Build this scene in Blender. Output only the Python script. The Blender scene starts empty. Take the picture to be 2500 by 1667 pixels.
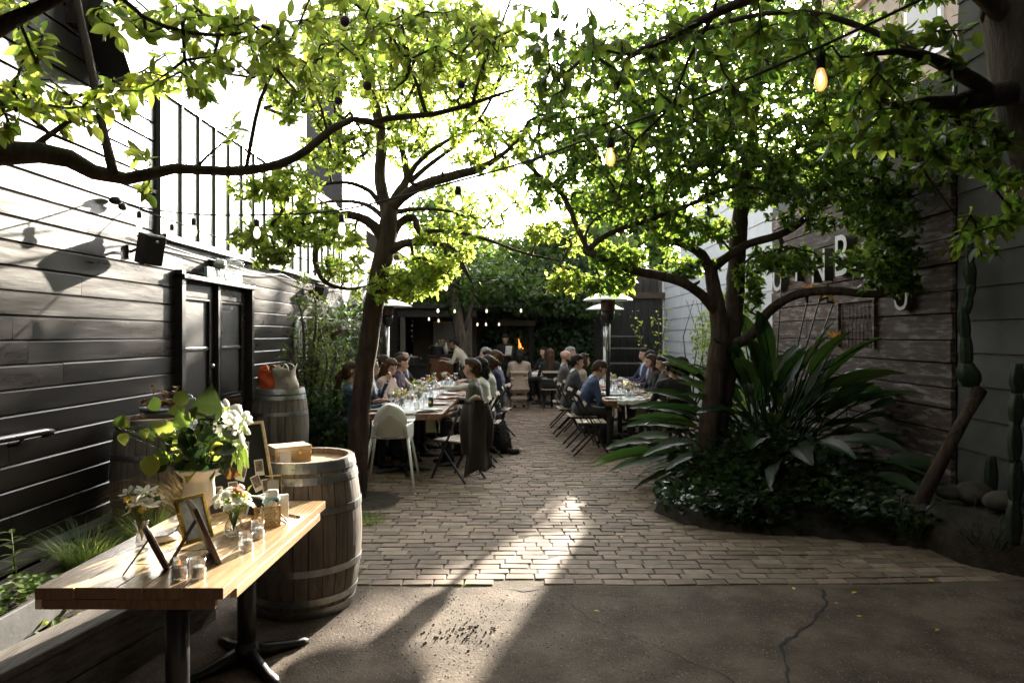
import bpy, bmesh, math, random
import numpy as np
from mathutils import Vector, Matrix, Euler

# ---------------------------------------------------------------- camera, sky, sun, exposure
SC = bpy.context.scene
COL = SC.collection
PI = math.pi
R = math.radians
FPX, VX, VY, HCAM = 1667.0, 1270.0, 818.0, 1.65      # focal length and vanishing point of the 2500 px wide photograph
cam_d = bpy.data.cameras.new('camera')
cam = bpy.data.objects.new('camera', cam_d)
COL.objects.link(cam)
cam.location = (0, 0, HCAM)
cam.rotation_euler = (R(90), 0, 0)
cam_d.sensor_width = 36.0
cam_d.lens = FPX / 2500 * 36
cam_d.shift_x = (1250 - VX) / 2500
cam_d.shift_y = (VY - 833.5) / 2500
cam_d.clip_start = 0.05
cam_d.clip_end = 600
cam_d.dof.use_dof = True
cam_d.dof.focus_distance = 4.2
cam_d.dof.aperture_fstop = 5.6
SC.camera = cam

SUN_AZ, SUN_EL = R(17.0), R(16.5)                     # azimuth from +y towards +x
SDIR = Vector((math.sin(SUN_AZ) * math.cos(SUN_EL), math.cos(SUN_AZ) * math.cos(SUN_EL), math.sin(SUN_EL)))
W = bpy.data.worlds.new('World')
SC.world = W
W.use_nodes = True
nt = W.node_tree
nt.nodes.clear()
sky = nt.nodes.new('ShaderNodeTexSky')
sky.sky_type = 'NISHITA'
sky.sun_disc = False
sky.sun_elevation = SUN_EL
sky.sun_rotation = SUN_AZ
sky.dust_density = 3.0
sky.air_density = 1.0
bg = nt.nodes.new('ShaderNodeBackground')
bg.inputs['Strength'].default_value = 0.12
wo = nt.nodes.new('ShaderNodeOutputWorld')
hz = nt.nodes.new('ShaderNodeHueSaturation')
hz.inputs['Saturation'].default_value = 0.06           # hazy, nearly white sky
nt.links.new(sky.outputs[0], hz.inputs['Color'])
nt.links.new(hz.outputs[0], bg.inputs[0])
nt.links.new(bg.outputs[0], wo.inputs[0])
sun_d = bpy.data.lights.new('sun', 'SUN')
sun_d.energy = 5.0
sun_d.angle = R(0.55)
sun_d.color = (1.0, 0.90, 0.75)
sun = bpy.data.objects.new('sun', sun_d)
COL.objects.link(sun)
sun.rotation_euler = (-SDIR).to_track_quat('-Z', 'Y').to_euler()
sun.location = (8, 26, 12)
SC.view_settings.view_transform = 'Standard'
SC.view_settings.look = 'None'
SC.view_settings.exposure = 2.65
SC.view_settings.gamma = 1.0
SC.view_settings.use_curve_mapping = False
SC.render.engine = 'CYCLES'
SC.cycles.use_denoising = True
SC.cycles.max_bounces = 8
SC.cycles.diffuse_bounces = 4
SC.cycles.transparent_max_bounces = 12
SC.cycles.caustics_reflective = False
SC.cycles.caustics_refractive = False
SC.cycles.sample_clamp_indirect = 6.0

# ---------------------------------------------------------------- helpers
rnd = random.Random(11)
K = 2500 / 2352                                       # display pixels -> photograph pixels

def at(X, Y, y):
    """World point seen at photograph pixel X, Y at depth y."""
    return Vector(((X - VX) / FPX * y, y, HCAM - (Y - VY) / FPX * y))

def dat(x, y, d):
    return at(x * K, y * K, d)

class MB:
    def __init__(self):
        self.v, self.f, self.m, self.s = [], [], [], []
    def add(self, vs, fs, mat=0, smooth=False):
        b = len(self.v)
        self.v.extend([tuple(p) for p in vs])
        for q in fs:
            self.f.append([b + i for i in q]); self.m.append(mat); self.s.append(smooth)
        return self
    def box(self, c, s, rot=None, mat=0):
        hx, hy, hz = s[0] / 2, s[1] / 2, s[2] / 2
        pts = [Vector((x, y, z)) for z in (-hz, hz) for y in (-hy, hy) for x in (-hx, hx)]
        if rot is not None:
            m = rot if isinstance(rot, Matrix) else Euler(rot).to_matrix()
            pts = [m @ p for p in pts]
        c = Vector(c)
        return self.add([p + c for p in pts], [(0, 2, 3, 1), (4, 5, 7, 6), (0, 1, 5, 4), (2, 6, 7, 3), (0, 4, 6, 2), (1, 3, 7, 5)], mat)
    def bar(self, a, b, w, t, up=(0, 0, 1), mat=0):
        """Rectangular bar from a to b, w wide (across), t thick (along up)."""
        a, b = Vector(a), Vector(b)
        d = (b - a); L = d.length; d.normalize()
        u = Vector(up); x = d.cross(u)
        if x.length < 1e-4: x = d.cross(Vector((1, 0, 0)))
        x.normalize(); u = x.cross(d).normalized()
        m = Matrix((x, d, u)).transposed()
        return self.box((a + b) / 2, (w, L, t), m, mat)
    def tube(self, pts, rad, n=8, mat=0, caps=True, jit=0.0, rg=None, smooth=True):
        pts = [Vector(p) for p in pts]
        if not isinstance(rad, (list, tuple)): rad = [rad] * len(pts)
        vs, fs = [], []
        t0 = (pts[1] - pts[0]).normalized()
        ref = Vector((0, 0, 1)) if abs(t0.z) < .9 else Vector((1, 0, 0))
        u = t0.cross(ref).normalized()
        for i, p in enumerate(pts):
            t = (pts[min(i + 1, len(pts) - 1)] - pts[max(i - 1, 0)])
            if t.length < 1e-9: t = t0
            t.normalize()
            u = (u - t * u.dot(t))
            if u.length < 1e-6: u = t.cross(Vector((.3, .5, .8)))
            u.normalize(); w = t.cross(u)
            for k in range(n):
                a = 2 * PI * k / n
                rr = rad[i] * (1 + (rg.uniform(-jit, jit) if jit else 0))
                vs.append(p + (u * math.cos(a) + w * math.sin(a)) * rr)
        for i in range(len(pts) - 1):
            for k in range(n):
                a, b = i * n + k, i * n + (k + 1) % n
                fs.append((a, b, b + n, a + n))
        if caps:
            fs.append(tuple(range(n - 1, -1, -1))); fs.append(tuple(range((len(pts) - 1) * n, len(pts) * n)))
        return self.add(vs, fs, mat, smooth)
    def lathe(self, prof, n=24, c=(0, 0, 0), mat=0, smooth=True, close=False):
        c = Vector(c); vs, fs = [], []
        for r, z in prof:
            for k in range(n):
                a = 2 * PI * k / n
                vs.append(c + Vector((r * math.cos(a), r * math.sin(a), z)))
        for i in range(len(prof) - 1):
            for k in range(n):
                a, b = i * n + k, i * n + (k + 1) % n
                fs.append((a, b, b + n, a + n))
        if close:
            fs.append(tuple(range(n - 1, -1, -1))); fs.append(tuple(range((len(prof) - 1) * n, len(prof) * n)))
        return self.add(vs, fs, mat, smooth)
    def ball(self, c, r, n=10, m=7, mat=0, rot=None):
        if not isinstance(r, (tuple, list)): r = (r, r, r)
        c = Vector(c); vs, fs = [], []
        for i in range(m + 1):
            th = PI * i / m
            for k in range(n):
                a = 2 * PI * k / n
                p = Vector((r[0] * math.sin(th) * math.cos(a), r[1] * math.sin(th) * math.sin(a), -r[2] * math.cos(th)))
                if rot is not None: p = rot @ p
                vs.append(c + p)
        for i in range(m):
            for k in range(n):
                a, b = i * n + k, i * n + (k + 1) % n
                fs.append((a, b, b + n, a + n))
        return self.add(vs, fs, mat, True)
    def grid(self, fn, nu, nv, mat=0, smooth=True):
        """fn(u, v) -> point; open sheet."""
        vs = [fn(i / nu, j / nv) for j in range(nv + 1) for i in range(nu + 1)]
        fs = [(j * (nu + 1) + i, j * (nu + 1) + i + 1, (j + 1) * (nu + 1) + i + 1, (j + 1) * (nu + 1) + i) for j in range(nv) for i in range(nu)]
        return self.add(vs, fs, mat, smooth)
    def prism(self, poly, z0, z1, mat=0):
        n = len(poly)
        vs = [(x, y, z0) for x, y in poly] + [(x, y, z1) for x, y in poly]
        fs = [tuple(range(n - 1, -1, -1)), tuple(range(n, 2 * n))] + [(i, (i + 1) % n, n + (i + 1) % n, n + i) for i in range(n)]
        return self.add(vs, fs, mat)
    def move(self, M4):
        self.v = [tuple(M4 @ Vector(p)) for p in self.v]
        return self
    def shift(self, o):
        ox, oy, oz = o
        self.v = [(x - ox, y - oy, z - oz) for x, y, z in self.v]
        return self
    def mesh(self, name, mats):
        me = bpy.data.meshes.new(name)
        me.from_pydata(self.v, [], self.f)
        for m in (mats if isinstance(mats, (list, tuple)) else [mats]): me.materials.append(m)
        if len(self.f):
            me.polygons.foreach_set('material_index', self.m)
            me.polygons.foreach_set('use_smooth', self.s)
        me.update()
        return me

def obj(name, mb, mats, parent=None, world=False, bevel=0, solid=0, mat4=None):
    """Link a mesh object; world=True: vertices are in world space, the parent is an unrotated Empty."""
    if isinstance(mb, MB):
        if world and parent is not None: mb.shift(parent.location)
        me = mb.mesh(name, mats)
    else:
        me = mb
    o = bpy.data.objects.new(name, me)
    COL.objects.link(o)
    if parent is not None: o.parent = parent
    if mat4 is not None: o.matrix_basis = mat4
    if solid:
        s = o.modifiers.new('solid', 'SOLIDIFY'); s.thickness = solid; s.offset = 0
    if bevel:
        b = o.modifiers.new('bevel', 'BEVEL'); b.width = bevel; b.segments = 2; b.limit_method = 'ANGLE'; b.angle_limit = R(40)
    return o

def thing(name, label, cat, loc=(0, 0, 0), rz=0, group=None):
    o = bpy.data.objects.new(name, None); COL.objects.link(o)
    o.empty_display_size = .1
    o.location = loc; o.rotation_euler = (0, 0, rz)
    o['label'] = label; o['category'] = cat
    if group: o['group'] = group
    return o

def tag(o, label=None, cat=None, group=None, kind=None):
    if label: o['label'] = label
    if cat: o['category'] = cat
    if group: o['group'] = group
    if kind: o['kind'] = kind
    return o

def dup(root, loc, rz=0, label=None, group=None, scale=None):
    r = root.copy(); COL.objects.link(r); r.location = loc; r.rotation_euler = (0, 0, rz)
    if label: r['label'] = label
    if group: r['group'] = group
    if scale: r.scale = (scale,) * 3
    for ch in list(root.children):
        c = ch.copy(); COL.objects.link(c); c.parent = r
        for g in list(ch.children):
            d = g.copy(); COL.objects.link(d); d.parent = c
    return r

def sample(pts, step):
    """Catmull-Rom resample of a polyline of (Vector, radius)."""
    out = []
    n = len(pts)
    for i in range(n - 1):
        p0, p1, p2, p3 = pts[max(i - 1, 0)], pts[i], pts[i + 1], pts[min(i + 2, n - 1)]
        k = max(1, int((p2[0] - p1[0]).length / step))
        for j in range(k):
            t = j / k; t2, t3 = t * t, t * t * t
            P = ((p1[0] * 2) + (p2[0] - p0[0]) * t + (p0[0] * 2 - p1[0] * 5 + p2[0] * 4 - p3[0]) * t2 + (p1[0] * 3 - p0[0] - p2[0] * 3 + p3[0]) * t3) * .5
            out.append((P, p1[1] + (p2[1] - p1[1]) * t))
    out.append(pts[-1])
    return out

# ---------------------------------------------------------------- materials
def _nodes(name):
    m = bpy.data.materials.new(name); m.use_nodes = True
    t = m.node_tree; b = t.nodes['Principled BSDF']
    return m, t, b

def mat(name, c1, c2=None, rough=.6, metal=0.0, scale=6, stretch=(1, 1, 1), lo=.35, hi=.65, bump=0.0, bscale=30, spec=.5, rvar=0.0,
        rand=0.0, hue=0.0, island=False, c3=None, c3lo=.62, c3hi=.7, c3scale=3, c3stretch=(1, 1, 1), trans=0.0, coat=0.0, detail=6, bdist=.01, emit=None, estr=0.0, sheen=0.0):
    m, t, b = _nodes(name)
    N, L = t.nodes, t.links
    tc = N.new('ShaderNodeTexCoord')
    def noise(sc, st, det=6):
        mp = N.new('ShaderNodeMapping'); mp.inputs['Scale'].default_value = st
        L.new(tc.outputs['Object'], mp.inputs[0])
        oi = N.new('ShaderNodeObjectInfo')
        ad = N.new('ShaderNodeVectorMath'); ad.operation = 'ADD'
        ml = N.new('ShaderNodeVectorMath'); ml.operation = 'SCALE'; ml.inputs['Scale'].default_value = 37.0
        cx = N.new('ShaderNodeCombineXYZ')
        L.new(oi.outputs['Random'], cx.inputs[0]); L.new(oi.outputs['Random'], cx.inputs[1])
        L.new(cx.outputs[0], ml.inputs[0]); L.new(mp.outputs[0], ad.inputs[0]); L.new(ml.outputs[0], ad.inputs[1])
        nz = N.new('ShaderNodeTexNoise'); nz.inputs['Scale'].default_value = sc; nz.inputs['Detail'].default_value = det
        nz.inputs['Roughness'].default_value = .62
        L.new(ad.outputs[0], nz.inputs['Vector'])
        return nz
    def ramp(src, a, bb, pa, pb):
        r = N.new('ShaderNodeValToRGB')
        r.color_ramp.elements[0].position = pa; r.color_ramp.elements[1].position = pb
        r.color_ramp.elements[0].color = (*a, 1); r.color_ramp.elements[1].color = (*bb, 1)
        L.new(src, r.inputs[0]); return r
    c2 = c2 or c1
    nz = noise(scale, stretch, detail)
    out = ramp(nz.outputs['Fac'], c1, c2, lo, hi).outputs[0]
    if c3 is not None:
        n3 = noise(c3scale, c3stretch)
        r3 = ramp(n3.outputs['Fac'], (0, 0, 0), (1, 1, 1), c3lo, c3hi)
        mx = N.new('ShaderNodeMix'); mx.data_type = 'RGBA'
        L.new(r3.outputs[0], mx.inputs['Factor']); L.new(out, mx.inputs[6]); mx.inputs[7].default_value = (*c3, 1)
        out = mx.outputs[2]
    if rand or hue:
        hs = N.new('ShaderNodeHueSaturation')
        if island:
            src = N.new('ShaderNodeNewGeometry').outputs['Random Per Island']
        else:
            src = N.new('ShaderNodeObjectInfo').outputs['Random']
        mr = N.new('ShaderNodeMapRange'); mr.inputs[3].default_value = 1 - rand; mr.inputs[4].default_value = 1 + rand
        L.new(src, mr.inputs[0]); L.new(mr.outputs[0], hs.inputs['Value'])
        if hue:
            m1 = N.new('ShaderNodeMath'); m1.operation = 'MULTIPLY'; m1.inputs[1].default_value = 7.31
            m2 = N.new('ShaderNodeMath'); m2.operation = 'FRACT'
            mh = N.new('ShaderNodeMapRange'); mh.inputs[3].default_value = .5 - hue; mh.inputs[4].default_value = .5 + hue
            L.new(src, m1.inputs[0]); L.new(m1.outputs[0], m2.inputs[0]); L.new(m2.outputs[0], mh.inputs[0]); L.new(mh.outputs[0], hs.inputs['Hue'])
        L.new(out, hs.inputs['Color']); out = hs.outputs[0]
    L.new(out, b.inputs['Base Color'])
    b.inputs['Roughness'].default_value = rough
    if rvar:
        mr = N.new('ShaderNodeMapRange'); mr.inputs[3].default_value = max(.05, rough - rvar); mr.inputs[4].default_value = min(1, rough + rvar)
        mr.inputs[1].default_value = .3; mr.inputs[2].default_value = .7
        n4 = noise(scale * 1.7, stretch)
        L.new(n4.outputs['Fac'], mr.inputs[0]); L.new(mr.outputs[0], b.inputs['Roughness'])
    b.inputs['Metallic'].default_value = metal
    b.inputs['Specular IOR Level'].default_value = spec
    if trans: b.inputs['Transmission Weight'].default_value = trans
    if coat: b.inputs['Coat Weight'].default_value = coat; b.inputs['Coat Roughness'].default_value = .15
    if sheen: b.inputs['Sheen Weight'].default_value = sheen
    if bump:
        nb = noise(bscale, stretch, 8)
        bp = N.new('ShaderNodeBump'); bp.inputs['Strength'].default_value = bump; bp.inputs['Distance'].default_value = bdist
        L.new(nb.outputs['Fac'], bp.inputs['Height']); L.new(bp.outputs[0], b.inputs['Normal'])
    if emit is not None:
        b.inputs['Emission Color'].default_value = (*emit, 1); b.inputs['Emission Strength'].default_value = estr
    return m

def leafmat(name, c1, c2, tr, mixf=.45, rough=.35, spec=.5, island=True, hue=.03, rand=.42):
    """Leaf: glossy diffuse front plus light passing through."""
    m, t, b = _nodes(name)
    N, L = t.nodes, t.links
    tc = N.new('ShaderNodeTexCoord')
    nz = N.new('ShaderNodeTexNoise'); nz.inputs['Scale'].default_value = 1.3; nz.inputs['Detail'].default_value = 3
    L.new(tc.outputs['Object'], nz.inputs['Vector'])
    rp = N.new('ShaderNodeValToRGB'); rp.color_ramp.elements[0].position = .35; rp.color_ramp.elements[1].position = .65
    rp.color_ramp.elements[0].color = (*c1, 1); rp.color_ramp.elements[1].color = (*c2, 1)
    L.new(nz.outputs['Fac'], rp.inputs[0])
    g = N.new('ShaderNodeNewGeometry').outputs['Random Per Island']
    oi = N.new('ShaderNodeObjectInfo').outputs['Random']
    ad = N.new('ShaderNodeMath'); ad.operation = 'ADD'; L.new(g, ad.inputs[0]); L.new(oi, ad.inputs[1])
    fr = N.new('ShaderNodeMath'); fr.operation = 'FRACT'; L.new(ad.outputs[0], fr.inputs[0])
    hs = N.new('ShaderNodeHueSaturation')
    mv = N.new('ShaderNodeMapRange'); mv.inputs[3].default_value = 1 - rand; mv.inputs[4].default_value = 1 + rand
    L.new(fr.outputs[0], mv.inputs[0]); L.new(mv.outputs[0], hs.inputs['Value'])
    m1 = N.new('ShaderNodeMath'); m1.operation = 'MULTIPLY'; m1.inputs[1].default_value = 9.7; L.new(fr.outputs[0], m1.inputs[0])
    m2 = N.new('ShaderNodeMath'); m2.operation = 'FRACT'; L.new(m1.outputs[0], m2.inputs[0])
    mh = N.new('ShaderNodeMapRange'); mh.inputs[3].default_value = .5 - hue; mh.inputs[4].default_value = .5 + hue
    L.new(m2.outputs[0], mh.inputs[0]); L.new(mh.outputs[0], hs.inputs['Hue'])
    L.new(rp.outputs[0], hs.inputs['Color'])
    L.new(hs.outputs[0], b.inputs['Base Color'])
    b.inputs['Roughness'].default_value = rough; b.inputs['Specular IOR Level'].default_value = spec
    h2 = N.new('ShaderNodeHueSaturation'); h2.inputs['Color'].default_value = (*tr, 1)
    L.new(mv.outputs[0], h2.inputs['Value']); L.new(mh.outputs[0], h2.inputs['Hue'])
    tl = N.new('ShaderNodeBsdfTranslucent'); L.new(h2.outputs[0], tl.inputs['Color'])
    ms = N.new('ShaderNodeMixShader'); ms.inputs[0].default_value = mixf
    L.new(b.outputs[0], ms.inputs[1]); L.new(tl.outputs[0], ms.inputs[2])
    L.new(ms.outputs[0], t.nodes['Material Output'].inputs[0])
    return m

def glass(name, tint=(1, 1, 1), rough=.02):
    """Thin drinking glass: light passes, rim and sheen show."""
    m, t, b = _nodes(name)
    N, L = t.nodes, t.links
    tr = N.new('ShaderNodeBsdfTransparent'); tr.inputs[0].default_value = (*tint, 1)
    gl = N.new('ShaderNodeBsdfGlossy'); gl.inputs['Roughness'].default_value = rough
    lw = N.new('ShaderNodeLayerWeight'); lw.inputs[0].default_value = .35
    mr = N.new('ShaderNodeMapRange'); mr.inputs[3].default_value = .1; mr.inputs[4].default_value = .8
    L.new(lw.outputs['Facing'], mr.inputs[0])
    ms = N.new('ShaderNodeMixShader'); L.new(mr.outputs[0], ms.inputs[0]); L.new(tr.outputs[0], ms.inputs[1]); L.new(gl.outputs[0], ms.inputs[2])
    L.new(ms.outputs[0], t.nodes['Material Output'].inputs[0])
    return m

MT = {}
MT['blackboard'] = mat('black_painted_board', (.012, .0095, .008), (.028, .021, .017), rough=.33, rvar=.09, spec=.42, scale=5, stretch=(1, .12, 1), bump=.35, bscale=26, bdist=.004,
                       rand=.25, c3=(.15, .13, .11), c3lo=.66, c3hi=.74, c3scale=22, c3stretch=(1, .3, 1))
MT['blackwood'] = mat('black_painted_trim', (.012, .011, .01), (.022, .02, .018), rough=.38, scale=9, bump=.2)
MT['palepanel'] = mat('pale_ribbed_panel', (.46, .52, .50), (.56, .62, .6), rough=.3, scale=3, stretch=(1, 1, .2), rand=.12)
MT['battens'] = mat('dark_batten', (.07, .075, .07), (.11, .115, .105), rough=.5)
MT['doorglass'] = mat('grey_reflection_glass', (.30, .30, .29), (.38, .38, .365), rough=.38, scale=40, bump=.1, spec=.5)  # flat grey base carries the light reflected by the panes
MT['steel'] = mat('brushed_steel', (.55, .55, .53), (.68, .68, .66), rough=.3, metal=1, scale=10, stretch=(1, 1, .1))
MT['galv'] = mat('galvanised_hoop', (.30, .31, .31), (.42, .43, .42), rough=.42, metal=.9, scale=14, rvar=.12, c3=(.18, .12, .08), c3lo=.6, c3hi=.75, c3scale=9)
MT['black_metal'] = mat('black_metal', (.012, .012, .012), (.02, .02, .019), rough=.42, scale=20, bump=.1, bscale=60)
MT['plastic_black'] = mat('black_plastic', (.014, .014, .014), (.02, .02, .02), rough=.5)
MT['concrete'] = mat('worn_concrete', (.066, .048, .034), (.15, .116, .086), rough=.9, lo=.4, hi=.62, scale=2.6, bump=.9, bscale=75, bdist=.006, c3=(.30, .26, .21), c3lo=.60, c3hi=.66, c3scale=70, spec=.25)
MT['brick'] = mat('paving_brick', (.165, .12, .086), (.245, .182, .135), rough=.8, scale=9, bump=.5, bscale=45, bdist=.004, rand=.32, hue=.012, island=True, c3=(.34, .31, .28), c3lo=.64, c3hi=.78, c3scale=5, spec=.35)
MT['brickobj'] = mat('paving_brick_near', (.165, .12, .086), (.245, .182, .135), rough=.8, scale=9, bump=.5, bscale=45, bdist=.004, rand=.32, hue=.012, c3=(.34, .31, .28), c3lo=.64, c3hi=.78, c3scale=5, spec=.35)
MT['joint'] = mat('mossy_joint', (.095, .075, .053), (.135, .108, .078), rough=1, scale=6, bump=.8, bscale=60, c3=(.055, .085, .02), c3lo=.56, c3hi=.66, c3scale=4)
MT['soil'] = mat('dark_soil', (.03, .022, .015), (.06, .045, .032), rough=1, scale=18, bump=1, bscale=60, bdist=.02)
MT['oldwood'] = mat('weathered_timber', (.10, .085, .07), (.21, .185, .16), rough=.85, scale=7, stretch=(6, .5, 6), bump=.8, bscale=22, bdist=.008, rand=.15)
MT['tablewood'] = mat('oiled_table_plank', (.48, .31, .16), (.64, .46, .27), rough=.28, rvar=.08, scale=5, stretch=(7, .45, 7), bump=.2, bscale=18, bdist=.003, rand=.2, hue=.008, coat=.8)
MT['tableshade'] = mat('shaded_plank_end', (.17, .085, .042), (.26, .14, .075), rough=.5, scale=14, stretch=(6, 1, 1), bump=.3, bscale=30, rand=.2)  # darker plank copy: the shade of ends and near apron is in its colour
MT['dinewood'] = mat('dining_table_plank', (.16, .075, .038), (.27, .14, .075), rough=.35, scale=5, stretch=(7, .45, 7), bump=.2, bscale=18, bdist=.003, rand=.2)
MT['slat'] = mat('chair_slat_wood', (.34, .27, .2), (.46, .38, .30), rough=.55, scale=8, stretch=(.6, 6, 6), rand=.15)
MT['oak'] = mat('grey_oak_stave', (.125, .103, .082), (.23, .195, .16), rough=.72, scale=6, stretch=(5, 5, .5), bump=.6, bscale=20, bdist=.005, rand=.12, c3=(.075, .058, .046), c3lo=.58, c3hi=.72, c3scale=3, c3stretch=(3, 3, .5))
MT['oakhead'] = mat('barrel_head_wood', (.28, .17, .08), (.42, .28, .15), rough=.7, scale=6, stretch=(5, .5, 5), bump=.5, bscale=20)
MT['bark'] = mat('dark_bark', (.055, .043, .034), (.125, .10, .08), rough=.9, scale=9, stretch=(1.6, 1.6, .35), bump=1, bscale=16, bdist=.02, c3=(.13, .115, .10), c3lo=.6, c3hi=.75, c3scale=7, spec=.25)
MT['bark2'] = mat('brown_bark', (.04, .027, .019), (.095, .067, .047), rough=.9, scale=9, stretch=(2.2, 2.2, .3), bump=1, bscale=18, bdist=.022, c3=(.035, .026, .02), c3lo=.5, c3hi=.7, c3scale=6, spec=.25)
MT['twig'] = mat('twig_bark', (.03, .022, .017), (.07, .052, .04), rough=.8, scale=20)
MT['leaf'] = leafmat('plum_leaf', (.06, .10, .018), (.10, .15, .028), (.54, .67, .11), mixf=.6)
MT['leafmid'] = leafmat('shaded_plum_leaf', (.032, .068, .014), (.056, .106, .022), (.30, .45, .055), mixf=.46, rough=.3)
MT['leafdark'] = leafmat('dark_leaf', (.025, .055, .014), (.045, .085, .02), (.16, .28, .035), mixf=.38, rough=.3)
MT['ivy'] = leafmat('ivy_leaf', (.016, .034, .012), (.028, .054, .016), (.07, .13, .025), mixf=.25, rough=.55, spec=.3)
MT['cover'] = leafmat('groundcover_leaf', (.022, .045, .02), (.04, .07, .025), (.06, .12, .03), mixf=.2, rough=.22)
MT['strel'] = leafmat('strelitzia_leaf', (.014, .034, .011), (.026, .054, .016), (.075, .16, .025), mixf=.2, rough=.42, spec=.3)
MT['needle'] = leafmat('juniper_needle', (.05, .085, .022), (.10, .135, .03), (.22, .28, .05), mixf=.3, rough=.5)
MT['grass'] = leafmat('grass_blade', (.07, .13, .025), (.13, .19, .045), (.36, .46, .09), mixf=.4, rough=.5)
MT['drygrass'] = leafmat('dry_grass', (.32, .21, .09), (.45, .31, .14), (.55, .38, .15), mixf=.4, rough=.6)
MT['fern'] = leafmat('spider_plant', (.08, .12, .04), (.14, .19, .07), (.3, .36, .12), mixf=.35, rough=.5)
MT['bouquetleaf'] = leafmat('bouquet_leaf', (.075, .12, .022), (.12, .17, .035), (.36, .45, .075), mixf=.45, rough=.4)
MT['bouquetdark'] = leafmat('bouquet_dark_leaf', (.018, .042, .014), (.03, .058, .02), (.07, .13, .03), mixf=.12, rough=.3)
MT['succ'] = leafmat('succulent_leaf', (.28, .13, .08), (.34, .24, .10), (.45, .28, .12), mixf=.25, rough=.5, hue=.06)
MT['petal'] = leafmat('white_petal', (.72, .72, .62), (.82, .82, .76), (.75, .75, .62), mixf=.4, rough=.6, hue=.0, rand=.08)
MT['petalgreen'] = leafmat('green_white_petal', (.42, .55, .2), (.6, .68, .36), (.6, .7, .25), mixf=.4, rough=.6, hue=.01, rand=.15)
MT['orange'] = leafmat('orange_petal', (.7, .16, .02), (.8, .3, .04), (.8, .3, .05), mixf=.3, rough=.6, hue=.01)
MT['yellow'] = leafmat('yellow_petal', (.75, .5, .04), (.8, .6, .12), (.8, .6, .1), mixf=.3, rough=.6, hue=.01)
MT['pink'] = leafmat('pink_petal', (.6, .28, .2), (.7, .42, .34), (.7, .4, .3), mixf=.3, rough=.6, hue=.01)
MT['strelflower'] = leafmat('strelitzia_flower', (.6, .24, .02), (.72, .34, .03), (.7, .36, .04), mixf=.3, rough=.5, hue=.01)
MT['plum'] = mat('green_plum', (.2, .26, .06), (.3, .3, .09), rough=.45, scale=14, hue=.025, rand=.2)
MT['ceramic'] = mat('white_ceramic', (.78, .76, .72), (.82, .80, .77), rough=.18, scale=4)
MT['white'] = mat('white_plastic', (.78, .76, .71), (.8, .79, .75), rough=.35)
MT['cream'] = mat('cream_seat_pad', (.72, .58, .34), (.76, .62, .38), rough=.5)
MT['whitemetal'] = mat('white_enamel', (.78, .78, .77), (.82, .82, .8), rough=.3)
MT['wax'] = mat('candle_wax', (.82, .8, .76), (.85, .83, .8), rough=.5)
MT['glass'] = glass('clear_glass', (.97, .98, .98))
MT['gold'] = mat('brass_frame', (.55, .36, .09), (.68, .48, .16), rough=.25, metal=1, scale=15)
MT['photo'] = mat('faded_print', (.32, .36, .38), (.55, .58, .58), rough=.2, scale=22)
MT['snap'] = mat('snapshot_print', (.03, .03, .035), (.4, .3, .26), rough=.3, scale=38, rand=.3)
MT['browncard'] = mat('brown_frame_wood', (.06, .025, .018), (.1, .045, .03), rough=.4, scale=30)
MT['wicker'] = mat('cane_weave', (.42, .24, .09), (.6, .39, .18), rough=.5, scale=60)
MT['palewood'] = mat('pale_plywood', (.6, .44, .25), (.7, .54, .34), rough=.5, scale=6, stretch=(1, 6, 6))
MT['mint'] = mat('mint_plastic', (.36, .58, .54), (.4, .62, .58), rough=.3)
MT['paper'] = mat('paper_card', (.74, .71, .66), (.78, .76, .72), rough=.8)
MT['cardgrey'] = mat('invitation_card', (.5, .46, .4), (.55, .51, .45), rough=.7)
MT['ink'] = mat('ink', (.02, .02, .02), rough=.6)
MT['greywall'] = mat('grey_fibre_siding', (.062, .06, .057), (.088, .085, .081), rough=.75, scale=4, bump=.15, bscale=90, rand=.08)
MT['palewall'] = mat('pale_blue_siding', (.52, .55, .58), (.6, .63, .66), rough=.6, scale=4, bump=.15, bscale=90, rand=.06)
MT['plank'] = mat('whitewashed_plank', (.045, .028, .021), (.10, .066, .05), rough=.8, scale=4, stretch=(4, .5, 5), bump=.7, bscale=18, bdist=.008, rand=.3, c3=(.25, .21, .185), c3lo=.5, c3hi=.64, c3scale=4, c3stretch=(3.5, .9, 5))
MT['letter'] = mat('old_white_letter_face', (.5, .5, .48), (.66, .66, .64), rough=.5, scale=5, c3=(.3, .16, .09), c3lo=.68, c3hi=.78, c3scale=6)
MT['letterside'] = mat('letter_side_metal', (.07, .07, .065), (.12, .115, .105), rough=.6)
MT['beige'] = mat('beige_render', (.42, .36, .29), (.48, .42, .35), rough=.85, scale=3, bump=.2)
MT['cactus'] = mat('cactus_skin', (.012, .024, .012), (.025, .042, .02), rough=.5, scale=12, bump=.3)
MT['stone'] = mat('rock', (.05, .042, .034), (.10, .084, .068), rough=.85, scale=5, bump=.8, bscale=14, bdist=.02)
MT['teal'] = mat('teal_sign', (.30, .44, .42), (.36, .5, .48), rough=.3)
MT['bulb'] = mat('bulb_glass_lit', (.9, .7, .4), rough=.2, emit=(1.0, .55, .18), estr=2.2)
MT['bulbwhite'] = mat('bulb_frosted_lit', (.9, .88, .82), rough=.25, emit=(1, .82, .55), estr=.3)
MT['filament'] = mat('filament', (1, .7, .3), emit=(1.0, .72, .35), estr=14)
MT['amberglass'] = mat('amber_bulb_glow', (.9, .6, .3), rough=.15, emit=(1.0, .5, .16), estr=.16, trans=.55)
MT['flame'] = mat('flame', (1, .4, .1), emit=(1.0, .2, .03), estr=.8)
MT['cable'] = mat('black_cable', (.012, .012, .012), rough=.6)
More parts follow.
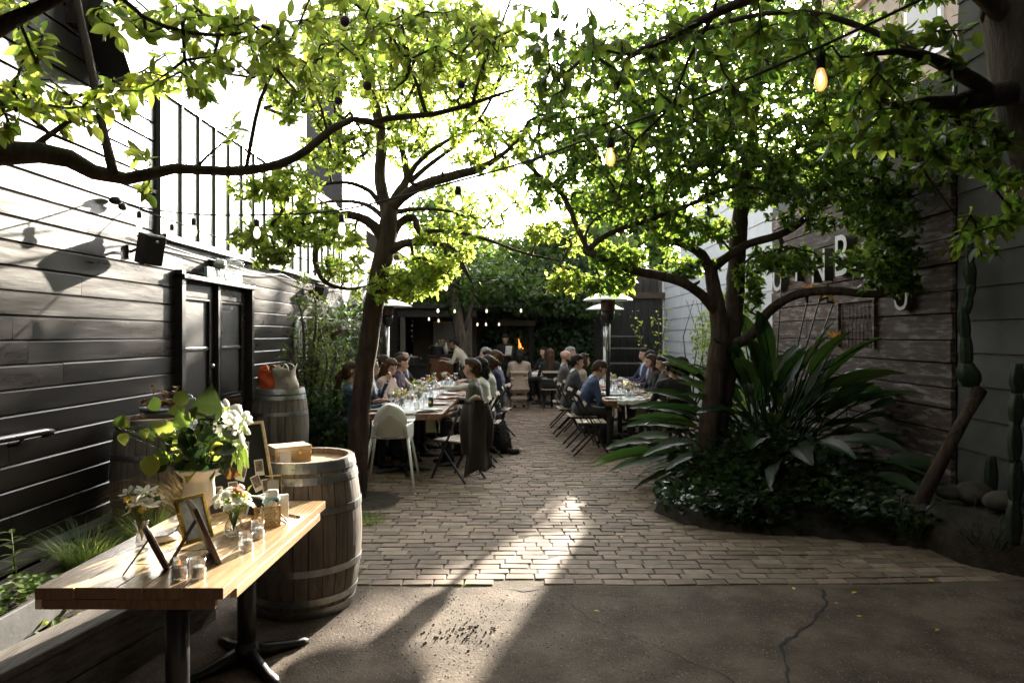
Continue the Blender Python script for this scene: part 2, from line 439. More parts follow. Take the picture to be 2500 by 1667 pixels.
MT['orangebag'] = mat('orange_canvas', (.62, .09, .02), (.7, .13, .03), rough=.7, scale=9, bump=.4, bscale=12, bdist=.01)
MT['totebag'] = mat('natural_canvas', (.50, .45, .37), (.58, .53, .45), rough=.8, scale=9, bump=.4, bscale=12, bdist=.01)
MT['strapo'] = mat('orange_strap', (.6, .22, .06), rough=.6)
MT['sage'] = mat('sage_napkin', (.34, .35, .21), (.40, .41, .26), rough=.85, scale=8, bump=.4, bscale=14)
MT['gauze'] = mat('white_gauze_runner', (.74, .75, .76), (.82, .83, .84), rough=.8, scale=14, bump=.7, bscale=22, bdist=.01)
MT['skin'] = mat('skin_light', (.50, .30, .21), (.56, .35, .26), rough=.5, scale=10)
MT['skin2'] = mat('skin_tan', (.42, .25, .165), (.47, .29, .2), rough=.5, scale=10)
MT['eye'] = mat('dark_eye', (.015, .012, .01), rough=.3)
MT['lip'] = mat('lip', (.36, .14, .11), rough=.5)
for nm, c in dict(hair_black=(.010, .008, .008), hair_brown=(.035, .018, .01), hair_auburn=(.06, .03, .016), hair_blond=(.22, .11, .04), hair_grey=(.2, .19, .18)).items():
    MT[nm] = mat(nm, c, tuple(x * 1.7 for x in c), rough=.58, spec=.22, scale=22, stretch=(3, 3, .4), bump=.7, bscale=30, bdist=.006)
def cloth(nm, c, v=1.25):
    MT[nm] = mat('cloth_' + nm, c, tuple(x * v for x in c), rough=.85, scale=9, bump=.6, bscale=9, bdist=.02, sheen=.1)
for nm, c in dict(denim=(.022, .05, .085), navy=(.018, .026, .062), blue=(.03, .048, .115), greysuit=(.072, .07, .066), midgrey=(.10, .10, .10), charcoal=(.03, .032, .036),
                  black=(.01, .01, .011), cream=(.46, .43, .34), ivory=(.56, .56, .5), beige=(.36, .28, .22), blush=(.5, .37, .34), shirt=(.68, .68, .66), lightblue=(.42, .5, .62),
                  olive=(.13, .12, .07), brownjacket=(.018, .012, .01), plum=(.05, .03, .06), taupe=(.33, .27, .2)).items():
    cloth(nm, c)
MT['shoe'] = mat('dark_shoe', (.014, .011, .01), rough=.35)
MT['dogfur'] = mat('black_fur', (.008, .007, .006), (.022, .017, .013), rough=.75, scale=30, stretch=(3, 3, .5), bump=1, bscale=40, bdist=.02)
MT['dogwhite'] = mat('pale_fur', (.42, .36, .28), (.55, .5, .42), rough=.8, scale=30)
MT['can'] = mat('blue_can', (.03, .10, .14), (.04, .12, .17), rough=.35, metal=.4)
MT['bottle'] = mat('dark_bottle', (.01, .012, .012), rough=.15)
MT['barwood'] = mat('bar_front_wood', (.12, .045, .02), (.2, .085, .04), rough=.45, scale=5, stretch=(6, 6, .5))
MT['interior'] = mat('dim_interior', (.05, .035, .02), (.09, .065, .04), rough=.8, scale=3)
MT['firebox'] = mat('soot', (.01, .008, .007), rough=.9)
MT['roof'] = mat('dark_roof', (.04, .038, .035), (.06, .056, .05), rough=.8)
MT['bluebucket'] = mat('pale_blue_tin', (.44, .54, .6), (.5, .6, .65), rough=.4)
MT['terracotta'] = mat('terracotta', (.4, .18, .09), (.46, .22, .12), rough=.8)
MT['planter'] = mat('grey_trough', (.09, .09, .09), (.13, .13, .128), rough=.6, scale=8, bump=.2)
# ================================================================ THE SETTING
XL, XR, YB = -3.0, 4.0, 19.2
g = MB(); g.add([(-60, -50, -.05), (60, -50, -.05), (60, 70, -.05), (-60, 70, -.05)], [(0, 1, 2, 3)])
tag(obj('ground', g, MT['soil']), kind='structure')

rg = random.Random(5)
# concrete slab with an uneven worn surface
def slab_h(x, y):
    return .010 + .004 * math.sin(x * 2.1 + y * 1.3) + .003 * math.sin(x * 5.3 - y * 4.1) + .0015 * math.sin(x * 13 + y * 11)
g = MB()
def slab_pt(u, v):
    x, y = -3.2 + 7.4 * u, -4 + 8.455 * v
    if v == 1: y += .012 * math.sin(x * 9) + .008 * math.sin(x * 23 + 1) - .006
    return Vector((x, y, slab_h(x, y) + (.004 if v == 1 else 0)))
g.grid(slab_pt, 180, 100)
slab = tag(obj('concrete_slab', g, MT['concrete']), kind='structure')
def crack(pts, w):
    m = MB(); vs = []
    P = sample([(Vector((x, y, 0)), 0) for x, y in pts], .05)
    for i, (p, _) in enumerate(P):
        t = (P[min(i + 1, len(P) - 1)][0] - P[max(i - 1, 0)][0]).normalized(); nrm = Vector((-t.y, t.x, 0))
        o = nrm * rg.uniform(-.012, .012); ww = w * rg.uniform(.4, 1.3)
        for s in (-1, 1):
            q = p + o + nrm * ww * s; vs.append((q.x, q.y, slab_h(q.x, q.y) + .003))
    m.add(vs, [(2 * i, 2 * i + 1, 2 * i + 3, 2 * i + 2) for i in range(len(P) - 1)])
    obj('crack', m, MT['firebox'], slab)
crack([(at(1995, 1430, 4.49).x, 4.42), (1.85, 4.15), (1.62, 3.85), (1.38, 3.6), (1.32, 3.35), (1.22, 3.1), (1.24, 2.8)], .009)
crack([(.25, 4.3), (.42, 3.95), (.62, 3.7), (.85, 3.45), (.98, 3.3), (1.05, 3.1)], .0035)
crack([(-.1, 4.42), (.02, 4.38), (.12, 4.41)], .012)
# loose stones and aggregate on the slab
def pebbles(n, place, r0, r1, name, m, parent=None):
    V, F = [], []
    base = [(1, 0, 0), (-1, 0, 0), (0, 1, 0), (0, -1, 0), (0, 0, 1), (0, 0, -1)]
    fc = [(0, 2, 4), (2, 1, 4), (1, 3, 4), (3, 0, 4), (2, 0, 5), (1, 2, 5), (3, 1, 5), (0, 3, 5)]
    mb = MB()
    for i in range(n):
        x, y, z = place(); r = rg.uniform(r0, r1); a = rg.uniform(0, 6.28)
        c, s = math.cos(a), math.sin(a)
        pts = []
        for bx, by, bz in base:
            bx *= r * rg.uniform(.7, 1.3); by *= r * rg.uniform(.6, 1.2); bz *= r * rg.uniform(.5, .9)
            pts.append((x + bx * c - by * s, y + bx * s + by * c, z + bz))
        mb.add(pts, fc, 0, True)
    return tag(obj(name, mb, m, parent), kind='stuff')
MT['pebble'] = mat('pale_aggregate', (.16, .135, .10), (.36, .31, .25), rough=.8, rand=.35, island=True, scale=20)
def pl():
    x, y = rg.uniform(-2.4, 3.6), rg.uniform(2.0, 4.43); return x, y, slab_h(x, y) + .001
pebbles(5200, pl, .002, .0058, 'gravel', MT['pebble'])
def pl2():
    x, y = rg.gauss(-.32, .12), rg.gauss(3.78, .09); return x, y, slab_h(x, y) + .004
pebbles(80, pl2, .004, .011, 'rubble', MT['concrete'])
def pl3():
    x, y = rg.gauss(-.45, .4), rg.gauss(3.9, .25); return x, y, slab_h(x, y) + .002
pebbles(130, pl3, .003, .0062, 'crumbled_gravel', MT['concrete'])

# bed outlines
BEDR = [(1.24, 6.35), (1.42, 5.9), (1.75, 5.68), (2.4, 5.55), (3.1, 5.25), (3.6, 4.7), (4.0, 4.3), (4.0, 10.6), (2.75, 9.6), (2.3, 8.4), (1.9, 7.8), (1.5, 7.2)]
def inside(x, y, poly):
    c = False; n = len(poly)
    for i in range(n):
        x1, y1 = poly[i]; x2, y2 = poly[(i + 1) % n]
        if (y1 > y) != (y2 > y) and x < (x2 - x1) * (y - y1) / (y2 - y1) + x1: c = not c
    return c
# brick paving laid in running courses
g = MB(); g.grid(lambda u, v: Vector((-3 + 7 * u, 4.44 + 14.8 * v, .007 + .003 * math.sin(u * 30 + v * 17))), 30, 60)
paving = tag(obj('brick_paving', g, MT['joint']), kind='structure')
bricks = []
j = 0; y = 4.503
while y < YB - .1:
    x = -2.45 + rg.uniform(0, .2)
    while x < 3.95:
        w = rg.uniform(.188, .212) if rg.random() > .08 else rg.uniform(.1, .14)
        cx = x + w / 2
        cy = y + .035 * math.sin(cx * .55 + y * .3) + (.05 * max(0, cx - .8) ** 2 * .35 if y < 7 else 0) * max(0, 1 - (y - 4.5) / 2.0)
        sl = .035 * .55 * math.cos(cx * .55 + y * .3) + (.05 * 2 * max(0, cx - .8) * .35 if y < 7 else 0) * max(0, 1 - (y - 4.5) / 2.0)
        keep = not inside(cx, cy, BEDR) and math.hypot(cx + 1.62, cy - 6.75) > .42
        if j == 0 and -.12 < cx < .12: keep = False
        if cx < -2.35 and y < 12: keep = False
        if keep: bricks.append((cx, cy, w - .004, .0965 + rg.uniform(-.003, .002), math.atan(sl)))
        x += w + .003
    y += .1; j += 1
def brick_pts(w, d, rr):
    h = rr.uniform(.010, .018); a = rr.uniform(-.014, .014); tx, ty = rr.uniform(-.02, .02), rr.uniform(-.03, .03)
    vs = []
    ca, sa = math.cos(a), math.sin(a)
    for ins, z in ((0, -.012), (.001, h - .006), (.004 + rr.uniform(0, .004), h)):
        for sx, sy in ((-1, -1), (1, -1), (1, 1), (-1, 1)):
            x_ = sx * (w / 2 - ins) + rr.uniform(-.002, .002); y_ = sy * (d / 2 - ins) + rr.uniform(-.0025, .0025)
            vs.append((x_ * ca - y_ * sa, x_ * sa + y_ * ca, z + (x_ * tx + y_ * ty if z > 0 else 0)))
    return vs
BF = [(i, (i + 1) % 4, 4 + (i + 1) % 4, 4 + i) for i in range(4)] + [(4 + i, 4 + (i + 1) % 4, 8 + (i + 1) % 4, 8 + i) for i in range(4)] + [(8, 9, 10, 11)]
def in_view(b):
    X = VX + b[0] / b[1] * FPX
    return -60 < X < 2560
vis = sorted([b for b in bricks if in_view(b)], key=lambda b: b[1])
def brick_lit(b): return b
near = [b for b in vis if b[1] < 4.44 + 1.6 and -1.6 < b[0] < 2.7][:300]
ns = set(near)
protos = []
for k in range(14):
    m = MB(); m.add(brick_pts(.188, .088, rg), BF); protos.append(m.mesh('brick', MT['brickobj']))
for b in near:
    o = bpy.data.objects.new('brick', rg.choice(protos)); COL.objects.link(o); o.parent = paving
    o.location = (b[0], b[1], 0); o.scale = (b[2] / .188, b[3] / .088, 1)
    o.rotation_euler = (0, 0, b[4] + (PI if rg.random() < .5 else 0))
m = MB()
for b in bricks:
    if b in ns: continue
    ca, sa = math.cos(b[4]), math.sin(b[4])
    m.add([(p[0] * ca - p[1] * sa + b[0], p[0] * sa + p[1] * ca + b[1], p[2]) for p in brick_pts(b[2], b[3], rg)], BF)
tag(obj('brick', m, MT['brick'], paving), kind='stuff')

# planting beds
def bed(name, poly, z, edge=.12):
    m = MB(); cx = sum(p[0] for p in poly) / len(poly); cy = sum(p[1] for p in poly) / len(poly)
    fine = []
    for i, p in enumerate(poly):
        q = poly[(i + 1) % len(poly)]; k = max(1, int(math.hypot(q[0] - p[0], q[1] - p[1]) / .2))
        for t in range(k): fine.append((p[0] + (q[0] - p[0]) * t / k, p[1] + (q[1] - p[1]) * t / k))
    n = len(fine); vs = []
    for f, zz in ((1, .0), (.97, z * .7), (.8, z), (.5, z * 1.1), (.2, z)):
        for x, y in fine: vs.append((cx + (x - cx) * f, cy + (y - cy) * f, zz + rg.uniform(-.012, .012)))
    vs.append((cx, cy, z))
    fs = [(r * n + i, r * n + (i + 1) % n, (r + 1) * n + (i + 1) % n, (r + 1) * n + i) for r in range(4) for i in range(n)]
    fs += [(4 * n + i, 4 * n + (i + 1) % n, 5 * n) for i in range(n)]
    m.add(vs, fs, 0, True)
    return tag(obj(name, m, MT['soil']), kind='structure')
bed('planting_bed', BEDR, .10)
bed('bed_mound', [(3.15, 4.9), (3.5, 4.5), (4.0, 4.35), (4.0, 8.4), (3.3, 8.0), (3.0, 6.5)], .27)
bed('raised_bed', [(-2.27, 2.0), (-1.86, 3.9), (-2.33, 4.8), (-2.36, 12.0), (-3.0, 12.0), (-3.0, 2.0)], .26)
bed('tree_pit', [(-1.62 + .44 * math.cos(a * .5236), 6.75 + .44 * math.sin(a * .5236)) for a in range(12)], .02)

# ---------------------------------------------------------------- left: dark boarded building
lb = thing('boarded_building', 'dark brown boarded building with double doors and a band of pale upright panels', 'building', (XL, 8, 0))
m = MB()
m.box((XL - .26, 1.3, 2.75), (.46, 8.7, 5.5)); m.box((XL - .26, 12.4, 1.22), (.46, 13.5, 2.44)); m.box((XL - .3, 8.5, 3.08), (.46, 5.7, 1.28))
m.box((XL - .3, 15.4, 2.9), (.5, 7.6, .9))
obj('wall', m, MT['blackwood'], lb, True)
m = MB(); m.box((XL - 2.2, 1.3, 5.55), (4.4, 8.9, .1)); m.box((XL - 2.2, 12.4, 3.78), (4.3, 13.4, .1)); obj('roof', m, MT['roof'], lb, True)
DY0, DY1, DZ = 5.99, 7.5, 2.15
def board(y0, y1, z, x=XL, h=.147):
    m = MB(); L = y1 - y0 - .004
    pr = [(-.028, .001), (0, .001), (.0015, .128), (-.012, .142), (-.028, .142)]
    pr = [(px + rg.uniform(-.0012, .0012), pz) for px, pz in pr]
    k = max(2, int(L / .5)); vs = []
    for i in range(k + 1):
        yy = y0 + .002 + L * i / k; wob = rg.uniform(-.0012, .0012)
        for px, pz in pr: vs.append((x + px + wob * (pz > .1), yy, z + pz + wob))
    fs = [(i * 5 + a, i * 5 + (a + 1) % 5, (i + 1) * 5 + (a + 1) % 5, (i + 1) * 5 + a) for i in range(k) for a in range(5)]
    fs += [(4, 3, 2, 1, 0), tuple(k * 5 + i for i in range(5))]
    m.add(vs, fs); obj('board', m, MT['blackboard'], lb, True)
row = 0; z = .302
while z < 5.3:
    cuts = [0.2]
    while cuts[-1] < 19.1:
        cuts.append(cuts[-1] + rg.uniform(2.2, 4.6))
    end = 19.15 if z < 2.36 else 5.62
    for a, b in zip(cuts, cuts[1:]):
        b = min(b, end)
        if a >= end: continue
        segs = [(a, b)]
        if z < DZ + .02:
            segs = [(a, min(b, DY0 - .05)), (max(a, DY1 + .05), b)]
        for s0, s1 in segs:
            if s1 - s0 > .12 and s1 > 2.2: board(max(s0, 2.0), s1, z)
    z += .147; row += 1
m = MB(); m.box((XL + .012, 5.66, 3.1), (.05, .06, 1.3)); obj('corner_board', m, MT['battens'], lb, True)
m = MB(); m.box((XL + .02, 8.5, 2.47), (.09, 5.66, .05)); m.box((XL + .0, 8.5, 3.70), (.06, 5.66, .06)); obj('panel_rail', m, MT['blackwood'], lb, True)
pm = MB(); pm.box((0, 0, 0), (.03, .285, 1.16)); pme = pm.mesh('panel', MT['palepanel'])
bm_ = MB(); bm_.box((0, 0, 0), (.04, .024, 1.17)); bme = bm_.mesh('batten', MT['battens'])
for i in range(17):
    yy = 5.86 + i * .33
    o = obj('panel', pme, None, lb); o.location = (-.012, yy - 8, 3.085)
    o = obj('batten', bme, None, lb); o.location = (.004, yy + .165 - 8, 3.085)
# double doors
m = MB()
m.box((XL + .012, DY0 - .02, 1.19), (.10, .07, 2.06)); m.box((XL + .012, DY1 + .02, 1.16), (.10, .06, 2.0)); m.box((XL + .02, (DY0 + DY1) / 2, 2.165), (.13, 1.62, .04)); m.box((XL - .02, 6.745, 1.16), (.10, .05, 1.98))
m.box((XL - .08, 6.745, .18), (.3, 1.5, .04))
obj('door_frame', m, MT['blackwood'], lb, True, bevel=.004)
def leaf(y0, y1, hinge_side):
    x0 = XL - .035; w = y1 - y0; m = MB()
    st = .085; top, gb, bot = 2.12, 1.02, .2
    for yc in (y0 + st / 2, y1 - st / 2): m.box((x0, yc, (top + bot) / 2), (.045, st, top - bot))
    for zc, hh in ((top - .06, .12), (gb - .09, .18), (bot + .09, .18)): m.box((x0, (y0 + y1) / 2, zc), (.043, w - 2 * st, hh))
    m.box((x0, (y0 + y1) / 2, .6), (.04, .05, .48)); m.box((x0, (y0 + y1) / 2, 1.52), (.041, w - 2 * st, .03))
    d = obj('door', m, MT['blackboard'], lb, True, bevel=.004)
    def sub(nm, mb, mt, bev=0):
        mb.shift(lb.location); return obj(nm, mb, mt, d, False, bevel=bev)
    for za, zb in ((gb + .02, 1.5), (1.54, top - .13)):
        p = MB(); p.box((x0 - .004, (y0 + y1) / 2, (za + zb) / 2), (.012, w - 2 * st - .01, zb - za)); sub('pane', p, MT['doorglass'])
    p = MB()
    for yc in (y0 + st + .012, y1 - st - .012): p.box((x0 + .018, yc, (gb + top) / 2 - .05), (.02, .018, top - gb - .13))
    for zc in (gb + .02, top - .135): p.box((x0 + .019, (y0 + y1) / 2, zc), (.02, w - 2 * st - .002, .018))
    sub('glazing_bead', p, MT['blackboard'])
    for a, b in ((y0 + st, (y0 + y1) / 2 - .025), ((y0 + y1) / 2 + .025, y1 - st)):
        p = MB(); p.box((x0 - .005, (a + b) / 2, .6), (.02, b - a - .004, .475)); sub('lower_panel', p, MT['blackwood'])
    kb = MB(); ky = y1 - .05 if hinge_side < 0 else y0 + .05
    kb.tube([(x0 + .02, ky, .98), (x0 + .06, ky, .98)], .012, 8); kb.ball((x0 + .075, ky, .98), .026, 10, 6); kb.lathe([(.001, 0), (.02, 0), (.02, .006), (.001, .006)], 10, (0, 0, 0))
    for i in range(len(kb.v) - 40, len(kb.v)):
        a = kb.v[i]; kb.v[i] = (x0 + .024 + a[2], ky + a[0], .98 + a[1])
    sub('knob', kb, MT['steel'])
    if hinge_side < 0:
        kb = MB(); kb.ball((x0 + .035, ky, 1.35), (.02, .024, .024), 8, 5); sub('deadbolt', kb, MT['steel'])
    else:
        p = MB(); p.box((x0 + .023, (y0 + y1) / 2, .93), (.006, w - 2 * st, .10)); sub('kick_strip', p, MT['browncard'])
    for zc in (.5, 1.22, 1.93):
        p = MB(); hy = y0 + .008 if hinge_side < 0 else y1 - .008
        p.box((x0 + .026, hy, zc), (.012, .02, .1)); sub('hinge', p, MT['black_metal'])
leaf(DY0 + .03, 6.715, -1); leaf(6.775, DY1 - .02, 1)
# tower with upright boards, beyond the panels
tw = thing('dark_tower', 'tall narrow dark tower of upright boards rising behind the tree on the left', 'tower', (XL - .3, 12.4, 0))
m = MB(); m.box((XL - .32, 12.4, 3.4), (.6, 1.7, 6.8)); obj('wall', m, MT['blackwood'], tw, True)
for i in range(9):
    m = MB(); m.box((XL - .005, 11.6 + i * .195, 4.5), (.02, .18, 4.6)); obj('board', m, MT['battens'], tw, True)
m = MB(); m.box((XL - .3, 12.4, 6.85), (.8, 1.9, .12)); obj('cap', m, MT['roof'], tw, True)
m = MB(); m.box((XL + .008, 12.3, 5.2), (.02, .6, .9)); obj('window', m, MT['palepanel'], tw, True)
# low white railing above the far end of the boarded wall
t = thing('roof_railing', 'white picket railing on top of the far boarded wall', 'railing', (XL - .1, 15.5, 2.5))
for i in range(24):
    m = MB(); m.box((XL - .1, 13.6 + i * .16, 2.95), (.02, .035, .75)); obj('picket', m, MT['whitemetal'], t, True)
m = MB(); m.box((XL - .1, 15.5, 3.33), (.04, 4.0, .05)); m.box((XL - .1, 15.5, 2.62), (.035, 4.0, .04)); obj('rail', m, MT['whitemetal'], t, True)

# handrail on the boarded wall
t = thing('handrail', 'dark pipe handrail fixed to the boarded wall near the camera', 'handrail', (XL, 3.4, 1.06))
m = MB(); m.tube([(XL + .09, 1.2, 1.09), (XL + .09, 3.0, 1.075), (XL + .09, 4.18, 1.06), (XL + .085, 4.24, 1.05), (XL + .03, 4.26, 1.03)], .021, 10); obj('rail', m, MT['blackboard'], t, True)
for yy in (3.1, 4.0):
    m = MB(); m.tube([(XL, yy, 1.0), (XL + .06, yy, 1.01), (XL + .09, yy, 1.05)], .010, 7); obj('bracket', m, MT['black_metal'], t, True)

# sign over the doors
t = thing('door_sign', 'small pale teal sign board with raised white lettering above the double doors', 'sign', (XL + .06, 6.76, 2.2))
m = MB(); m.box((XL + .07, 6.76, 2.24), (.03, .8, .1)); obj('board', m, MT['teal'], t, True, bevel=.003)
def text_mesh(s, size, ext=.004, name='text'):
    c = bpy.data.curves.new(name, 'FONT'); c.body = s; c.size = size; c.extrude = ext; c.align_x = 'CENTER'; c.align_y = 'CENTER'; c.resolution_u = 3
    o = bpy.data.objects.new(name, c); COL.objects.link(o)
    me = bpy.data.meshes.new_from_object(o.evaluated_get(bpy.context.evaluated_depsgraph_get()))
    bpy.data.objects.remove(o); bpy.data.curves.remove(c)
    me.name = name
    return me
def wall_text(s, size, pos, normal, mt, parent, ext=.004, name='lettering', up=(0, 0, 1)):
    me = text_mesh(s, size, ext, name); me.materials.clear()
    for q in (mt if isinstance(mt, list) else [mt]): me.materials.append(q)
    n = Vector(normal).normalized(); u = Vector(up); u = (u - n * u.dot(n)).normalized(); x = u.cross(n)
    M4 = Matrix.Translation(Vector(pos) - parent.location) @ Matrix((x, u, n)).transposed().to_4x4()
    o = obj(name, me, None, parent, mat4=M4); return o
wall_text('No speed', .10, (XL + .088, 6.76, 2.243), (1, 0, 0), MT['whitemetal'], t)

# bulkhead lamp over the sign
t = thing('wall_lamp', 'grey bulkhead lamp with a clear jar globe on the boarded wall above the sign', 'lamp', (XL, 6.66, 2.34))
def xlathe(prof, c, n=16):
    m = MB(); m.lathe(prof, n); m.v = [(c[0] + z, c[1] + x, c[2] + y) for x, y, z in m.v]; return m
obj('base', xlathe([(.001, 0), (.062, 0), (.062, .05), (.05, .056), (.05, .10), (.042, .105), (.042, .12), (.001, .12)], (XL, 6.66, 2.34)), MT['galv'], t, True)
obj('globe', xlathe([(.036, .12), (.05, .15), (.052, .2), (.045, .25), (.025, .28), (.001, .285)], (XL, 6.66, 2.34)), MT['glass'], t, True)
m = MB()
for k in range(4):
    a = k * PI / 2
    m.tube([(XL + .12, 6.66 + .058 * math.cos(a), 2.34 + .058 * math.sin(a)), (XL + .22, 6.66 + .06 * math.cos(a), 2.34 + .06 * math.sin(a)), (XL + .3, 6.66 + .02 * math.cos(a), 2.34 + .02 * math.sin(a))], .004, 5)
obj('cage', m, MT['steel'], t, True)

# loudspeakers
def speaker(loc, rz, tilt, label):
    t = thing('wall_speaker', label, 'speaker', loc, 0, 'loudspeakers on the boarded wall')
    m = MB(); w, h, d = .16, .23, .15
    poly = [(-w / 2, d / 2), (w / 2, d / 2), (w * .34, -d / 2), (-w * .34, -d / 2)]
    m.prism(poly, -h / 2, h / 2); rm = Euler((tilt, 0, rz)).to_matrix().to_4x4(); m.move(rm); obj('cabinet', m, MT['plastic_black'], t, bevel=.008)
    m = MB(); m.box((0, d / 2 + .006, 0), (w * .92, .012, h * .94)); m.move(rm); obj('grille', m, MT['black_metal'], t, bevel=.004)
    m = MB(); m.lathe([(.001, 0), (.012, 0), (.012, .006), (.001, .006)], 10); m.v = [(x, d / 2 + .014 + z_, y_ + .07) for x, y_, z_ in m.v]; m.move(rm); obj('badge', m, MT['steel'], t)
    m = MB(); m.tube([rm @ Vector((0, -.06, 0)), rm @ Vector((-.02, -.12, 0)), Vector((XL - loc[0] + .02, .02, -.02))], .011, 7); m.box((XL - loc[0] + .012, .02, -.02), (.022, .05, .1)); obj('bracket', m, MT['black_metal'], t)
    return t
speaker((-2.83, 5.2, 2.305), R(-118), R(-14), 'black loudspeaker bracketed to the white-lit wall near the hanging light string')
speaker((-2.86, 9.75, 2.27), R(-100), R(-16), 'smaller black loudspeaker under the panels, beyond the double doors')
# wall clips where the light string ends
t = tag(obj('cable_clamp', MB().ball((XL + .05, 4.98, 2.63), (.045, .05, .03), 7, 5).ball((XL + .06, 5.05, 2.6), (.03, .04, .03), 7, 5), MT['cable']), 'dark bunched cable clamp on the wall where the light string starts', 'clamp')
# flex running along the top board
def sagline(a, b, sag, n=16, kinks=0):
    a, b = Vector(a), Vector(b)
    return [a + (b - a) * (i / n) + Vector((0, 0, -sag * 4 * (i / n) * (1 - i / n) + (rg.uniform(-kinks, kinks) if kinks else 0))) for i in range(n + 1)]
m = MB(); m.tube(sagline((XL + .03, 5.3, 2.42), (XL + .05, 6.6, 2.37), .01, 8) + sagline((XL + .05, 6.7, 2.38), (XL + .05, 8.4, 2.4), .05, 8) + sagline((XL + .05, 8.5, 2.4), (XL + .05, 11.2, 2.4), .07, 10), .008, 6)
tag(obj('electric_flex', m, MT['cable']), 'thin black flex sagging along the boarded wall under the panels', 'cable')
# downpipe and hopper high on the wall
t = thing('downpipe', 'dark square downpipe with a pointed rain hopper high on the boarded wall', 'downpipe', (XL + .1, 4.9, 3.6))
m = MB(); m.tube([(XL + .12, 4.93, 5.4), (XL + .12, 4.93, 4.0), (XL + .11, 4.93, 3.72)], .052, 10); obj('pipe', m, MT['plastic_black'], t, True)
m = MB(); m.box((XL + .12, 4.78, 3.88), (.13, .34, .13)); obj('clamp_block', m, MT['plastic_black'], t, True, bevel=.006)
m = MB(); m.add([(XL + .02, 4.62, 3.8), (XL + .02, 5.13, 3.8), (XL + .02, 5.2, 3.68), (XL + .02, 4.9, 3.42), (XL + .24, 4.62, 3.8), (XL + .24, 5.1, 3.8), (XL + .24, 5.18, 3.68), (XL + .24, 4.9, 3.42)],
              [(3, 2, 1, 0), (4, 5, 6, 7), (0, 1, 5, 4), (1, 2, 6, 5), (2, 3, 7, 6), (3, 0, 4, 7)]); obj('hopper', m, MT['plastic_black'], t, True, bevel=.005)
m = MB(); m.box((XL + .05, 4.55, 4.55), (.08, .12, 1.7)); obj('conduit', m, MT['blackboard'], t, True)

# ---------------------------------------------------------------- right: sided wall
rb = thing('sided_wall', 'long grey lap sided wall along the right with an inset of whitewashed planks', 'wall', (XR, 7, 0))
m = MB(); m.box((XR + .22, 1.6, 4.1), (.38, 9.2, 8.2)); m.box((XR + .22, 8.5, 2.1), (.38, 4.5, 4.2)); m.box((XR + .22, 13.9, 2.2), (.38, 6.2, 4.4)); m.box((XR + .22, 18.0, 1.65), (.38, 2.0, 3.3))  # near section raised far above view to shade the right foreground
obj('wall', m, MT['greywall'], rb, True)
def lap(y0, y1, z, h, mt, nm='siding_board'):
    m = MB(); x = XR
    vs = [(x - .022, y0, z), (x - .022, y1, z), (x - .008, y1, z + h), (x - .008, y0, z + h), (x + .02, y0, z), (x + .02, y1, z), (x + .02, y1, z + h), (x + .02, y0, z + h)]
    m.add(vs, [(0, 3, 2, 1), (4, 5, 6, 7), (0, 1, 5, 4), (2, 3, 7, 6), (0, 4, 7, 3), (1, 2, 6, 5)])
    obj(nm, m, mt, rb, True)
z = .06
while z < 8.0:
    off = rg.uniform(0, 1.6)
    cuts = [-1.0, 2.2 + off * .6, 4.6 + off * .5, 6.22]
    for a, b in zip(cuts, cuts[1:]):
        if b > 1.5: lap(a, b - .003, z, .285, MT['greywall'])
    for a, b in ((10.78, 12.4 + off), (12.4 + off, 17.0), (17.0, 18.95)):
        if z + .285 < (4.45 if a < 17 else 3.4): lap(a, b - .003, z, .285, MT['palewall'])
    if z > 3.4 and z < 4.0: lap(6.26, 10.74, z, .285, MT['greywall'])
    z += .287
m = MB(); m.box((XR - .02, 18.0, 3.36), (.12, 1.95, .06)); m.box((XR - .02, 13.9, 4.5), (.12, 6.24, .06)); m.box((XR - .012, 18.98, 1.7), (.07, .09, 3.4)); obj('coping', m, MT['whitemetal'], rb, True)
z = .08
while z < 3.35:
    h = rg.choice((.19, .21, .235, .25)); y0 = 6.27
    cuts = [6.27, 6.27 + rg.uniform(1.2, 3.4), 10.74]
    for a, b in zip(cuts, cuts[1:]):
        pr = rg.uniform(0, .02)
        m = MB(); m.box((XR - .012 - pr / 2, (a + b) / 2, z + h / 2), (.035 + pr, b - a - .006, h - .012)); obj('plank', m, MT['plank'], rb, True, bevel=.004)
    z += h
# marquee letters, each one a thing
def letter(ch, size, y, zc, dep, label, rot=0):
    t = thing('sign_letter', label, 'letter', (XR - .1, y, zc), 0, 'old sign letters on the plank wall')
    me = text_mesh(ch, size, dep / 2, 'letter_body'); me.materials.append(MT['letterside']); me.materials.append(MT['letter'])
    for p in me.polygons: p.material_index = 1 if p.normal.z > .9 else 0
    n = Vector((-1, 0, 0)); u = Vector((0, math.sin(rot), math.cos(rot))); x = u.cross(n)
    o = obj('letter_body', me, None, t, mat4=Matrix.Translation((.03, 0, 0)) @ Matrix((x, u, n)).transposed().to_4x4())
    return t
letter('U', .62, 10.25, 2.5, .14, 'white sign letter U, farthest of the letters on the plank wall')
letter('T', .66, 9.55, 2.6, .14, 'white sign letter T on the plank wall between the U and the N')
letter('N', .6, 8.85, 2.52, .14, 'white sign letter N on the plank wall beside the rusty B')
letter('B', .72, 8.2, 2.58, .16, 'large white sign letter B with a rusty lower bowl')
letter('I', .56, 7.72, 2.48, .12, 'narrow white sign letter I on the plank wall past the B')
letter('U', .42, 6.95, 2.03, .12, 'low white sign letter U hung alone beside the grey siding')
t = thing('wire_trellis', 'small rusty wire grid in a wood frame on the plank wall', 'trellis', (XR - .06, 8.0, 1.85))
m = MB()
for i in range(9): m.tube([(XR - .06, 7.65 + i * .09, 1.5), (XR - .06, 7.65 + i * .09, 2.03)], .004, 5)
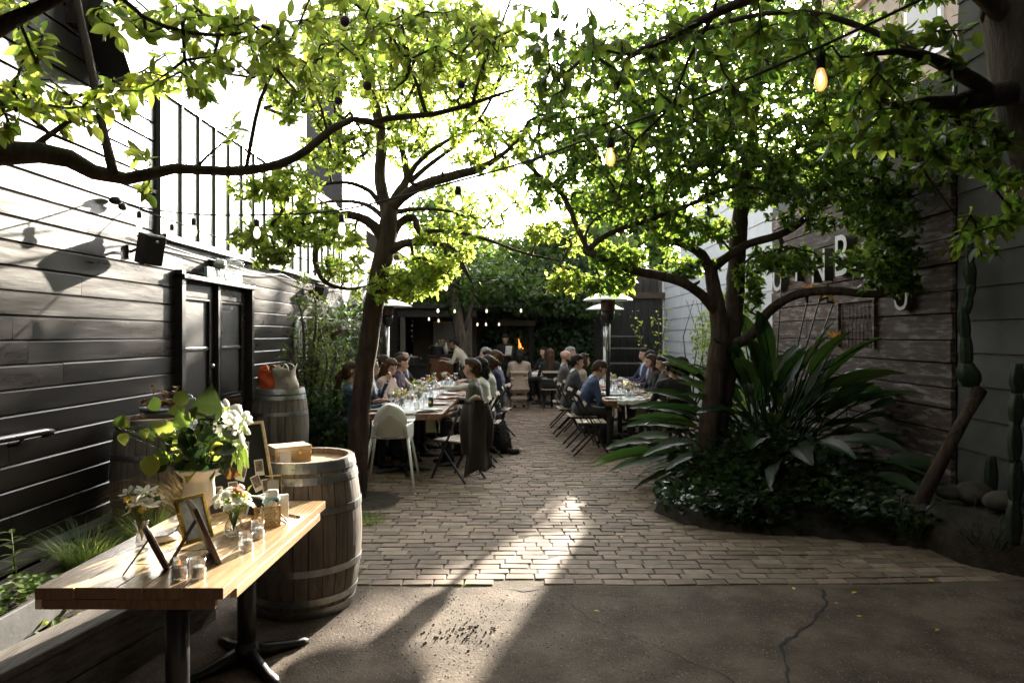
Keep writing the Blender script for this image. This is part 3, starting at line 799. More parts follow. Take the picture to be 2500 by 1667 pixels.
for i in range(6): m.tube([(XR - .056, 7.62, 1.52 + i * .09), (XR - .056, 8.4, 1.52 + i * .09)], .004, 5)
obj('grid', m, MT['browncard'], t, True)
m = MB(); m.box((XR - .065, 8.0, 2.06), (.04, .9, .04)); m.box((XR - .065, 7.58, 1.77), (.04, .04, .54)); m.box((XR - .065, 8.43, 1.77), (.04, .04, .54)); obj('frame', m, MT['plank'], t, True)

# neighbouring house over the right wall; unseen house added behind the camera for shade
nb = thing('neighbour_house', 'beige rendered house with a moulded eave seen through leaves above the right wall', 'house', (7.5, 11, 0))
m = MB(); m.box((7.6, 11, 4.6), (3.6, 4.6, 9.2)); obj('wall', m, MT['beige'], nb, True)
m = MB(); m.box((7.5, 11, 9.3), (4.2, 5.2, .25)); m.box((5.74, 11, 7.3), (.1, 4.7, .14)); m.box((5.70, 11, 7.43), (.18, 4.7, .1)); obj('cornice', m, MT['palewood'], nb, True)
for yy in (9.8, 12.0):
    m = MB(); m.box((5.785, yy, 6.2), (.05, .9, 1.3)); w_ = obj('window', m, MT['whitemetal'], nb, True)
    p = MB(); p.box((5.755, yy, 6.2), (.012, .72, 1.12)); p.shift(nb.location); obj('pane', p, MT['doorglass'], w_)
rh = thing('shade_house', 'unseen dark house added behind the camera to block sky light over the near end', 'house', (.5, -4.3, 0))
m = MB(); m.box((.5, -4.4, 4.1), (7.6, .5, 8.2)); obj('wall', m, MT['blackwood'], rh, True)
m = MB(); m.box((.5, -4.1, 1.05), (1.0, .08, 2.1)); obj('door', m, MT['blackboard'], rh, True)
m = MB(); m.box((.5, -3.9, 8.25), (8.4, 2.2, .14)); obj('roof', m, MT['roof'], rh, True)
m = MB(); m.box((.5, -.95, 3.19), (6.9, 6.3, .16)); obj('shade_roof', m, MT['blackwood'], rh, True)  # unseen roof on posts, added to darken the foreground
for x_ in (-2.9, 3.85):
    m = MB(); m.box((x_, 2.0 if x_ > 0 else 1.6, 1.55), (.12, .12, 3.1)); obj('shade_roof_post', m, MT['blackwood'], rh, True)

# ---------------------------------------------------------------- back wall, bar, fireplace, gate
bw = thing('garden_back_wall', 'dark timber wall closing the far end of the yard behind the ivy', 'wall', (.5, YB, 0))
for i in range(36):
    x0 = -2.98 + i * .195
    m = MB(); m.box((x0 + .095, YB + .04, 1.75), (.185, .05 + rg.uniform(0, .01), 3.5 + rg.uniform(-.02, .02))); obj('board', m, MT['blackwood'], bw, True)
m = MB(); m.box((.5, YB + .12, 1.75), (7.1, .06, 3.4)); obj('backing', m, MT['firebox'], bw, True)
bar = thing('bar_shelter', 'open timber bar shelter with a lit window at the far left end', 'shelter', (-2.0, 17.6, 0))
for x_, y_ in ((-2.9, 16.9), (-1.25, 16.9), (-2.9, 18.9), (-1.25, 18.9)):
    m = MB(); m.box((x_, y_, 1.15), (.11, .11, 2.3)); obj('post', m, MT['oldwood'], bar, True)
m = MB(); m.box((-2.05, 17.9, 2.36), (2.1, 2.4, .1)); m.box((-2.05, 16.86, 2.2), (1.95, .08, .2)); obj('roof', m, MT['roof'], bar, True)
m = MB(); m.box((-2.05, 18.6, 1.2), (1.7, .08, 2.3)); obj('wall', m, MT['interior'], bar, True)
m = MB(); m.box((-1.88, 18.52, 1.62), (.95, .06, .8)); w_ = obj('window', m, MT['palewood'], bar, True)
for i in range(3):
    p = MB(); p.box((-2.19 + i * .31, 18.475, 1.62), (.26, .02, .7)); p.shift(bar.location); obj('pane', p, MT['doorglass'], w_)
cn = thing('bar_counter', 'reddish wooden bar counter front in the far shelter', 'counter', (-1.86, 16.3, 0))
m = MB(); m.box((-1.86, 16.3, .57), (.56, .5, 1.14)); obj('front', m, MT['barwood'], cn, True, bevel=.01)
m = MB(); m.box((-1.86, 16.3, 1.165), (.64, .6, .05)); obj('counter_top', m, MT['blackwood'], cn, True)
cn = thing('black_counter', 'low black serving counter left of the reddish bar front', 'counter', (-2.5, 15.9, 0))
m = MB(); m.box((-2.45, 15.9, .47), (.66, .6, .94)); obj('body', m, MT['blackwood'], cn, True)
m = MB(); m.box((-2.45, 15.9, .96), (.72, .66, .04)); obj('counter_top', m, MT['black_metal'], cn, True)
def pot(x, y, z, r, h, label):
    t = thing('stock_pot', label, 'pot', (x, y, z), 0, 'pots on the serving counters')
    m = MB(); m.lathe([(.001, 0), (r, 0), (r, h), (r + .008, h), (r + .008, h + .006), (r - .006, h + .006), (r - .006, .01), (.001, .01)], 20); obj('body', m, MT['steel'], t)
    m = MB(); m.lathe([(r, h + .008), (r * .6, h + .03), (.02, h + .04), (.02, h + .07), (.001, h + .07)], 20); obj('lid', m, MT['steel'], t)
    for s in (-1, 1):
        m = MB(); m.tube([(s * r, -.03, h * .8), (s * (r + .035), -.02, h * .82), (s * (r + .035), .02, h * .82), (s * r, .03, h * .8)], .006, 6); obj('handle', m, MT['steel'], t)
pot(-2.52, 15.8, .98, .2, .16, 'wide steel pot on the low black counter')
pot(-1.98, 16.2, 1.19, .15, .2, 'tall steel pot on the reddish bar counter')
t = thing('bar_bottle', 'pale bottle standing on the reddish bar counter', 'bottle', (-1.76, 16.2, 1.19))
obj('body', MB().lathe([(.001, 0), (.045, 0), (.047, .16), (.018, .22), (.016, .29), (.001, .29)], 14), MT['cream'], t)
t = thing('tool_jar', 'jar of wooden spoons beside the tall pot on the bar', 'jar', (-1.88, 16.35, 1.19))
obj('body', MB().lathe([(.001, 0), (.06, 0), (.06, .16), (.052, .16), (.052, .01), (.001, .01)], 14), MT['steel'], t)
for k in range(4):
    obj('spoon', MB().tube([(0, 0, .02), (.05 * math.cos(k * 1.7), .04 * math.sin(k * 1.7), .3)], .007, 5).ball((.055 * math.cos(k * 1.7), .045 * math.sin(k * 1.7), .32), (.02, .01, .03), 6, 5), MT['oakhead'], t)
fp = thing('fireplace', 'dark outdoor fireplace with a wooden lintel and burning flames, set in the ivy wall', 'fireplace', (.0, 18.6, 0))
m = MB(); m.box((-.42, 18.7, .95), (.14, .5, 1.9)); m.box((.3, 18.7, .95), (.14, .5, 1.9)); m.box((-.06, 18.95, .95), (.6, .06, 1.9)); m.box((-.06, 18.75, .3), (.58, .4, .6)); obj('surround', m, MT['firebox'], fp, True)
m = MB(); m.box((-.06, 18.62, 1.98), (.94, .5, .16)); obj('lintel', m, MT['interior'], fp, True)
for k, (dx, h) in enumerate(((-.0, .36), (.03, .24), (-.03, .18))):
    m = MB(); m.tube([(dx, 18.6, 1.2), (dx + .03, 18.6, 1.28), (dx - .02, 18.6, 1.2 + h * .6), (dx - .045 + .02 * k, 18.6, 1.2 + h)], [.026, .03, .016, .003], 8); obj('flame', m, MT['flame'], fp, True)
m = MB(); m.lathe([(.001, 0), (.2, 0), (.24, .12), (.22, .12), (.18, .04), (.001, .04)], 18, (0, 18.6, 1.08)); m.tube([(0, 18.6, .6), (0, 18.6, 1.1)], .06, 8); obj('fire_bowl', m, MT['black_metal'], fp, True)
gt = thing('garden_gate', 'tall black board gate under a brown beam in the far right corner', 'gate', (3.0, 18.9, 0))
for i in range(10):
    m = MB(); m.box((2.02 + i * .19 + .09, 18.9, 1.32), (.184, .05, 2.64)); obj('board', m, MT['blackwood'], gt, True)
m = MB(); m.box((2.95, 18.84, 2.74), (2.1, .2, .16)); obj('beam', m, MT['interior'], gt, True)
sh = thing('shelf_rack', 'black open shelf rack standing before the gate', 'rack', (2.9, 18.3, 0))
for k, zz in enumerate((.5, .9, 1.3, 1.62)):
    m = MB(); m.box((2.75, 18.3, zz), (1.1, .35, .035)); obj('shelf', m, MT['palepanel' if 0 else 'planter'], sh, True)
for x_ in (2.2, 3.3):
    for y_ in (18.14, 18.46):
        m = MB(); m.box((x_, y_, .9), (.04, .04, 1.8)); obj('upright', m, MT['black_metal'], sh, True)

# retaining timbers of the raised bed
rt = thing('timber_edging', 'weathered grey timber edging of the raised bed under the plank table', 'edging', (-2.0, 3.0, 0))
a0, a1 = Vector((-2.34, 1.4, 0)), Vector((-1.80, 3.95, 0))
dr = (a1 - a0).normalized(); nn = Vector((dr.y, -dr.x, 0))
for k, (zz, th, hh) in enumerate(((.075, .10, .14), (.222, .10, .145))):
    m = MB(); m.bar(a0 + Vector((0, 0, zz)), a1 + Vector((0, 0, zz)) - dr * (.04 * k), th, hh); obj('sleeper', m, MT['oldwood'], rt, True, bevel=.008)
m = MB(); m.bar(a0 + Vector((0, 0, .315)) - nn * .04, a1 + Vector((0, 0, .315)) - nn * .04, .19, .04); obj('capping', m, MT['oldwood'], rt, True, bevel=.006)
wt = thing('timber_ledge', 'long weathered plank ledge lying along the foot of the boarded wall', 'ledge', (-2.9, 4.2, .3))
for k, (x_, zz) in enumerate(((-2.93, .335), (-2.72, .31), (-2.56, .30))):
    m = MB(); m.box((x_, 3.6 - k * .15, zz), (.13 + .02 * k, 3.4 - k * .4, .045)); obj('plank', m, MT['oldwood'], wt, True, bevel=.005)
# ================================================================ LEAF SHAPES
def _rows(rows, fold=.22, droop=.16, curl=0.0):
    """Leaf outline: base point, rows of left-mid-right, tip. rows: (t, half width)."""
    v = [(0, 0, 0)]; f = []
    for t, w in rows:
        z = -droop * t * t
        v += [(-w, t, z + fold * w - curl * w * w), (0, t, z), (w, t, z + fold * w - curl * w * w)]
    v.append((0, 1, -droop)); n = len(rows); tip = len(v) - 1
    f += [(0, 2, 1), (0, 3, 2)]
    for i in range(n - 1):
        a = 1 + 3 * i; f += [(a, a + 1, a + 4, a + 3), (a + 1, a + 2, a + 5, a + 4)]
    a = 1 + 3 * (n - 1); f += [(a, a + 1, tip), (a + 1, a + 2, tip)]
    return v, f
SHAPES = dict(plum=_rows([(.3, .20), (.62, .23)]), lance=_rows([(.3, .10), (.62, .10)], .4, .3), round=_rows([(.12, .3), (.35, .46), (.65, .42), (.88, .22)], .2, .12), ivy=_rows([(.2, .42), (.5, .30)], .2, .1),
              petal=_rows([(.2, .12), (.45, .24), (.75, .24), (.92, .12)], -.3, .35), plumfine=_rows([(.08, .05), (.22, .16), (.42, .235), (.62, .225), (.80, .14), (.93, .05)], .3, .2),
              heart=_rows([(-.06, .20), (.05, .36), (.2, .44), (.4, .40), (.6, .29), (.78, .16), (.92, .05)], .22, .2))
def basis(D, Nn):
    D = D / np.maximum(np.linalg.norm(D, axis=1, keepdims=True), 1e-9)
    X = np.cross(D, Nn); X /= np.maximum(np.linalg.norm(X, axis=1, keepdims=True), 1e-9)
    Z = np.cross(X, D)
    return X, D, Z
def leafmesh(name, mt, P, D, Nn, L, shape, W=None):
    """One mesh of many leaves; P, D, Nn: (n,3); L: (n,) lengths."""
    P, D, Nn, L = np.asarray(P, float), np.asarray(D, float), np.asarray(Nn, float), np.asarray(L, float)
    T, LF = SHAPES[shape]; T = np.array(T, float); n, k = len(P), len(T)
    X, Y, Z = basis(D, Nn); Wd = L if W is None else np.asarray(W, float)
    V = P[:, None, :] + X[:, None, :] * (T[None, :, 0:1] * Wd[:, None, None]) + Y[:, None, :] * (T[None, :, 1:2] * L[:, None, None]) + Z[:, None, :] * (T[None, :, 2:3] * L[:, None, None])
    me = bpy.data.meshes.new(name)
    me.vertices.add(n * k); me.vertices.foreach_set('co', V.reshape(-1).astype(np.float32))
    lens = np.array([len(f) for f in LF]); flat = np.array([i for f in LF for i in f])
    nl = len(flat); me.loops.add(n * nl); me.polygons.add(n * len(LF))
    me.loops.foreach_set('vertex_index', (flat[None, :] + (np.arange(n) * k)[:, None]).reshape(-1).astype(np.int32))
    st = np.concatenate([[0], np.cumsum(lens)[:-1]])
    me.polygons.foreach_set('loop_start', (st[None, :] + (np.arange(n) * nl)[:, None]).reshape(-1).astype(np.int32))
    me.polygons.foreach_set('use_smooth', np.ones(n * len(LF), bool))
    me.materials.append(mt); me.update(calc_edges=True); me.validate()
    return me
UNITLEAF = {}
def leafobj(name, mt, p, d, nn, L, shape, parent, W=1.0):
    key = (shape, mt.name)
    if key not in UNITLEAF: UNITLEAF[key] = leafmesh(name, mt, [(0, 0, 0)], [(0, 1, 0)], [(0, 0, 1)], [1.0], shape)
    X, Y, Z = basis(np.array([d], float), np.array([nn], float))
    m = Matrix(((X[0][0] * L * W, Y[0][0] * L, Z[0][0] * L, p[0]), (X[0][1] * L * W, Y[0][1] * L, Z[0][1] * L, p[1]), (X[0][2] * L * W, Y[0][2] * L, Z[0][2] * L, p[2]), (0, 0, 0, 1)))
    o = bpy.data.objects.new(name, UNITLEAF[key]); COL.objects.link(o); o.parent = parent; o.matrix_basis = m
    return o
def rdir(rr, up=0.0):
    z = rr.uniform(-1, 1); a = rr.uniform(0, 2 * PI); s = math.sqrt(1 - z * z)
    return Vector((s * math.cos(a), s * math.sin(a), z + up)).normalized()

# ================================================================ FOREGROUND: BARRELS, TABLE AND WHAT STANDS ON IT
rg = random.Random(21)
def barrel(loc, h, rt, rbil, label, ns=24, rz=0):
    t = thing('wine_barrel', label, 'barrel', loc, rz, 'old wine barrels along the left side')
    def rad(z): return rt + (rbil - rt) * (1 - (2 * z / h - 1) ** 2)
    nz = 12; da = 2 * PI / ns
    for k in range(ns):
        a0 = k * da; gap = .03 * da
        m = MB(); vs = []
        off = rg.uniform(-.002, .002)
        for i in range(nz + 1):
            z = h * i / nz; r = rad(z) + off
            for j in range(4):
                a = a0 + gap + (da - 2 * gap) * j / 3
                vs.append((r * math.cos(a), r * math.sin(a), z))
            for j in range(2):
                a = a0 + gap + (da - 2 * gap) * (1 - j)
                vs.append(((r - .028) * math.cos(a), (r - .028) * math.sin(a), z))
        fs = [(i * 6 + j, i * 6 + (j + 1) % 6, (i + 1) * 6 + (j + 1) % 6, (i + 1) * 6 + j) for i in range(nz) for j in range(6)]
        fs += [(5, 4, 3, 2, 1, 0), tuple(nz * 6 + j for j in range(6))]
        m.add(vs, fs, 0, False); obj('stave', m, MT['oak'], t)
    for zc, w in ((.965, .055), (.885, .042), (.69, .04), (.31, .04), (.115, .042), (.035, .055)):
        z0, z1 = zc * h - w / 2, zc * h + w / 2
        m = MB(); m.lathe([(rad(z0) - .002, z0), (rad(z0) + .004, z0), (rad(zc * h) + .0045, zc * h), (rad(z1) + .004, z1), (rad(z1) - .002, z1)], 48, (0, 0, 0), 0, False)
        m.ball(((rad(zc * h) + .004) * math.cos(-1.5), (rad(zc * h) + .004) * math.sin(-1.5), zc * h), (.006, .006, .006), 6, 4)
        obj('hoop', m, MT['galv'], t)
    m = MB()
    for i in range(7):
        x0, x1 = -rt + .03 + i * (2 * rt - .06) / 7, -rt + .03 + (i + 1) * (2 * rt - .06) / 7 - .003
        rr = rt - .03
        def yy(x): return math.sqrt(max(0, rr * rr - x * x))
        P_ = [(x0, -yy(x0)), ((x0 + x1) / 2, -yy((x0 + x1) / 2)), (x1, -yy(x1)), (x1, yy(x1)), ((x0 + x1) / 2, yy((x0 + x1) / 2)), (x0, yy(x0))]
        m.add([(x, y, h - .035) for x, y in P_], [tuple(range(6))])
    m.lathe([(.001, h - .04), (rt - .024, h - .04)], 30)
    obj('head', m, MT['oakhead'], t)
    return t
B1 = barrel((-1.325, 4.2, slab_h(-1.3, 4.2) - .004), .905, .29, .345, 'large oak wine barrel behind the plank table, a wooden box on top', 26)
B2 = barrel((-2.67, 5.02, .22), .83, .255, .30, 'oak wine barrel against the wall with a bowl of succulents on top')
B3 = barrel((-2.62, 7.45, .22), .86, .25, .30, 'oak wine barrel by the double doors with an orange and a beige bag on top')

# plank table
PT = thing('plank_table', 'long narrow wooden plank table on black pedestals, set with frames and flowers', 'table', (-1.41, 3.1, 0))
TZ = .74; ty0, ty1, tx0, tx1 = 2.46, 3.755, -1.751, -1.066
x = tx0
for w in (.142, .152, .094, .145, .149):
    m = MB(); m.box((x + w / 2, (ty0 + ty1) / 2 + rg.uniform(-.003, .003), TZ - .021), (w - .0025, ty1 - ty0, .042)); m.m[2] = m.m[3] = 1; obj('plank', m, [MT['tablewood'], MT['tableshade']], PT, True, bevel=.003); x += w
m = MB(); m.box((-1.41, ty0 + .012, TZ - .060), (.62, .024, .036)); obj('apron', m, MT['tableshade'], PT, True, bevel=.002)
m = MB(); m.box((-1.41, ty1 - .012, TZ - .060), (.62, .024, .036)); obj('apron', m, MT['tablewood'], PT, True, bevel=.002)
for x_ in (tx0 + .014, tx1 - .014):
    m = MB(); m.box((x_, (ty0 + ty1) / 2, TZ - .060), (.026, ty1 - ty0 - .002 - (.22 if x_ > -1.2 else 0) , .036)); obj('apron', m, MT['tablewood'], PT, True, bevel=.002)
def pedestal(x, y, zt, parent, r=.044, arm=.3, ang=45):
    p = MB(); p.tube([(x, y, .05), (x, y, zt)], r, 20); p.lathe([(r, .05), (r + .02, .06), (r + .012, .1), (r, .12)], 20, (x, y, 0)); c = obj('pedestal', p, MT['black_metal'], parent, True)
    p = MB(); p.box((x, y, zt - .005), (.24, .24, .01)); p.shift(parent.location); obj('mounting_plate', p, MT['black_metal'], c)
    for k in range(4):
        a = R(ang + 90 * k); d = Vector((math.cos(a), math.sin(a), 0)); n = Vector((-d.y, d.x, 0))
        p = MB(); secs = [(.02, .03, .02, .10), (.12, .026, .02, .075), (arm * .75, .024, .012, .05), (arm, .03, .0, .042), (arm + .03, .02, .0, .03)]
        vs = []
        for dd, hw, z0, z1 in secs:
            b = Vector((x, y, 0)) + d * dd
            vs += [b - n * hw + Vector((0, 0, z0)), b + n * hw + Vector((0, 0, z0)), b + n * hw * .75 + Vector((0, 0, z1)), b - n * hw * .75 + Vector((0, 0, z1))]
        fs = [(i * 4 + j, i * 4 + (j + 1) % 4, (i + 1) * 4 + (j + 1) % 4, (i + 1) * 4 + j) for i in range(4) for j in range(4)] + [(3, 2, 1, 0), (16, 17, 18, 19)]
        p.add(vs, fs, 0, True); p.shift(parent.location); obj('foot', p, MT['black_metal'], c)
pedestal(-1.345, 2.68, TZ - .045, PT)
pedestal(-1.37, 3.42, TZ - .045, PT)

# box and card on the barrel
bx = thing('gift_box', 'pale wooden card box with cane panels on the large barrel', 'box', (-1.42, 4.2, .876), R(36))
m = MB(); m.box((0, 0, .035), (.22, .16, .07)); obj('body', m, MT['palewood'], bx, bevel=.003)
m = MB(); m.box((0, 0, .086), (.226, .166, .03)); obj('lid', m, MT['palewood'], bx, bevel=.004)
for s, ax in ((-1, 'y'), (-1, 'x'), (1, 'x')):
    m = MB()
    wdt, off = (.17, .0815) if ax == 'y' else (.11, .1115)
    for i in range(12):
        for sgn in (-1, 1):
            u0 = -wdt / 2 + wdt * i / 11
            a = (u0, .012); b = (u0 + sgn * .03, .058)
            if ax == 'y': m.bar((a[0], s * off, a[1]), (b[0], s * off, b[1]), .003, .0025, (0, 1, 0))
            else: m.bar((s * off, a[0], a[1]), (s * off, b[0], b[1]), .003, .0025, (1, 0, 0))
    obj('cane_panel', m, MT['wicker'], bx)
m = MB(); m.box((.04, -.083, .066), (.022, .004, .028)); obj('latch', m, MT['gold'], bx)
t = thing('folded_card', 'small white folded card standing against the wooden box', 'card', (-1.385, 4.03, .876), R(20))
m = MB(); m.add([(-.032, 0, 0), (.032, 0, 0), (.03, .02, .085), (-.03, .02, .085), (-.032, .04, 0), (.032, .04, 0)], [(0, 1, 2, 3), (3, 2, 5, 4)]); obj('sheet', m, MT['paper'], t, solid=.001)

# candles
for k, (x, y, lab) in enumerate(((-1.272, 2.55, 'votive candle in clear glass, left one of the front pair'), (-1.207, 2.556, 'votive candle in clear glass, right one of the front pair'),
                                 (-1.158, 2.885, 'votive candle in clear glass near the plain table edge'), (-1.178, 3.065, 'votive candle in clear glass just before the cane basket'))):
    t = thing('votive_candle', lab, 'candle', (x, y, TZ), 0, 'votive candles on the plank table')
    r, h = .0285, .078
    obj('glass', MB().lathe([(.001, .001), (r * .92, .001), (r, .008), (r, h), (r - .0022, h), (r - .0022, .009), (.001, .009)], 24), MT['glass'], t)
    obj('wax', MB().lathe([(.001, .01), (r - .004, .01), (r - .004, .045), (.006, .0435), (.001, .0435)], 20), MT['wax'], t)
    obj('wick', MB().tube([(0, 0, .043), (.001, 0, .052)], .001, 5), MT['ink'], t)
    if k == 0: obj('flame', MB().lathe([(.0005, .05), (.004, .056), (.003, .064), (.0005, .074)], 8), MT['flame'], t)

# framed pictures and easels
def frame_thing(name, label, cat, pos, yaw, lean, w, h, bw, dep, mframe, mface, strut=0, oval=False, inset=None):
    t = thing(name, label, cat, pos, 0)
    RM = Matrix.Rotation(yaw, 4, 'Z') @ Matrix.Rotation(-lean, 4, 'X')
    m = MB()
    if oval:
        n = 36; vs = []
        for f, yy in ((1, -dep / 2), (1, dep / 2), (.8, dep / 2), (.8, -dep / 2)):
            for i in range(n):
                a = 2 * PI * i / n; vs.append((w / 2 * f * math.cos(a), yy, h / 2 + h / 2 * f * math.sin(a)))
        fs = [(r * n + i, r * n + (i + 1) % n, ((r + 1) % 4) * n + (i + 1) % n, ((r + 1) % 4) * n + i) for r in range(4) for i in range(n)]
        m.add(vs, fs, 0, True)
    else:
        for s in (-1, 1): m.box((s * (w / 2 - bw / 2), 0, h / 2), (bw, dep, h))
        m.box((0, 0, bw / 2), (w - 2 * bw, dep, bw)); m.box((0, 0, h - bw / 2), (w - 2 * bw, dep, bw))
    m.move(RM); obj('frame', m, mframe, t, bevel=.0012)
    m = MB()
    if oval: m.v = []; m.lathe([(.001, 0), (w * .42, 0)], 30); m.v = [(x, -dep * .1, h / 2 + y * h / w) for x, y, z in m.v]
    else: m.box((0, dep * .05, h / 2), (w - 2 * bw - .001, dep * .25, h - 2 * bw - .001))
    m.move(RM); obj('picture', m, mface, t)
    m = MB()
    if oval: m.lathe([(.001, 0), (w * .44, 0)], 30); m.v = [(x, dep * .52, h / 2 + y * h / w) for x, y, z in m.v]
    else: m.box((0, dep * .55, h / 2), (w - .006, .003, h - .006))
    m.move(RM); obj('backing', m, MT['plastic_black'], t)
    if strut:
        top = RM @ Vector((0, dep * .7, h * .72)); foot = Vector((math.sin(-yaw) * 0, 0, 0)) + Matrix.Rotation(yaw, 3, 'Z') @ Vector((0, strut, 0))
        m = MB(); m.bar(top, foot + Vector((0, 0, .002)), .042 if not oval else .02, .003, (Matrix.Rotation(yaw, 3, 'Z') @ Vector((0, 1, 0)))); obj('easel_back', m, MT['plastic_black'], t)
        m = MB(); a = top * .35 + foot * .65; b = RM @ Vector((0, dep * .6, h * .2)); m.tube([a, (a + b) / 2 + Vector((0, 0, -.006)), b], .0015, 5); obj('ribbon', m, MT['plastic_black'], t)
    return t, RM
frame_thing('oval_frame', 'oval picture frame seen from behind, standing nearest the table corner', 'picture frame', (-1.375, 2.66, TZ), R(121), R(24), .13, .19, .02, .018, MT['browncard'], MT['photo'], .15, True)
frame_thing('gold_frame', 'brass picture frame with a faded photograph, standing before the white urn', 'picture frame', (-1.425, 3.03, TZ), R(62), R(20), .14, .20, .014, .02, MT['gold'], MT['photo'], .15)
t, RM = frame_thing('brown_frame', 'dark brown beaded picture frame seen nearly edge on', 'picture frame', (-1.245, 2.79, TZ), R(124), R(21), .19, .25, .018, .016, MT['browncard'], MT['photo'], .17)
m = MB()
for i in range(22): m.ball((-.085, .0, .012 + i * .0106), .0042, 6, 4)
m.move(RM); obj('beading', m, MT['gold'], t)
t, RM = frame_thing('message_frame', 'thin brass glass frame holding a printed card, leaning by the barrel', 'picture frame', (-1.385, 3.665, TZ), R(18), R(22), .205, .155, .005, .012, MT['gold'], MT['glass'], 0)
for o in list(t.children):
    if o.name.startswith('backing'): bpy.data.objects.remove(o)
m = MB(); m.box((.0, .001, .07), (.165, .0015, .118)); m.move(RM); cd = obj('card', m, MT['cardgrey'], t)
for s, sz, zz in (('show', .022, .07),):
    me = text_mesh(s, sz, .0002, 'lettering'); me.materials.append(MT['ink']); o = obj('lettering', me, None, cd, mat4=RM @ Matrix.Translation((.035, -.0012, zz)) @ Matrix.Rotation(R(90), 4, 'X'))
m = MB()
for a, b, c_, d_ in ((-.007, .108, .014, .001), (-.007, .095, .014, .001), (-.007, .1015, .014, .001)): m.box((0, -.001, b), (c_, .0006, d_))
for x_ in (-.007, 0, .007): m.box((x_, -.001, .1015), (.001, .0006, .014))
m.move(RM); obj('monogram', m, MT['ink'], cd)
m = MB(); m.ball((.105, 0, .09), .004, 6, 4); m.box((.105, 0, .115), (.008, .006, .003)); m.move(RM); obj('clasp', m, MT['gold'], t)
# black board with snapshots
t, RM = frame_thing('snapshot_board', 'black display board in a pale wood frame pinned with small snapshots', 'display board', (-1.445, 3.565, TZ), R(56), R(16), .40, .45, .014, .02, MT['palewood'], MT['plastic_black'], 0)
for px, pz, an in ((.06, .31, 12), (.13, .20, 3), (.02, .19, 25), (.10, .12, -14), (-.04, .11, 4), (-.12, .24, -10), (.155, .09, 2), (-.02, .34, -6), (-.13, .1, 5)):
    Q = RM @ Matrix.Translation((px, -.004, pz)) @ Matrix.Rotation(R(an), 4, 'Y')
    m = MB(); m.box((0, 0, 0), (.054, .001, .086)); m.move(Q); p = obj('snapshot', m, MT['paper'], t)
    m = MB(); m.box((0, -.0008, .008), (.044, .0008, .058)); m.move(Q); obj('print', m, MT['snap'], p)

# small cylinder lying by the frames
t = thing('paper_roll', 'short white rolled paper lying behind the brass frame', 'paper roll', (-1.56, 3.0, TZ + .017))
m = MB(); m.tube([(-.03, -.04, 0), (.03, .05, 0)], .017, 14); obj('roll', m, MT['paper'], t)
t = thing('pen', 'dark brown pen lying on the sunlit table beside the basket', 'pen', (-1.16, 3.44, TZ + .005))
obj('barrel', MB().tube([(-.06, .035, 0), (-.02, .012, 0), (.045, -.026, 0)], [.003, .005, .0045], 9), MT['browncard'], t)
obj('cap', MB().tube([(.042, -.0245, 0), (.062, -.036, 0)], .0056, 9), MT['browncard'], t)

# cane basket with instant cameras
bk = thing('cane_basket', 'open cane basket on the plank table holding cameras', 'basket', (-1.235, 3.31, TZ), R(29))
def canewall(p0, p1, h, nm, n):
    m = MB(); p0, p1 = Vector(p0), Vector(p1); d = p1 - p0; L = d.length; up = Vector((0, 0, 1)); nrm = d.cross(up).normalized()
    m.bar(p0 + up * .004, p1 + up * .004, .006, .008); m.bar(p0 + up * (h - .004), p1 + up * (h - .004), .006, .008)
    for i in range(n + 1):
        a = p0 + d * (i / n); m.bar(a, a + up * h, .004, .004, nrm)
    cell = L / n
    for i in range(-int(h / cell) - 1, n + 1):
        for sgn in (0, 1):
            u0, u1 = i * cell, i * cell + h
            a, b, za, zb = u0, u1, 0.004, h - .004
            if a < 0: za = -a; a = 0
            if b > L: zb = h - (b - L); b = L
            if b <= a or zb <= za: continue
            if sgn: a, b = L - a, L - b
            m.bar(p0 + d.normalized() * a + up * za, p0 + d.normalized() * b + up * zb, .0035, .003, nrm)
    for k in (.33, .66): m.bar(p0 + up * h * k, p1 + up * h * k, .003, .0035)
    obj(nm, m, MT['wicker'], bk)
cw, cd_, ch = .105, .185, .1
canewall((-cw / 2, -cd_ / 2, 0), (cw / 2, -cd_ / 2, 0), ch, 'side_panel', 4); canewall((-cw / 2, cd_ / 2, 0), (cw / 2, cd_ / 2, 0), ch, 'side_panel', 4)
canewall((-cw / 2, -cd_ / 2, 0), (-cw / 2, cd_ / 2, 0), ch, 'side_panel', 7); canewall((cw / 2, -cd_ / 2, 0), (cw / 2, cd_ / 2, 0), ch, 'side_panel', 7)
m = MB(); m.box((0, 0, .006), (cw - .01, cd_ - .01, .006)); obj('base', m, MT['wicker'], bk)
t = thing('mint_camera', 'mint green instant camera standing in the cane basket', 'camera', (-1.195, 3.29, TZ + .012), R(20))
m = MB(); m.prism([(-.036, -.02), (.036, -.02), (.036, .02), (-.036, .02)], 0, .12); obj('body', m, MT['mint'], t, bevel=.012)
m = MB(); m.box((0, 0, .135), (.058, .036, .04)); obj('top_housing', m, MT['white'], t, bevel=.012)
m = MB(); m.lathe([(.001, 0), (.022, 0), (.022, .018), (.017, .02), (.001, .012)], 18); m.v = [(x, -.02 - z, y + .085) for x, y, z in m.v]; obj('lens', m, MT['white'], t)
m = MB()
for x_ in (.006, .02): m.ball((x_, -.022, .105), (.006, .004, .006), 8, 5)
obj('viewfinder', m, MT['plastic_black'], t)
t = thing('black_camera', 'black and silver compact camera with a looped wrist strap hanging over the basket', 'camera', (-1.285, 3.30, TZ + .035), R(35))
m = MB(); m.box((0, 0, .05), (.075, .035, .1), (0, R(14), 0)); obj('body', m, MT['steel'], t, bevel=.01)
m = MB(); m.box((0, -.019, .05), (.055, .006, .08), (0, R(14), 0)); obj('screen', m, MT['plastic_black'], t, bevel=.003)
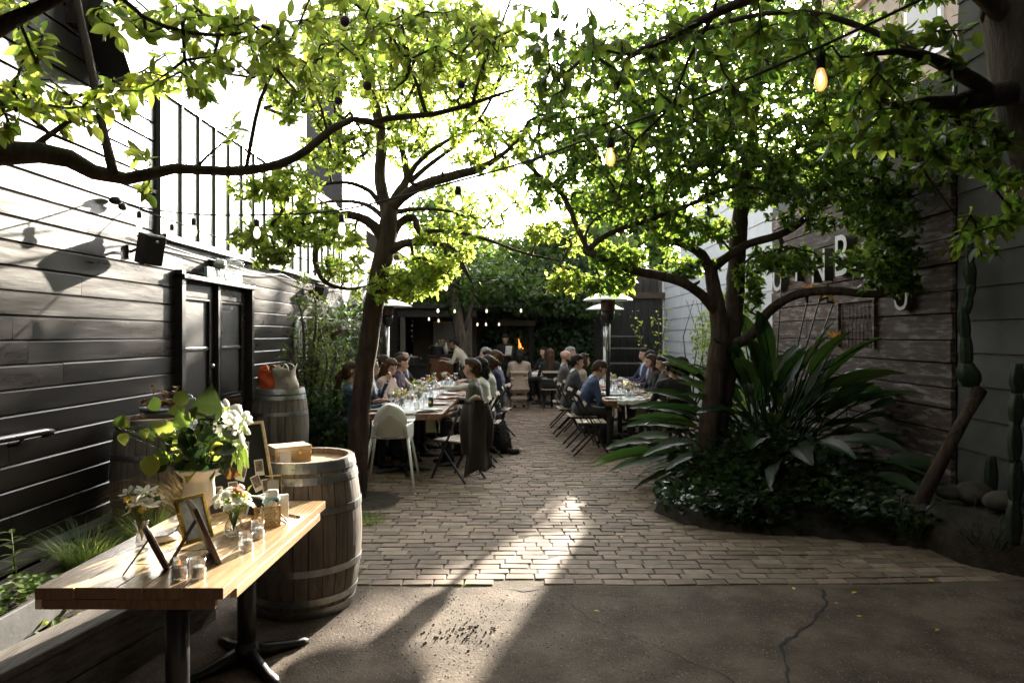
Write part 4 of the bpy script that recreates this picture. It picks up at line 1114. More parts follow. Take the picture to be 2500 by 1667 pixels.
m = MB(); m.tube([(.03, -.02, .06), (.09, -.07, .03), (.13, -.085, -.025), (.125, -.09, -.034), (.08, -.08, .0), (.05, -.05, .045), (.025, -.02, .058)], .003, 7); obj('strap', m, MT['plastic_black'], t)
t = thing('silver_camera', 'slim silver camera tucked behind the black one in the basket', 'camera', (-1.262, 3.355, TZ + .03), R(25))
m = MB(); m.box((0, 0, .05), (.06, .03, .1), (0, R(-12), 0)); obj('body', m, MT['whitemetal'], t, bevel=.008)
m = MB(); m.box((0, -.016, .055), (.04, .005, .06), (0, R(-12), 0)); obj('screen', m, MT['plastic_black'], t)
t = thing('film_packet', 'pale blue and white film packet at the far corner of the basket', 'packet', (-1.165, 3.345, TZ + .02), R(30))
m = MB(); m.box((0, 0, .055), (.055, .02, .11)); obj('box', m, MT['whitemetal'], t, bevel=.003)

# ---------------------------------------------------------------- flowers
def blossom_mesh(name, mt, n, r, cup=.35, seed=1, layers=1):
    rr = random.Random(seed); P, D, Nn, L = [], [], [], []
    for la in range(layers):
        for k in range(n):
            a = 2 * PI * (k + la * .5) / n + rr.uniform(-.1, .1); c = cup + la * .5
            d = Vector((math.cos(a), math.sin(a), c)).normalized()
            P.append((0, 0, la * r * .05)); D.append(d); Nn.append((-d.x * c, -d.y * c, 1)); L.append(r * rr.uniform(.85, 1.1) * (1 - .25 * la))
    return leafmesh(name, mt, P, D, Nn, L, 'petal')
def orient(p, n, s=1.0, spin=0):
    n = Vector(n).normalized(); q = n.to_track_quat('Z', 'Y').to_matrix().to_4x4()
    return Matrix.Translation(p) @ q @ Matrix.Rotation(spin, 4, 'Z') @ Matrix.Scale(s, 4)
FL = {}
for nm, mt, n, r, cup, la in (('lily', 'petal', 6, .085, .55, 1), ('white_bloom', 'petal', 9, .024, .3, 3), ('small_white', 'petal', 5, .014, .4, 1), ('green_white', 'petalgreen', 6, .06, .5, 1),
                              ('orange', 'orange', 8, .022, .4, 3), ('yellow', 'yellow', 7, .02, .4, 2), ('pink', 'pink', 8, .024, .4, 3), ('alstro', 'petal', 6, .042, 1.1, 1)):
    FL[nm] = blossom_mesh('flower', MT[mt], n, r, cup, 3, la)
def flower(kind, parent, p, n, s=1.0):
    return obj('flower', FL[kind], None, parent, mat4=orient(p, n, s, rg.uniform(0, 6)))

# white urn and its bouquet
URN = Vector((-1.58, 3.36, TZ))
t = thing('urn_vase', 'white footed ceramic urn holding the large bouquet', 'vase', URN)
prof = [(.001, 0), (.055, 0), (.058, .012), (.04, .025), (.03, .04), (.036, .055), (.06, .075), (.074, .10), (.073, .15), (.068, .19), (.072, .215), (.095, .24), (.108, .255), (.108, .262), (.098, .262), (.066, .225), (.06, .19), (.06, .1), (.001, .08)]
m = MB(); n = 48; vs = []
for r, z in prof:
    for k in range(n):
        a = 2 * PI * k / n; rr_ = r * (1 + (.045 * abs(math.cos(a * 4)) if z > .05 else 0)); vs.append((rr_ * math.cos(a), rr_ * math.sin(a), z))
m.add(vs, [(i * n + k, i * n + (k + 1) % n, (i + 1) * n + (k + 1) % n, (i + 1) * n + k) for i in range(len(prof) - 1) for k in range(n)], 0, True)
obj('body', m, MT['ceramic'], t)
BQ = thing('bouquet', 'large bouquet of heart leaves, white lilies and trailing vine in the white urn', 'bouquet', URN + Vector((0, 0, .25)))
m = MB()
def bl(p, d, L, mt='bouquetleaf', shape='heart', nn=None, W=1.0):
    d = Vector(d); 
    if nn is None: nn = (Vector(rdir(rg)) * .55 + Vector((.1, -.75, .45)))
    if abs(d.normalized().dot(Vector(nn).normalized())) > .95: nn = Vector((1, 0, .2))
    m.tube([(p[0] * .15, p[1] * .15, -.06), (p[0] * .55, p[1] * .55, p[2] * .6), p], [.002, .002, .0012], 5, caps=False)
    return leafobj('leaf', MT[mt], p, d, nn, L, shape, BQ, W)
# camera looks from (+x,-y): screen left is about -x,-y; build in the screen-parallel frame
SX = Vector((.905, .426, 0)); SY = Vector((-.426, .905, 0)); SZ = Vector((0, 0, 1))
def sp(u, w, v): return SX * u + SZ * v + SY * w
for u, v, du, dv, L, mt_, sh in ((-.20, .10, -.1, -1, .10, 'bouquetleaf', 'round'), (-.14, .10, -.5, -.6, .09, 'bouquetleaf', 'heart'), (-.215, .215, .2, -1, .075, 'bouquetleaf', 'heart'), (-.175, .30, -.3, .6, .075, 'bouquetleaf', 'round'),
                        (-.10, .33, .4, .5, .08, 'bouquetleaf', 'round'), (-.11, .27, .5, .8, .085, 'bouquetleaf', 'heart'), (-.03, .25, .2, 1, .075, 'bouquetleaf', 'round'), (-.12, .2, -.6, .4, .10, 'bouquetleaf', 'heart'), (-.09, .13, -.3, .2, .11, 'bouquetleaf', 'heart'),
                        (-.05, .17, .1, .6, .09, 'bouquetdark', 'heart'), (-.02, .12, .4, -.8, .11, 'bouquetdark', 'heart'), (-.06, .05, -.2, -1, .11, 'bouquetdark', 'heart'), (.03, .03, .1, -1, .10, 'bouquetdark', 'heart'), (.06, .10, .8, .1, .11, 'bouquetdark', 'round'),
                        (.05, .17, -.3, .8, .10, 'bouquetdark', 'heart'), (.10, .19, .9, -.3, .09, 'bouquetdark', 'round'), (.02, .26, .25, 1, .17, 'bouquetdark', 'heart'), (.10, .03, .5, -.9, .08, 'bouquetdark', 'heart'), (.12, -.01, .8, -.2, .07, 'browncardleaf', 'heart'), (-.02, .04, -.4, -.7, .1, 'bouquetleaf', 'heart'),
                        (-.15, .05, -.7, -.3, .09, 'bouquetdark', 'heart'), (.14, .13, .9, .2, .08, 'bouquetleaf', 'heart'), (.0, .2, -.5, .4, .1, 'bouquetdark', 'heart'), (.08, .24, .5, .9, .09, 'bouquetleaf', 'heart'), (-.07, .22, -.2, .9, .09, 'bouquetleaf', 'heart')):
    if mt_ == 'browncardleaf':
        if mt_ not in MT: MT[mt_] = leafmat('bronze_leaf', (.07, .045, .02), (.12, .08, .03), (.25, .14, .03), mixf=.3)
    bl(sp(u, rg.uniform(-.10, .02), v), sp(du, rg.uniform(-.3, .3), dv), L, mt_, sh)
for k in range(70):
    a = rg.uniform(0, 2 * PI); rr_ = rg.uniform(.02, .14); v = rg.uniform(.0, .2)
    p = sp(rr_ * math.cos(a), rr_ * math.sin(a) * .8 + .01, v); d = p.normalized() + rdir(rg) * .6 + Vector((0, 0, -.1))
    bl(p, d, rg.uniform(.045, .085), rg.choice(('bouquetleaf', 'bouquetdark', 'bouquetdark')), rg.choice(('heart', 'round', 'plum')), rdir(rg, .4))
# trailing vine to the left
vine = [sp(-.1, -.02, .2), sp(-.2, -.04, .22), sp(-.27, -.05, .235), sp(-.33, -.05, .22), sp(-.36, -.05, .255)]
m.tube(vine, .002, 5); m.tube([vine[2], sp(-.3, -.05, .2), sp(-.33, -.05, .17)], .0016, 5)
for u, v, du, dv in ((-.31, .23, -.2, 1), (-.32, .2, .1, -1), (-.345, .24, .4, .8), (-.24, .22, .2, -.9)): bl(sp(u, -.05, v), sp(du, 0, dv), .06)
for cx_, cz_ in ((-.355, .25), (-.36, .215), (.02, .08)):
    m.tube([sp(cx_ + .015 * (1 - i / 20) * math.cos(i * .6), -.08, cz_ + .015 * (1 - i / 20) * math.sin(i * .6)) for i in range(20)], .0011, 5)
# lilies and drooping amaranth on the lit side
for u, v, nx, nz, s in ((.13, .28, .5, .8, 1.0), (.18, .21, .9, .2, 1.15), (.10, .23, .1, .5, .9), (.16, .16, .9, -.2, .85), (.19, .25, .8, .6, .8)): flower('lily' if v > .17 else 'green_white', BQ, sp(u, rg.uniform(-.05, .03), v), sp(nx, -.6, nz), s)
for k in range(16): flower('green_white', BQ, sp(rg.uniform(.08, .2), rg.uniform(-.07, .06), rg.uniform(.06, .22)), sp(rg.uniform(.2, 1), rg.uniform(-1, 0), rg.uniform(-.3, .6)), rg.uniform(.5, .9))
for k in range(12):
    u = rg.uniform(.13, .2); v = rg.uniform(.08, .16); w_ = rg.uniform(-.05, .05); Ld = rg.uniform(.08, .17)
    tb = MB(); tb.tube([sp(u, w_, v), sp(u + .02, w_, v - Ld * .4), sp(u + .02 + rg.uniform(-.02, .02), w_, v - Ld)], [.006, .0085, .003], 7, jit=.25, rg=rg); obj('amaranth_strand', tb, MT['petalgreen'], BQ)
for u, v in ((.03, .32), (-.02, .06)):
    tb = MB(); p = sp(u, -.02, v); tb.ball(p, (.012, .012, .035), 8, 6); obj('bud', tb, MT['petal'], BQ)
for k in range(26):
    tb = MB() if k == 0 else tb
    u, v = (rg.gauss(.08, .03), rg.gauss(.23, .015)) if k < 14 else (rg.gauss(.07, .02), rg.gauss(.03, .02)); tb.ball(sp(u, -.09 + rg.uniform(0, .04), v), rg.uniform(.006, .011), 6, 5)
tag(obj('seed_head', tb, MT['bouquetdark'], BQ), kind='stuff')
m2 = m; obj('stem', m2, MT['bouquetleaf'], BQ)

# bud vase with white blossom on the table
def glass_vase(loc, r, h, label, mt='glass'):
    t = thing('glass_vase', label, 'vase', loc)
    obj('body', MB().lathe([(.001, .002), (r * .8, .002), (r * .95, .012), (r, .035), (r * .8, .065), (r * .45, .085), (r * .42, h * .9), (r * .55, h), (r * .52, h), (r * .39, h * .9), (r * .42, .086), (r * .76, .065), (r * .95, .035), (r * .85, .012), (.001, .008)], 22), MT[mt], t)
    return t
def posy(name, label, loc, h, spread, kinds, n, nl, leafm='bouquetleaf', lsize=.04):
    t = thing(name, label, 'flowers', loc)
    mm = MB()
    for k in range(n):
        a = rg.uniform(0, 2 * PI); rr_ = spread * math.sqrt(rg.random()); p = Vector((rr_ * math.cos(a), rr_ * math.sin(a), h * rg.uniform(.7, 1.05) - rr_ * .35))
        mm.tube([(0, 0, .02), (p.x * .3, p.y * .3, h * .45), p], .0014, 5, caps=False)
        flower(rg.choice(kinds), t, p, (p.x * 6, p.y * 6, .35 + rg.uniform(-.2, .5)), rg.uniform(.8, 1.2))
    for k in range(nl):
        a = rg.uniform(0, 2 * PI); p = Vector((spread * .7 * math.cos(a), spread * .7 * math.sin(a), h * rg.uniform(.5, .9)))
        mm.tube([(0, 0, .02), (p.x * .3, p.y * .3, h * .4), p], .0012, 5, caps=False)
        leafobj('leaf', MT[leafm], p, p + rdir(rg) * .05, rdir(rg, .6), lsize * rg.uniform(.7, 1.2), 'plum', t, 1.4)
    obj('stem', mm, MT['bouquetleaf'], t)
    return t
p = Vector((-1.30, 3.10, TZ)); glass_vase(p, .042, .135, 'round bellied clear glass bud vase with stems in water on the plank table')
posy('white_posy', 'white blossom and one pale pink rose in the round glass vase', p, .225, .085, ['small_white'] * 4 + ['white_bloom'] * 3, 36, 10)
flower('pink', bpy.data.objects['white_posy'], (.03, -.03, .2), (.5, -.8, .5), 1.5)
p = Vector((-1.64, 2.96, TZ)); t = thing('glass_tumbler_vase', 'slim clear glass vase at the left edge of the plank table', 'vase', p)
obj('body', MB().lathe([(.001, .002), (.022, .002), (.026, .02), (.02, .07), (.03, .11), (.0285, .11), (.0185, .07), (.024, .02), (.001, .006)], 18), MT['glass'], t)
posy('lily_posy', 'posy of white alstroemeria, yellow buttons and blush flowers in the slim vase', p, .235, .075, ['alstro'] * 4 + ['yellow', 'pink', 'small_white', 'small_white'], 24, 12, 'bouquetdark')

# on the other barrels
t = thing('succulent_bowl', 'oval dark bowl of red and green succulents on the barrel by the wall', 'bowl', (-2.62, 4.98, 1.052))
m = MB(); m.lathe([(.001, 0), (.12, 0), (.14, .02), (.15, .075), (.143, .075), (.13, .03), (.001, .03)], 30); m.v = [(x * 1.0, y * .8, z) for x, y, z in m.v]; obj('bowl', m, MT['galv'], t)
m = MB(); m.lathe([(.001, .066), (.14, .06)], 20); obj('soil', m, MT['soil'], t)
P, D, Nn, L = [], [], [], []
for k in range(34):
    a = rg.uniform(0, 2 * PI); rr_ = .13 * math.sqrt(rg.random()); c = Vector((rr_ * math.cos(a), rr_ * .8 * math.sin(a), .075 + rg.uniform(0, .04)))
    for q in range(11):
        b = q * 2.4; d = Vector((math.cos(b), math.sin(b), .3 + q * .12)); P.append(c); D.append(d); Nn.append((-d.x * .3, -d.y * .3, 1)); L.append(rg.uniform(.018, .034))
obj('rosette', leafmesh('rosette', MT['succ'], P, D, Nn, L, 'round'), None, t)
for (dx, dy, hh) in ((-.07, .02, .17), (-.02, .05, .14), (.1, .0, .15), (.04, -.03, .12), (-.13, -.02, .05)):
    mm = MB(); pth = [Vector((dx * .6, dy, .07)), Vector((dx * .9, dy, .07 + hh * .5)), Vector((dx * 1.1, dy + .01, .07 + hh))]; mm.tube(pth, .003, 5); st = obj('stem', mm, MT['succ'], t)
    P, D, Nn, L = [], [], [], []
    for q in range(16):
        b = q * 2.4; f = rg.uniform(.55, 1); c = pth[1].lerp(pth[2], (f - .5) * 2); d = Vector((math.cos(b), math.sin(b), .5)); P.append(c); D.append(d); Nn.append((0, 0, 1)); L.append(rg.uniform(.02, .035))
    obj('leaf_cluster', leafmesh('leaf_cluster', MT['succ'], P, D, Nn, L, 'round'), None, st)
t = thing('tin_bucket', 'small pale blue tin bucket on the barrel behind the bouquet', 'bucket', (-2.47, 5.05, 1.052))
obj('body', MB().lathe([(.001, 0), (.05, 0), (.065, .13), (.069, .132), (.063, .132), (.048, .01), (.001, .01)], 22), MT['bluebucket'], t)
obj('handle', MB().tube([(-.066, 0, .12), (-.06, -.05, .16), (0, -.075, .175), (.06, -.05, .16), (.066, 0, .12)], .003, 6), MT['steel'], t)
def bag(name, label, loc, rz, w, d, h, mt, strapm, flap=False, slump=.25):
    t = thing(name, label, 'bag', loc, rz)
    n, k = 28, 12; vs = []
    for j in range(k + 1):
        v = j / k
        for i in range(n):
            a = 2 * PI * i / n; ca, sa = math.cos(a), math.sin(a)
            sx = abs(ca) ** .55 * (1 if ca > 0 else -1); sy = abs(sa) ** .55 * (1 if sa > 0 else -1)
            f = 1 - slump * v ** 1.5 * (.5 + .5 * abs(sy)) + .05 * math.sin(v * 9 + a * 2) + .03 * math.sin(a * 5 + v * 6)
            z = h * v + (.03 * math.sin(a * 2 + 1) + .015 * math.sin(a * 3)) * v
            vs.append((w / 2 * sx * (f * .5 + .5) + .02 * math.sin(v * 7), d / 2 * sy * f, z))
    m = MB(); m.add(vs, [(j * n + i, j * n + (i + 1) % n, (j + 1) * n + (i + 1) % n, (j + 1) * n + i) for j in range(k) for i in range(n)] + [tuple(range(n - 1, -1, -1))], 0, True)
    obj('body', m, mt, t, solid=.004)
    for s in (-1, 1):
        yb = s * d * .38
        mm = MB(); pts = [Vector((-w * .28, yb, h * .8)), Vector((-w * .3, yb * 1.15, h * 1.02)), Vector((-w * .1, yb * (.6 if s < 0 else 1.2), h * 1.16)), Vector((w * .14, yb * .9, h * 1.15)), Vector((w * .3, yb * 1.1, h * 1.0)), Vector((w * .27, yb, h * .78))]
        P = sample([(q, 0) for q in pts], .02)
        vs = []
        for q, _ in P: vs += [q + Vector((0, -.011, 0)), q + Vector((0, .011, 0))]
        mm.add(vs, [(2 * i, 2 * i + 1, 2 * i + 3, 2 * i + 2) for i in range(len(P) - 1)], 0, True); obj('strap', mm, strapm, t, solid=.004)
    if flap:
        mm = MB(); mm.grid(lambda u, v: Vector(((u - .5) * w * .8, -d / 2 - .012 - .012 * math.sin(v * 3.1), h * (.98 - .42 * v * (1 - .8 * (2 * u - 1) ** 2)))), 14, 8); obj('flap', mm, mt, t, solid=.004)
    return t
bag('orange_bag', 'bright orange canvas bag on the barrel beside the beige tote', (-2.73, 7.40, 1.052), R(-20), .19, .16, .235, MT['orangebag'], MT['strapo'], False, .3)
bag('beige_tote', 'natural beige canvas tote with a front flap on the barrel by the doors', (-2.53, 7.36, 1.052), R(-14), .24, .15, .25, MT['totebag'], MT['totebag'], True, .2)
# ================================================================ DINING TABLES AND CHAIRS
rg = random.Random(33)
def dining_table(name, label, x0, x1, y0, y1, group):
    t = thing(name, label, 'table', ((x0 + x1) / 2, (y0 + y1) / 2, 0), 0, group)
    n = 6; w = (x1 - x0) / n
    for i in range(n):
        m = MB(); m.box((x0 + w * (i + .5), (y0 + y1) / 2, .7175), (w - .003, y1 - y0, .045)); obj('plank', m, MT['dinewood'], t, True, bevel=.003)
    m = MB(); m.box(((x0 + x1) / 2, y0 + .012, .681), (x1 - x0 - .03, .022, .026)); obj('apron', m, MT['dinewood'], t, True)
    L = y1 - y0
    for yy in ((y0 + .3, y1 - .3) if L > 1.2 else ((y0 + y1) / 2,)):
        pedestal((x0 + x1) / 2, yy, .69, t, .04, .3, 20)
    return t
LX0, LX1 = -1.9, -.9
LT = [dining_table('dining_table', lab, LX0, LX1, a, b, 'dining tables in the left row') for lab, a, b in (
    ('nearest wooden dining table of the left row, white high chair at its end', 7.9, 9.46), ('second wooden dining table of the left row, beside the man in grey tweed', 9.5, 11.3), ('farthest wooden dining table of the left row, dark bottles on its end', 11.34, 13.3))]
RX0, RX1 = 1.17, 1.97
RTb = [dining_table('dining_table', lab, RX0, RX1, a, b, 'dining tables in the right row') for lab, a, b in (
    ('nearest wooden dining table of the right row, in front of the heater pole', 9.48, 10.06), ('farther wooden dining table of the right row, behind the heater pole', 10.46, 13.3))]
BT = dining_table('dining_table', 'cross-set dining table at the far end before the fireplace', -.2, 1.35, 15.9, 16.6, 'dining table at the back')

def runner(x, y0, y1, w, label, drop=.22):
    t = thing('table_runner', label, 'runner', (x, (y0 + y1) / 2, .74), 0, 'white gauze table runners')
    rr = random.Random(int(y0 * 10)); ph = [rr.uniform(0, 6) for _ in range(6)]
    def f(u, v):
        s = -drop + v * (y1 - y0 + drop); yy = y0 + s; z = .745
        wob = .03 * math.sin(yy * 3 + ph[0]) + .02 * math.sin(yy * 7 + ph[1])
        xx = x + (u - .5) * w * (1 + .15 * math.sin(yy * 2.2 + ph[2])) + wob
        z += .012 * abs(math.sin(u * 11 + yy * 1.5 + ph[3])) + .006 * math.sin(yy * 9 + u * 5)
        if s < 0: z += s * .98; yy = y0 - .012 - .012 * abs(math.sin(u * 9 + ph[4]))
        return Vector((xx, yy, z))
    m = MB(); m.grid(f, 26, 70); obj('cloth', m, MT['gauze'], t, True)
runner(-1.4, 7.9, 13.3, .42, 'rumpled white gauze runner along the left row of tables'); runner(1.57, 9.48, 10.05, .46, 'rumpled white gauze runner on the near table of the right row', .06); runner(1.57, 10.48, 13.3, .46, 'white gauze runner on the far table of the right row', .03)
runner(.55, 15.9, 16.6, 1.2, 'pale cloth spread over the back table by the fireplace', .06)

# chair: local +y is the way a sitter faces
def make_chair(label, group):
    t = thing('folding_chair', label, 'chair', (0, 0, 0), 0, group)
    for s in (-1, 1):
        m = MB(); m.bar((s * .20, .24, 0), (s * .20, -.20, .84), .024, .014, (1, 0, 0)); obj('back_leg', m, MT['black_metal'], t)
        m = MB(); m.bar((s * .175, -.25, 0), (s * .175, .17, .435), .024, .014, (1, 0, 0)); obj('front_leg', m, MT['black_metal'], t)
        m = MB(); m.bar((s * .188, -.185, .437), (s * .188, .2, .437), .02, .02); obj('seat_rail', m, MT['black_metal'], t)
    m = MB(); m.tube([(-.2, .16, .15), (.2, .16, .15)], .006, 6); m.tube([(-.175, -.19, .06), (.175, -.19, .06)], .006, 6); obj('stretcher', m, MT['black_metal'], t)
    for k in range(5):
        m = MB(); m.box((0, -.165 + k * .083, .455), (.40, .062, .014)); obj('seat_slat', m, MT['slat'], t, bevel=.002)
    for k in range(2):
        f = .72 + k * .17; y_ = .24 - .44 * f; z_ = .84 * f + .09
        m = MB(); m.box((0, y_ - .012, z_), (.42, .012, .055), (R(-28), 0, 0)); obj('back_slat', m, MT['slat'], t, bevel=.002)
    return t
CH0 = None
def chair(x, y, rz, label, group):
    global CH0
    if CH0 is None:
        CH0 = make_chair(label, group); CH0.location = (x, y, .012); CH0.rotation_euler = (0, 0, rz); return CH0
    return dup(CH0, (x, y, .012), rz, label, group)

# place settings
def lathe_me(nm, prof, n, mt): return MB().lathe(prof, n).mesh(nm, mt)
PLATE = lathe_me('plate', [(.001, .004), (.07, .004), (.085, .008), (.128, .02), (.13, .022), (.085, .013), (.07, .009), (.001, .009)], 28, MT['ceramic'])
WINE = lathe_me('wine_glass', [(.001, .002), (.034, .002), (.034, .004), (.006, .01), (.004, .075), (.012, .09), (.034, .115), (.04, .14), (.038, .17), (.031, .2), (.0295, .2), (.036, .17), (.0375, .14), (.03, .116), (.001, .094)], 18, MT['glass'])
TUMB = lathe_me('tumbler', [(.001, .001), (.03, .001), (.034, .095), (.0325, .095), (.0285, .006), (.001, .006)], 18, MT['glass'])
def single(nm, me, loc, label, cat, group, rz=0):
    o = obj(nm, me, None); o.location = loc; o.rotation_euler = (0, 0, rz); return tag(o, label, cat, group)
def napkin(x, y, sx, label, group):
    """Sage napkin lying under a plate and hanging over the table edge on side sx (-1, 1 in x, or 2 for the near end)."""
    t = thing('napkin', label, 'napkin', (x, y, .745), 0, group)
    m = MB(); a = rg.uniform(-.1, .1)
    def f(u, v):
        s = v * .46; w = (u - .5) * .13 * (1 - .1 * math.sin(v * 3)); fold = .004 * math.sin(u * 12)
        d, z = s - .20, .004 + fold * .3
        if d > 0: z -= d * .97; d = .012 + fold
        if sx == 2: return Vector((w + a * s, -d - .10 if 0 else -d, z))
        return Vector((sx * d, w + a * s * .3, z))
    m.grid(f, 6, 26); obj('cloth', m, MT['sage'], t, solid=.003)
side_word = {(-1, 'L'): 'wall side of the left tables', (1, 'L'): 'aisle side of the left tables', (-1, 'R'): 'aisle side of the right tables', (1, 'R'): 'wall side of the right tables'}
ordw = ['first', 'second', 'third', 'fourth', 'fifth', 'sixth', 'seventh', 'eighth', 'ninth']
for row, xc, hw, ys in (('L', -1.4, .5, [8.25, 8.95, 9.75, 10.45, 11.15, 11.85, 12.55]), ('R', 1.57, .4, [9.78, 10.7, 11.3, 11.95, 12.6])):
    for s in (-1, 1):
        for i, y in enumerate(ys):
            px = xc + s * (hw - .16)
            single('dinner_plate', PLATE, (px, y, .741), '%s white dinner plate from the near end, %s' % (ordw[i], side_word[(s, row)]), 'plate', 'white dinner plates')
            if rg.random() < .85: napkin(xc + s * (hw - .19), y + .03, s, '%s sage green napkin from the near end, %s' % (ordw[i], side_word[(s, row)]), 'sage green napkins')
            wl = 'clear wine glass among the settings on the %s row of tables' % ('left' if row == 'L' else 'right')
            single('wine_glass', WINE, (xc + s * (hw - .30) + rg.uniform(-.02, .02), y + .16 + rg.uniform(-.03, .03), .748), 'wine glass at the %s plate from the near end, %s' % (ordw[i], side_word[(s, row)]), 'glass', 'wine glasses', rg.uniform(0, 3))
            single('tumbler', TUMB, (xc + s * (hw - .34) + rg.uniform(-.03, .03), y - .02 + rg.uniform(-.04, .04), .748), 'tumbler at the %s plate from the near end, %s' % (ordw[i], side_word[(s, row)]), 'glass', 'water tumblers', rg.uniform(0, 3))
            if i < 4: single('wine_glass', WINE, (xc + s * rg.uniform(.05, .12), y + rg.uniform(-.25, .25), .752), 'wine glass on the runner by the %s plate, %s' % (ordw[i], side_word[(s, row)]), 'glass', 'wine glasses', rg.uniform(0, 3))
# near end settings
single('dinner_plate', PLATE, (-1.12, 8.12, .741), 'white dinner plate at the near right corner of the left table', 'plate', 'white dinner plates')
napkin(-1.08, 8.1, 2, 'sage napkin hanging off the near end of the left table by the high chair', 'sage green napkins')
napkin(-.97, 8.08, 1, 'long sage napkin draped off the right corner of the left table', 'sage green napkins')
single('dinner_plate', PLATE, (1.72, 9.64, .741), 'white dinner plate at the near end of the right table', 'plate', 'white dinner plates')
napkin(1.70, 9.68, 2, 'sage napkin hanging straight down the near end of the right table', 'sage green napkins')
napkin(1.32, 9.66, -1, 'sage napkin hanging off the left corner of the right table', 'sage green napkins')
t = thing('crumpled_napkin', 'crumpled pale green napkin heaped on the right table corner', 'napkin', (1.86, 9.88, .745))
m = MB(); m.grid(lambda u, v: Vector(((u - .5) * .16, (v - .5) * .16, .02 + .06 * abs(math.sin(u * 6 + v * 4)) * (1 - abs(u - .5) * 1.5) * (1 - abs(v - .5) * 1.5))), 14, 14); obj('cloth', m, MT['sage'], t, solid=.003)
t = thing('drink_can', 'dark blue drink can with a gold band on the left table', 'can', (-1.13, 8.62, .748))
obj('body', MB().lathe([(.001, 0), (.026, 0), (.033, .008), (.033, .112), (.027, .122), (.001, .12)], 22), MT['can'], t)
obj('band', MB().lathe([(.0334, .045), (.0336, .05), (.0336, .075), (.0334, .08)], 22), MT['gold'], t)
# table flowers
for k, (x, y, lab, kinds, n) in enumerate((
    (-1.45, 8.35, 'orange and yellow posy in a pale vase nearest the high chair', ['orange', 'orange', 'yellow', 'small_white', 'white_bloom'], 16),
    (-1.35, 9.1, 'loose white filler posy beside the blue can', ['small_white', 'small_white', 'white_bloom', 'yellow'], 22),
    (-1.48, 9.9, 'white and lemon posy midway along the left tables', ['small_white', 'yellow', 'white_bloom'], 20),
    (-1.42, 10.9, 'bright orange and yellow posy midway along the left tables', ['orange', 'orange', 'yellow', 'small_white'], 16),
    (-1.3, 12.0, 'blush and white posy toward the far end of the left tables', ['pink', 'white_bloom', 'white_bloom', 'small_white', 'orange'], 20),
    (1.56, 9.86, 'white posy with two orange blooms on the near right table', ['white_bloom', 'white_bloom', 'orange', 'small_white', 'small_white'], 24),
    (1.48, 11.3, 'orange and white posy behind the heater pole', ['orange', 'white_bloom', 'pink', 'small_white'], 18),
    (1.55, 12.3, 'red orange posy far along the right table', ['orange', 'yellow', 'small_white'], 12),
    (.55, 16.2, 'yellow and orange posy on the back table', ['yellow', 'orange', 'white_bloom'], 12))):
    glass_vase((x, y, .75), .04, .13, ['vase holding the %s' % lab][0])
    posy('table_posy', lab, (x, y, .75), .25, .11, kinds, n, 8, 'bouquetleaf', .05)
for k, (x, y, h) in enumerate(((-1.15, 12.9, .3), (-1.0, 13.05, .28))):
    t = thing('dark_bottle', ('tall dark bottle' if k == 0 else 'shorter dark bottle') + ' holding a single bud at the far end of the left tables', 'bottle', (x, y, .745))
    obj('body', MB().lathe([(.001, 0), (.036, 0), (.037, h * .6), (.014, h * .75), (.013, h), (.001, h)], 16), MT['bottle'], t)
    tb = MB(); tb.tube([(0, 0, h), (.01, 0, h + .08)], .002, 5); tb.ball((.012, 0, h + .1), (.012, .012, .022), 7, 5); obj('bud', tb, MT['petal'], t)

# high chair
hc = thing('high_chair', 'white plastic high chair with a tan pad at the near end of the left table', 'high chair', (-1.39, 7.36, 0), R(4))
def shell(u, v):
    a = (u - .5) * 2; z = .55 + .37 * v; hwid = .175 * (1 + .1 * (1 - v))
    top = 1 - .55 * max(0, v - .72) / .28 * 0
    x = a * hwid * max(.0, 1 - max(0, (v - .2) / .8) ** 2.7) ** .5; y = -.13 - .05 * v + .09 * abs(a) ** 2.2
    return Vector((x, y, z))
m = MB(); m.grid(lambda u, v: shell(u, 1 - (1 - v) ** 1.8), 20, 22); obj('backrest', m, MT['white'], hc, solid=.008)
def pad(u, v):
    p = shell(.12 + .76 * u, .02 + .70 * v); a = (u - .5) * 2
    return Vector((p.x * math.sqrt(max(.03, 1 - max(0, (v - .45) / .56) ** 2)), p.y - .008, p.z))
m = MB(); m.grid(pad, 12, 12); obj('seat_pad', m, MT['cream'], hc, solid=.006)
m = MB(); m.grid(lambda u, v: Vector(((u - .5) * .34 * (1 - .1 * v), -.13 + .30 * v, .555 - .02 * math.sin(v * 3.1) + .03 * abs(2 * u - 1) ** 3)), 10, 8); obj('seat', m, MT['white'], hc, solid=.008)
for s in (-1, 1):
    m = MB()
    def wing(u, v, s=s):
        # flares from the back edge to the front tray and down to the leg tops
        y = -.15 + .34 * u; top = .70 - .0 * u; z = top - (.20 - .06 * u) * v
        return Vector((s * (.165 + .055 * math.sin(u * 1.57) + .035 * v * (1 - u)), y, z))
    m.grid(wing, 8, 6); obj('side_panel', m, MT['white'], hc, solid=.008)
    for sy in (-1, 1):
        m = MB(); m.tube([(s * .19, -.13 if sy < 0 else .17, .555), (s * .28, -.34 if sy < 0 else .34, .012)], [.0165, .0125], 12); lg = obj('leg', m, MT['whitemetal'], hc)
        p = MB(); p.ball((s * .281, -.342 if sy < 0 else .342, .014), (.017, .017, .012), 8, 5); obj('foot', p, MT['steel'], lg)
m = MB(); m.box((0, .24, .70), (.46, .22, .018)); m.box((0, .35, .715), (.46, .012, .03)); obj('tray', m, MT['white'], hc, bevel=.006)

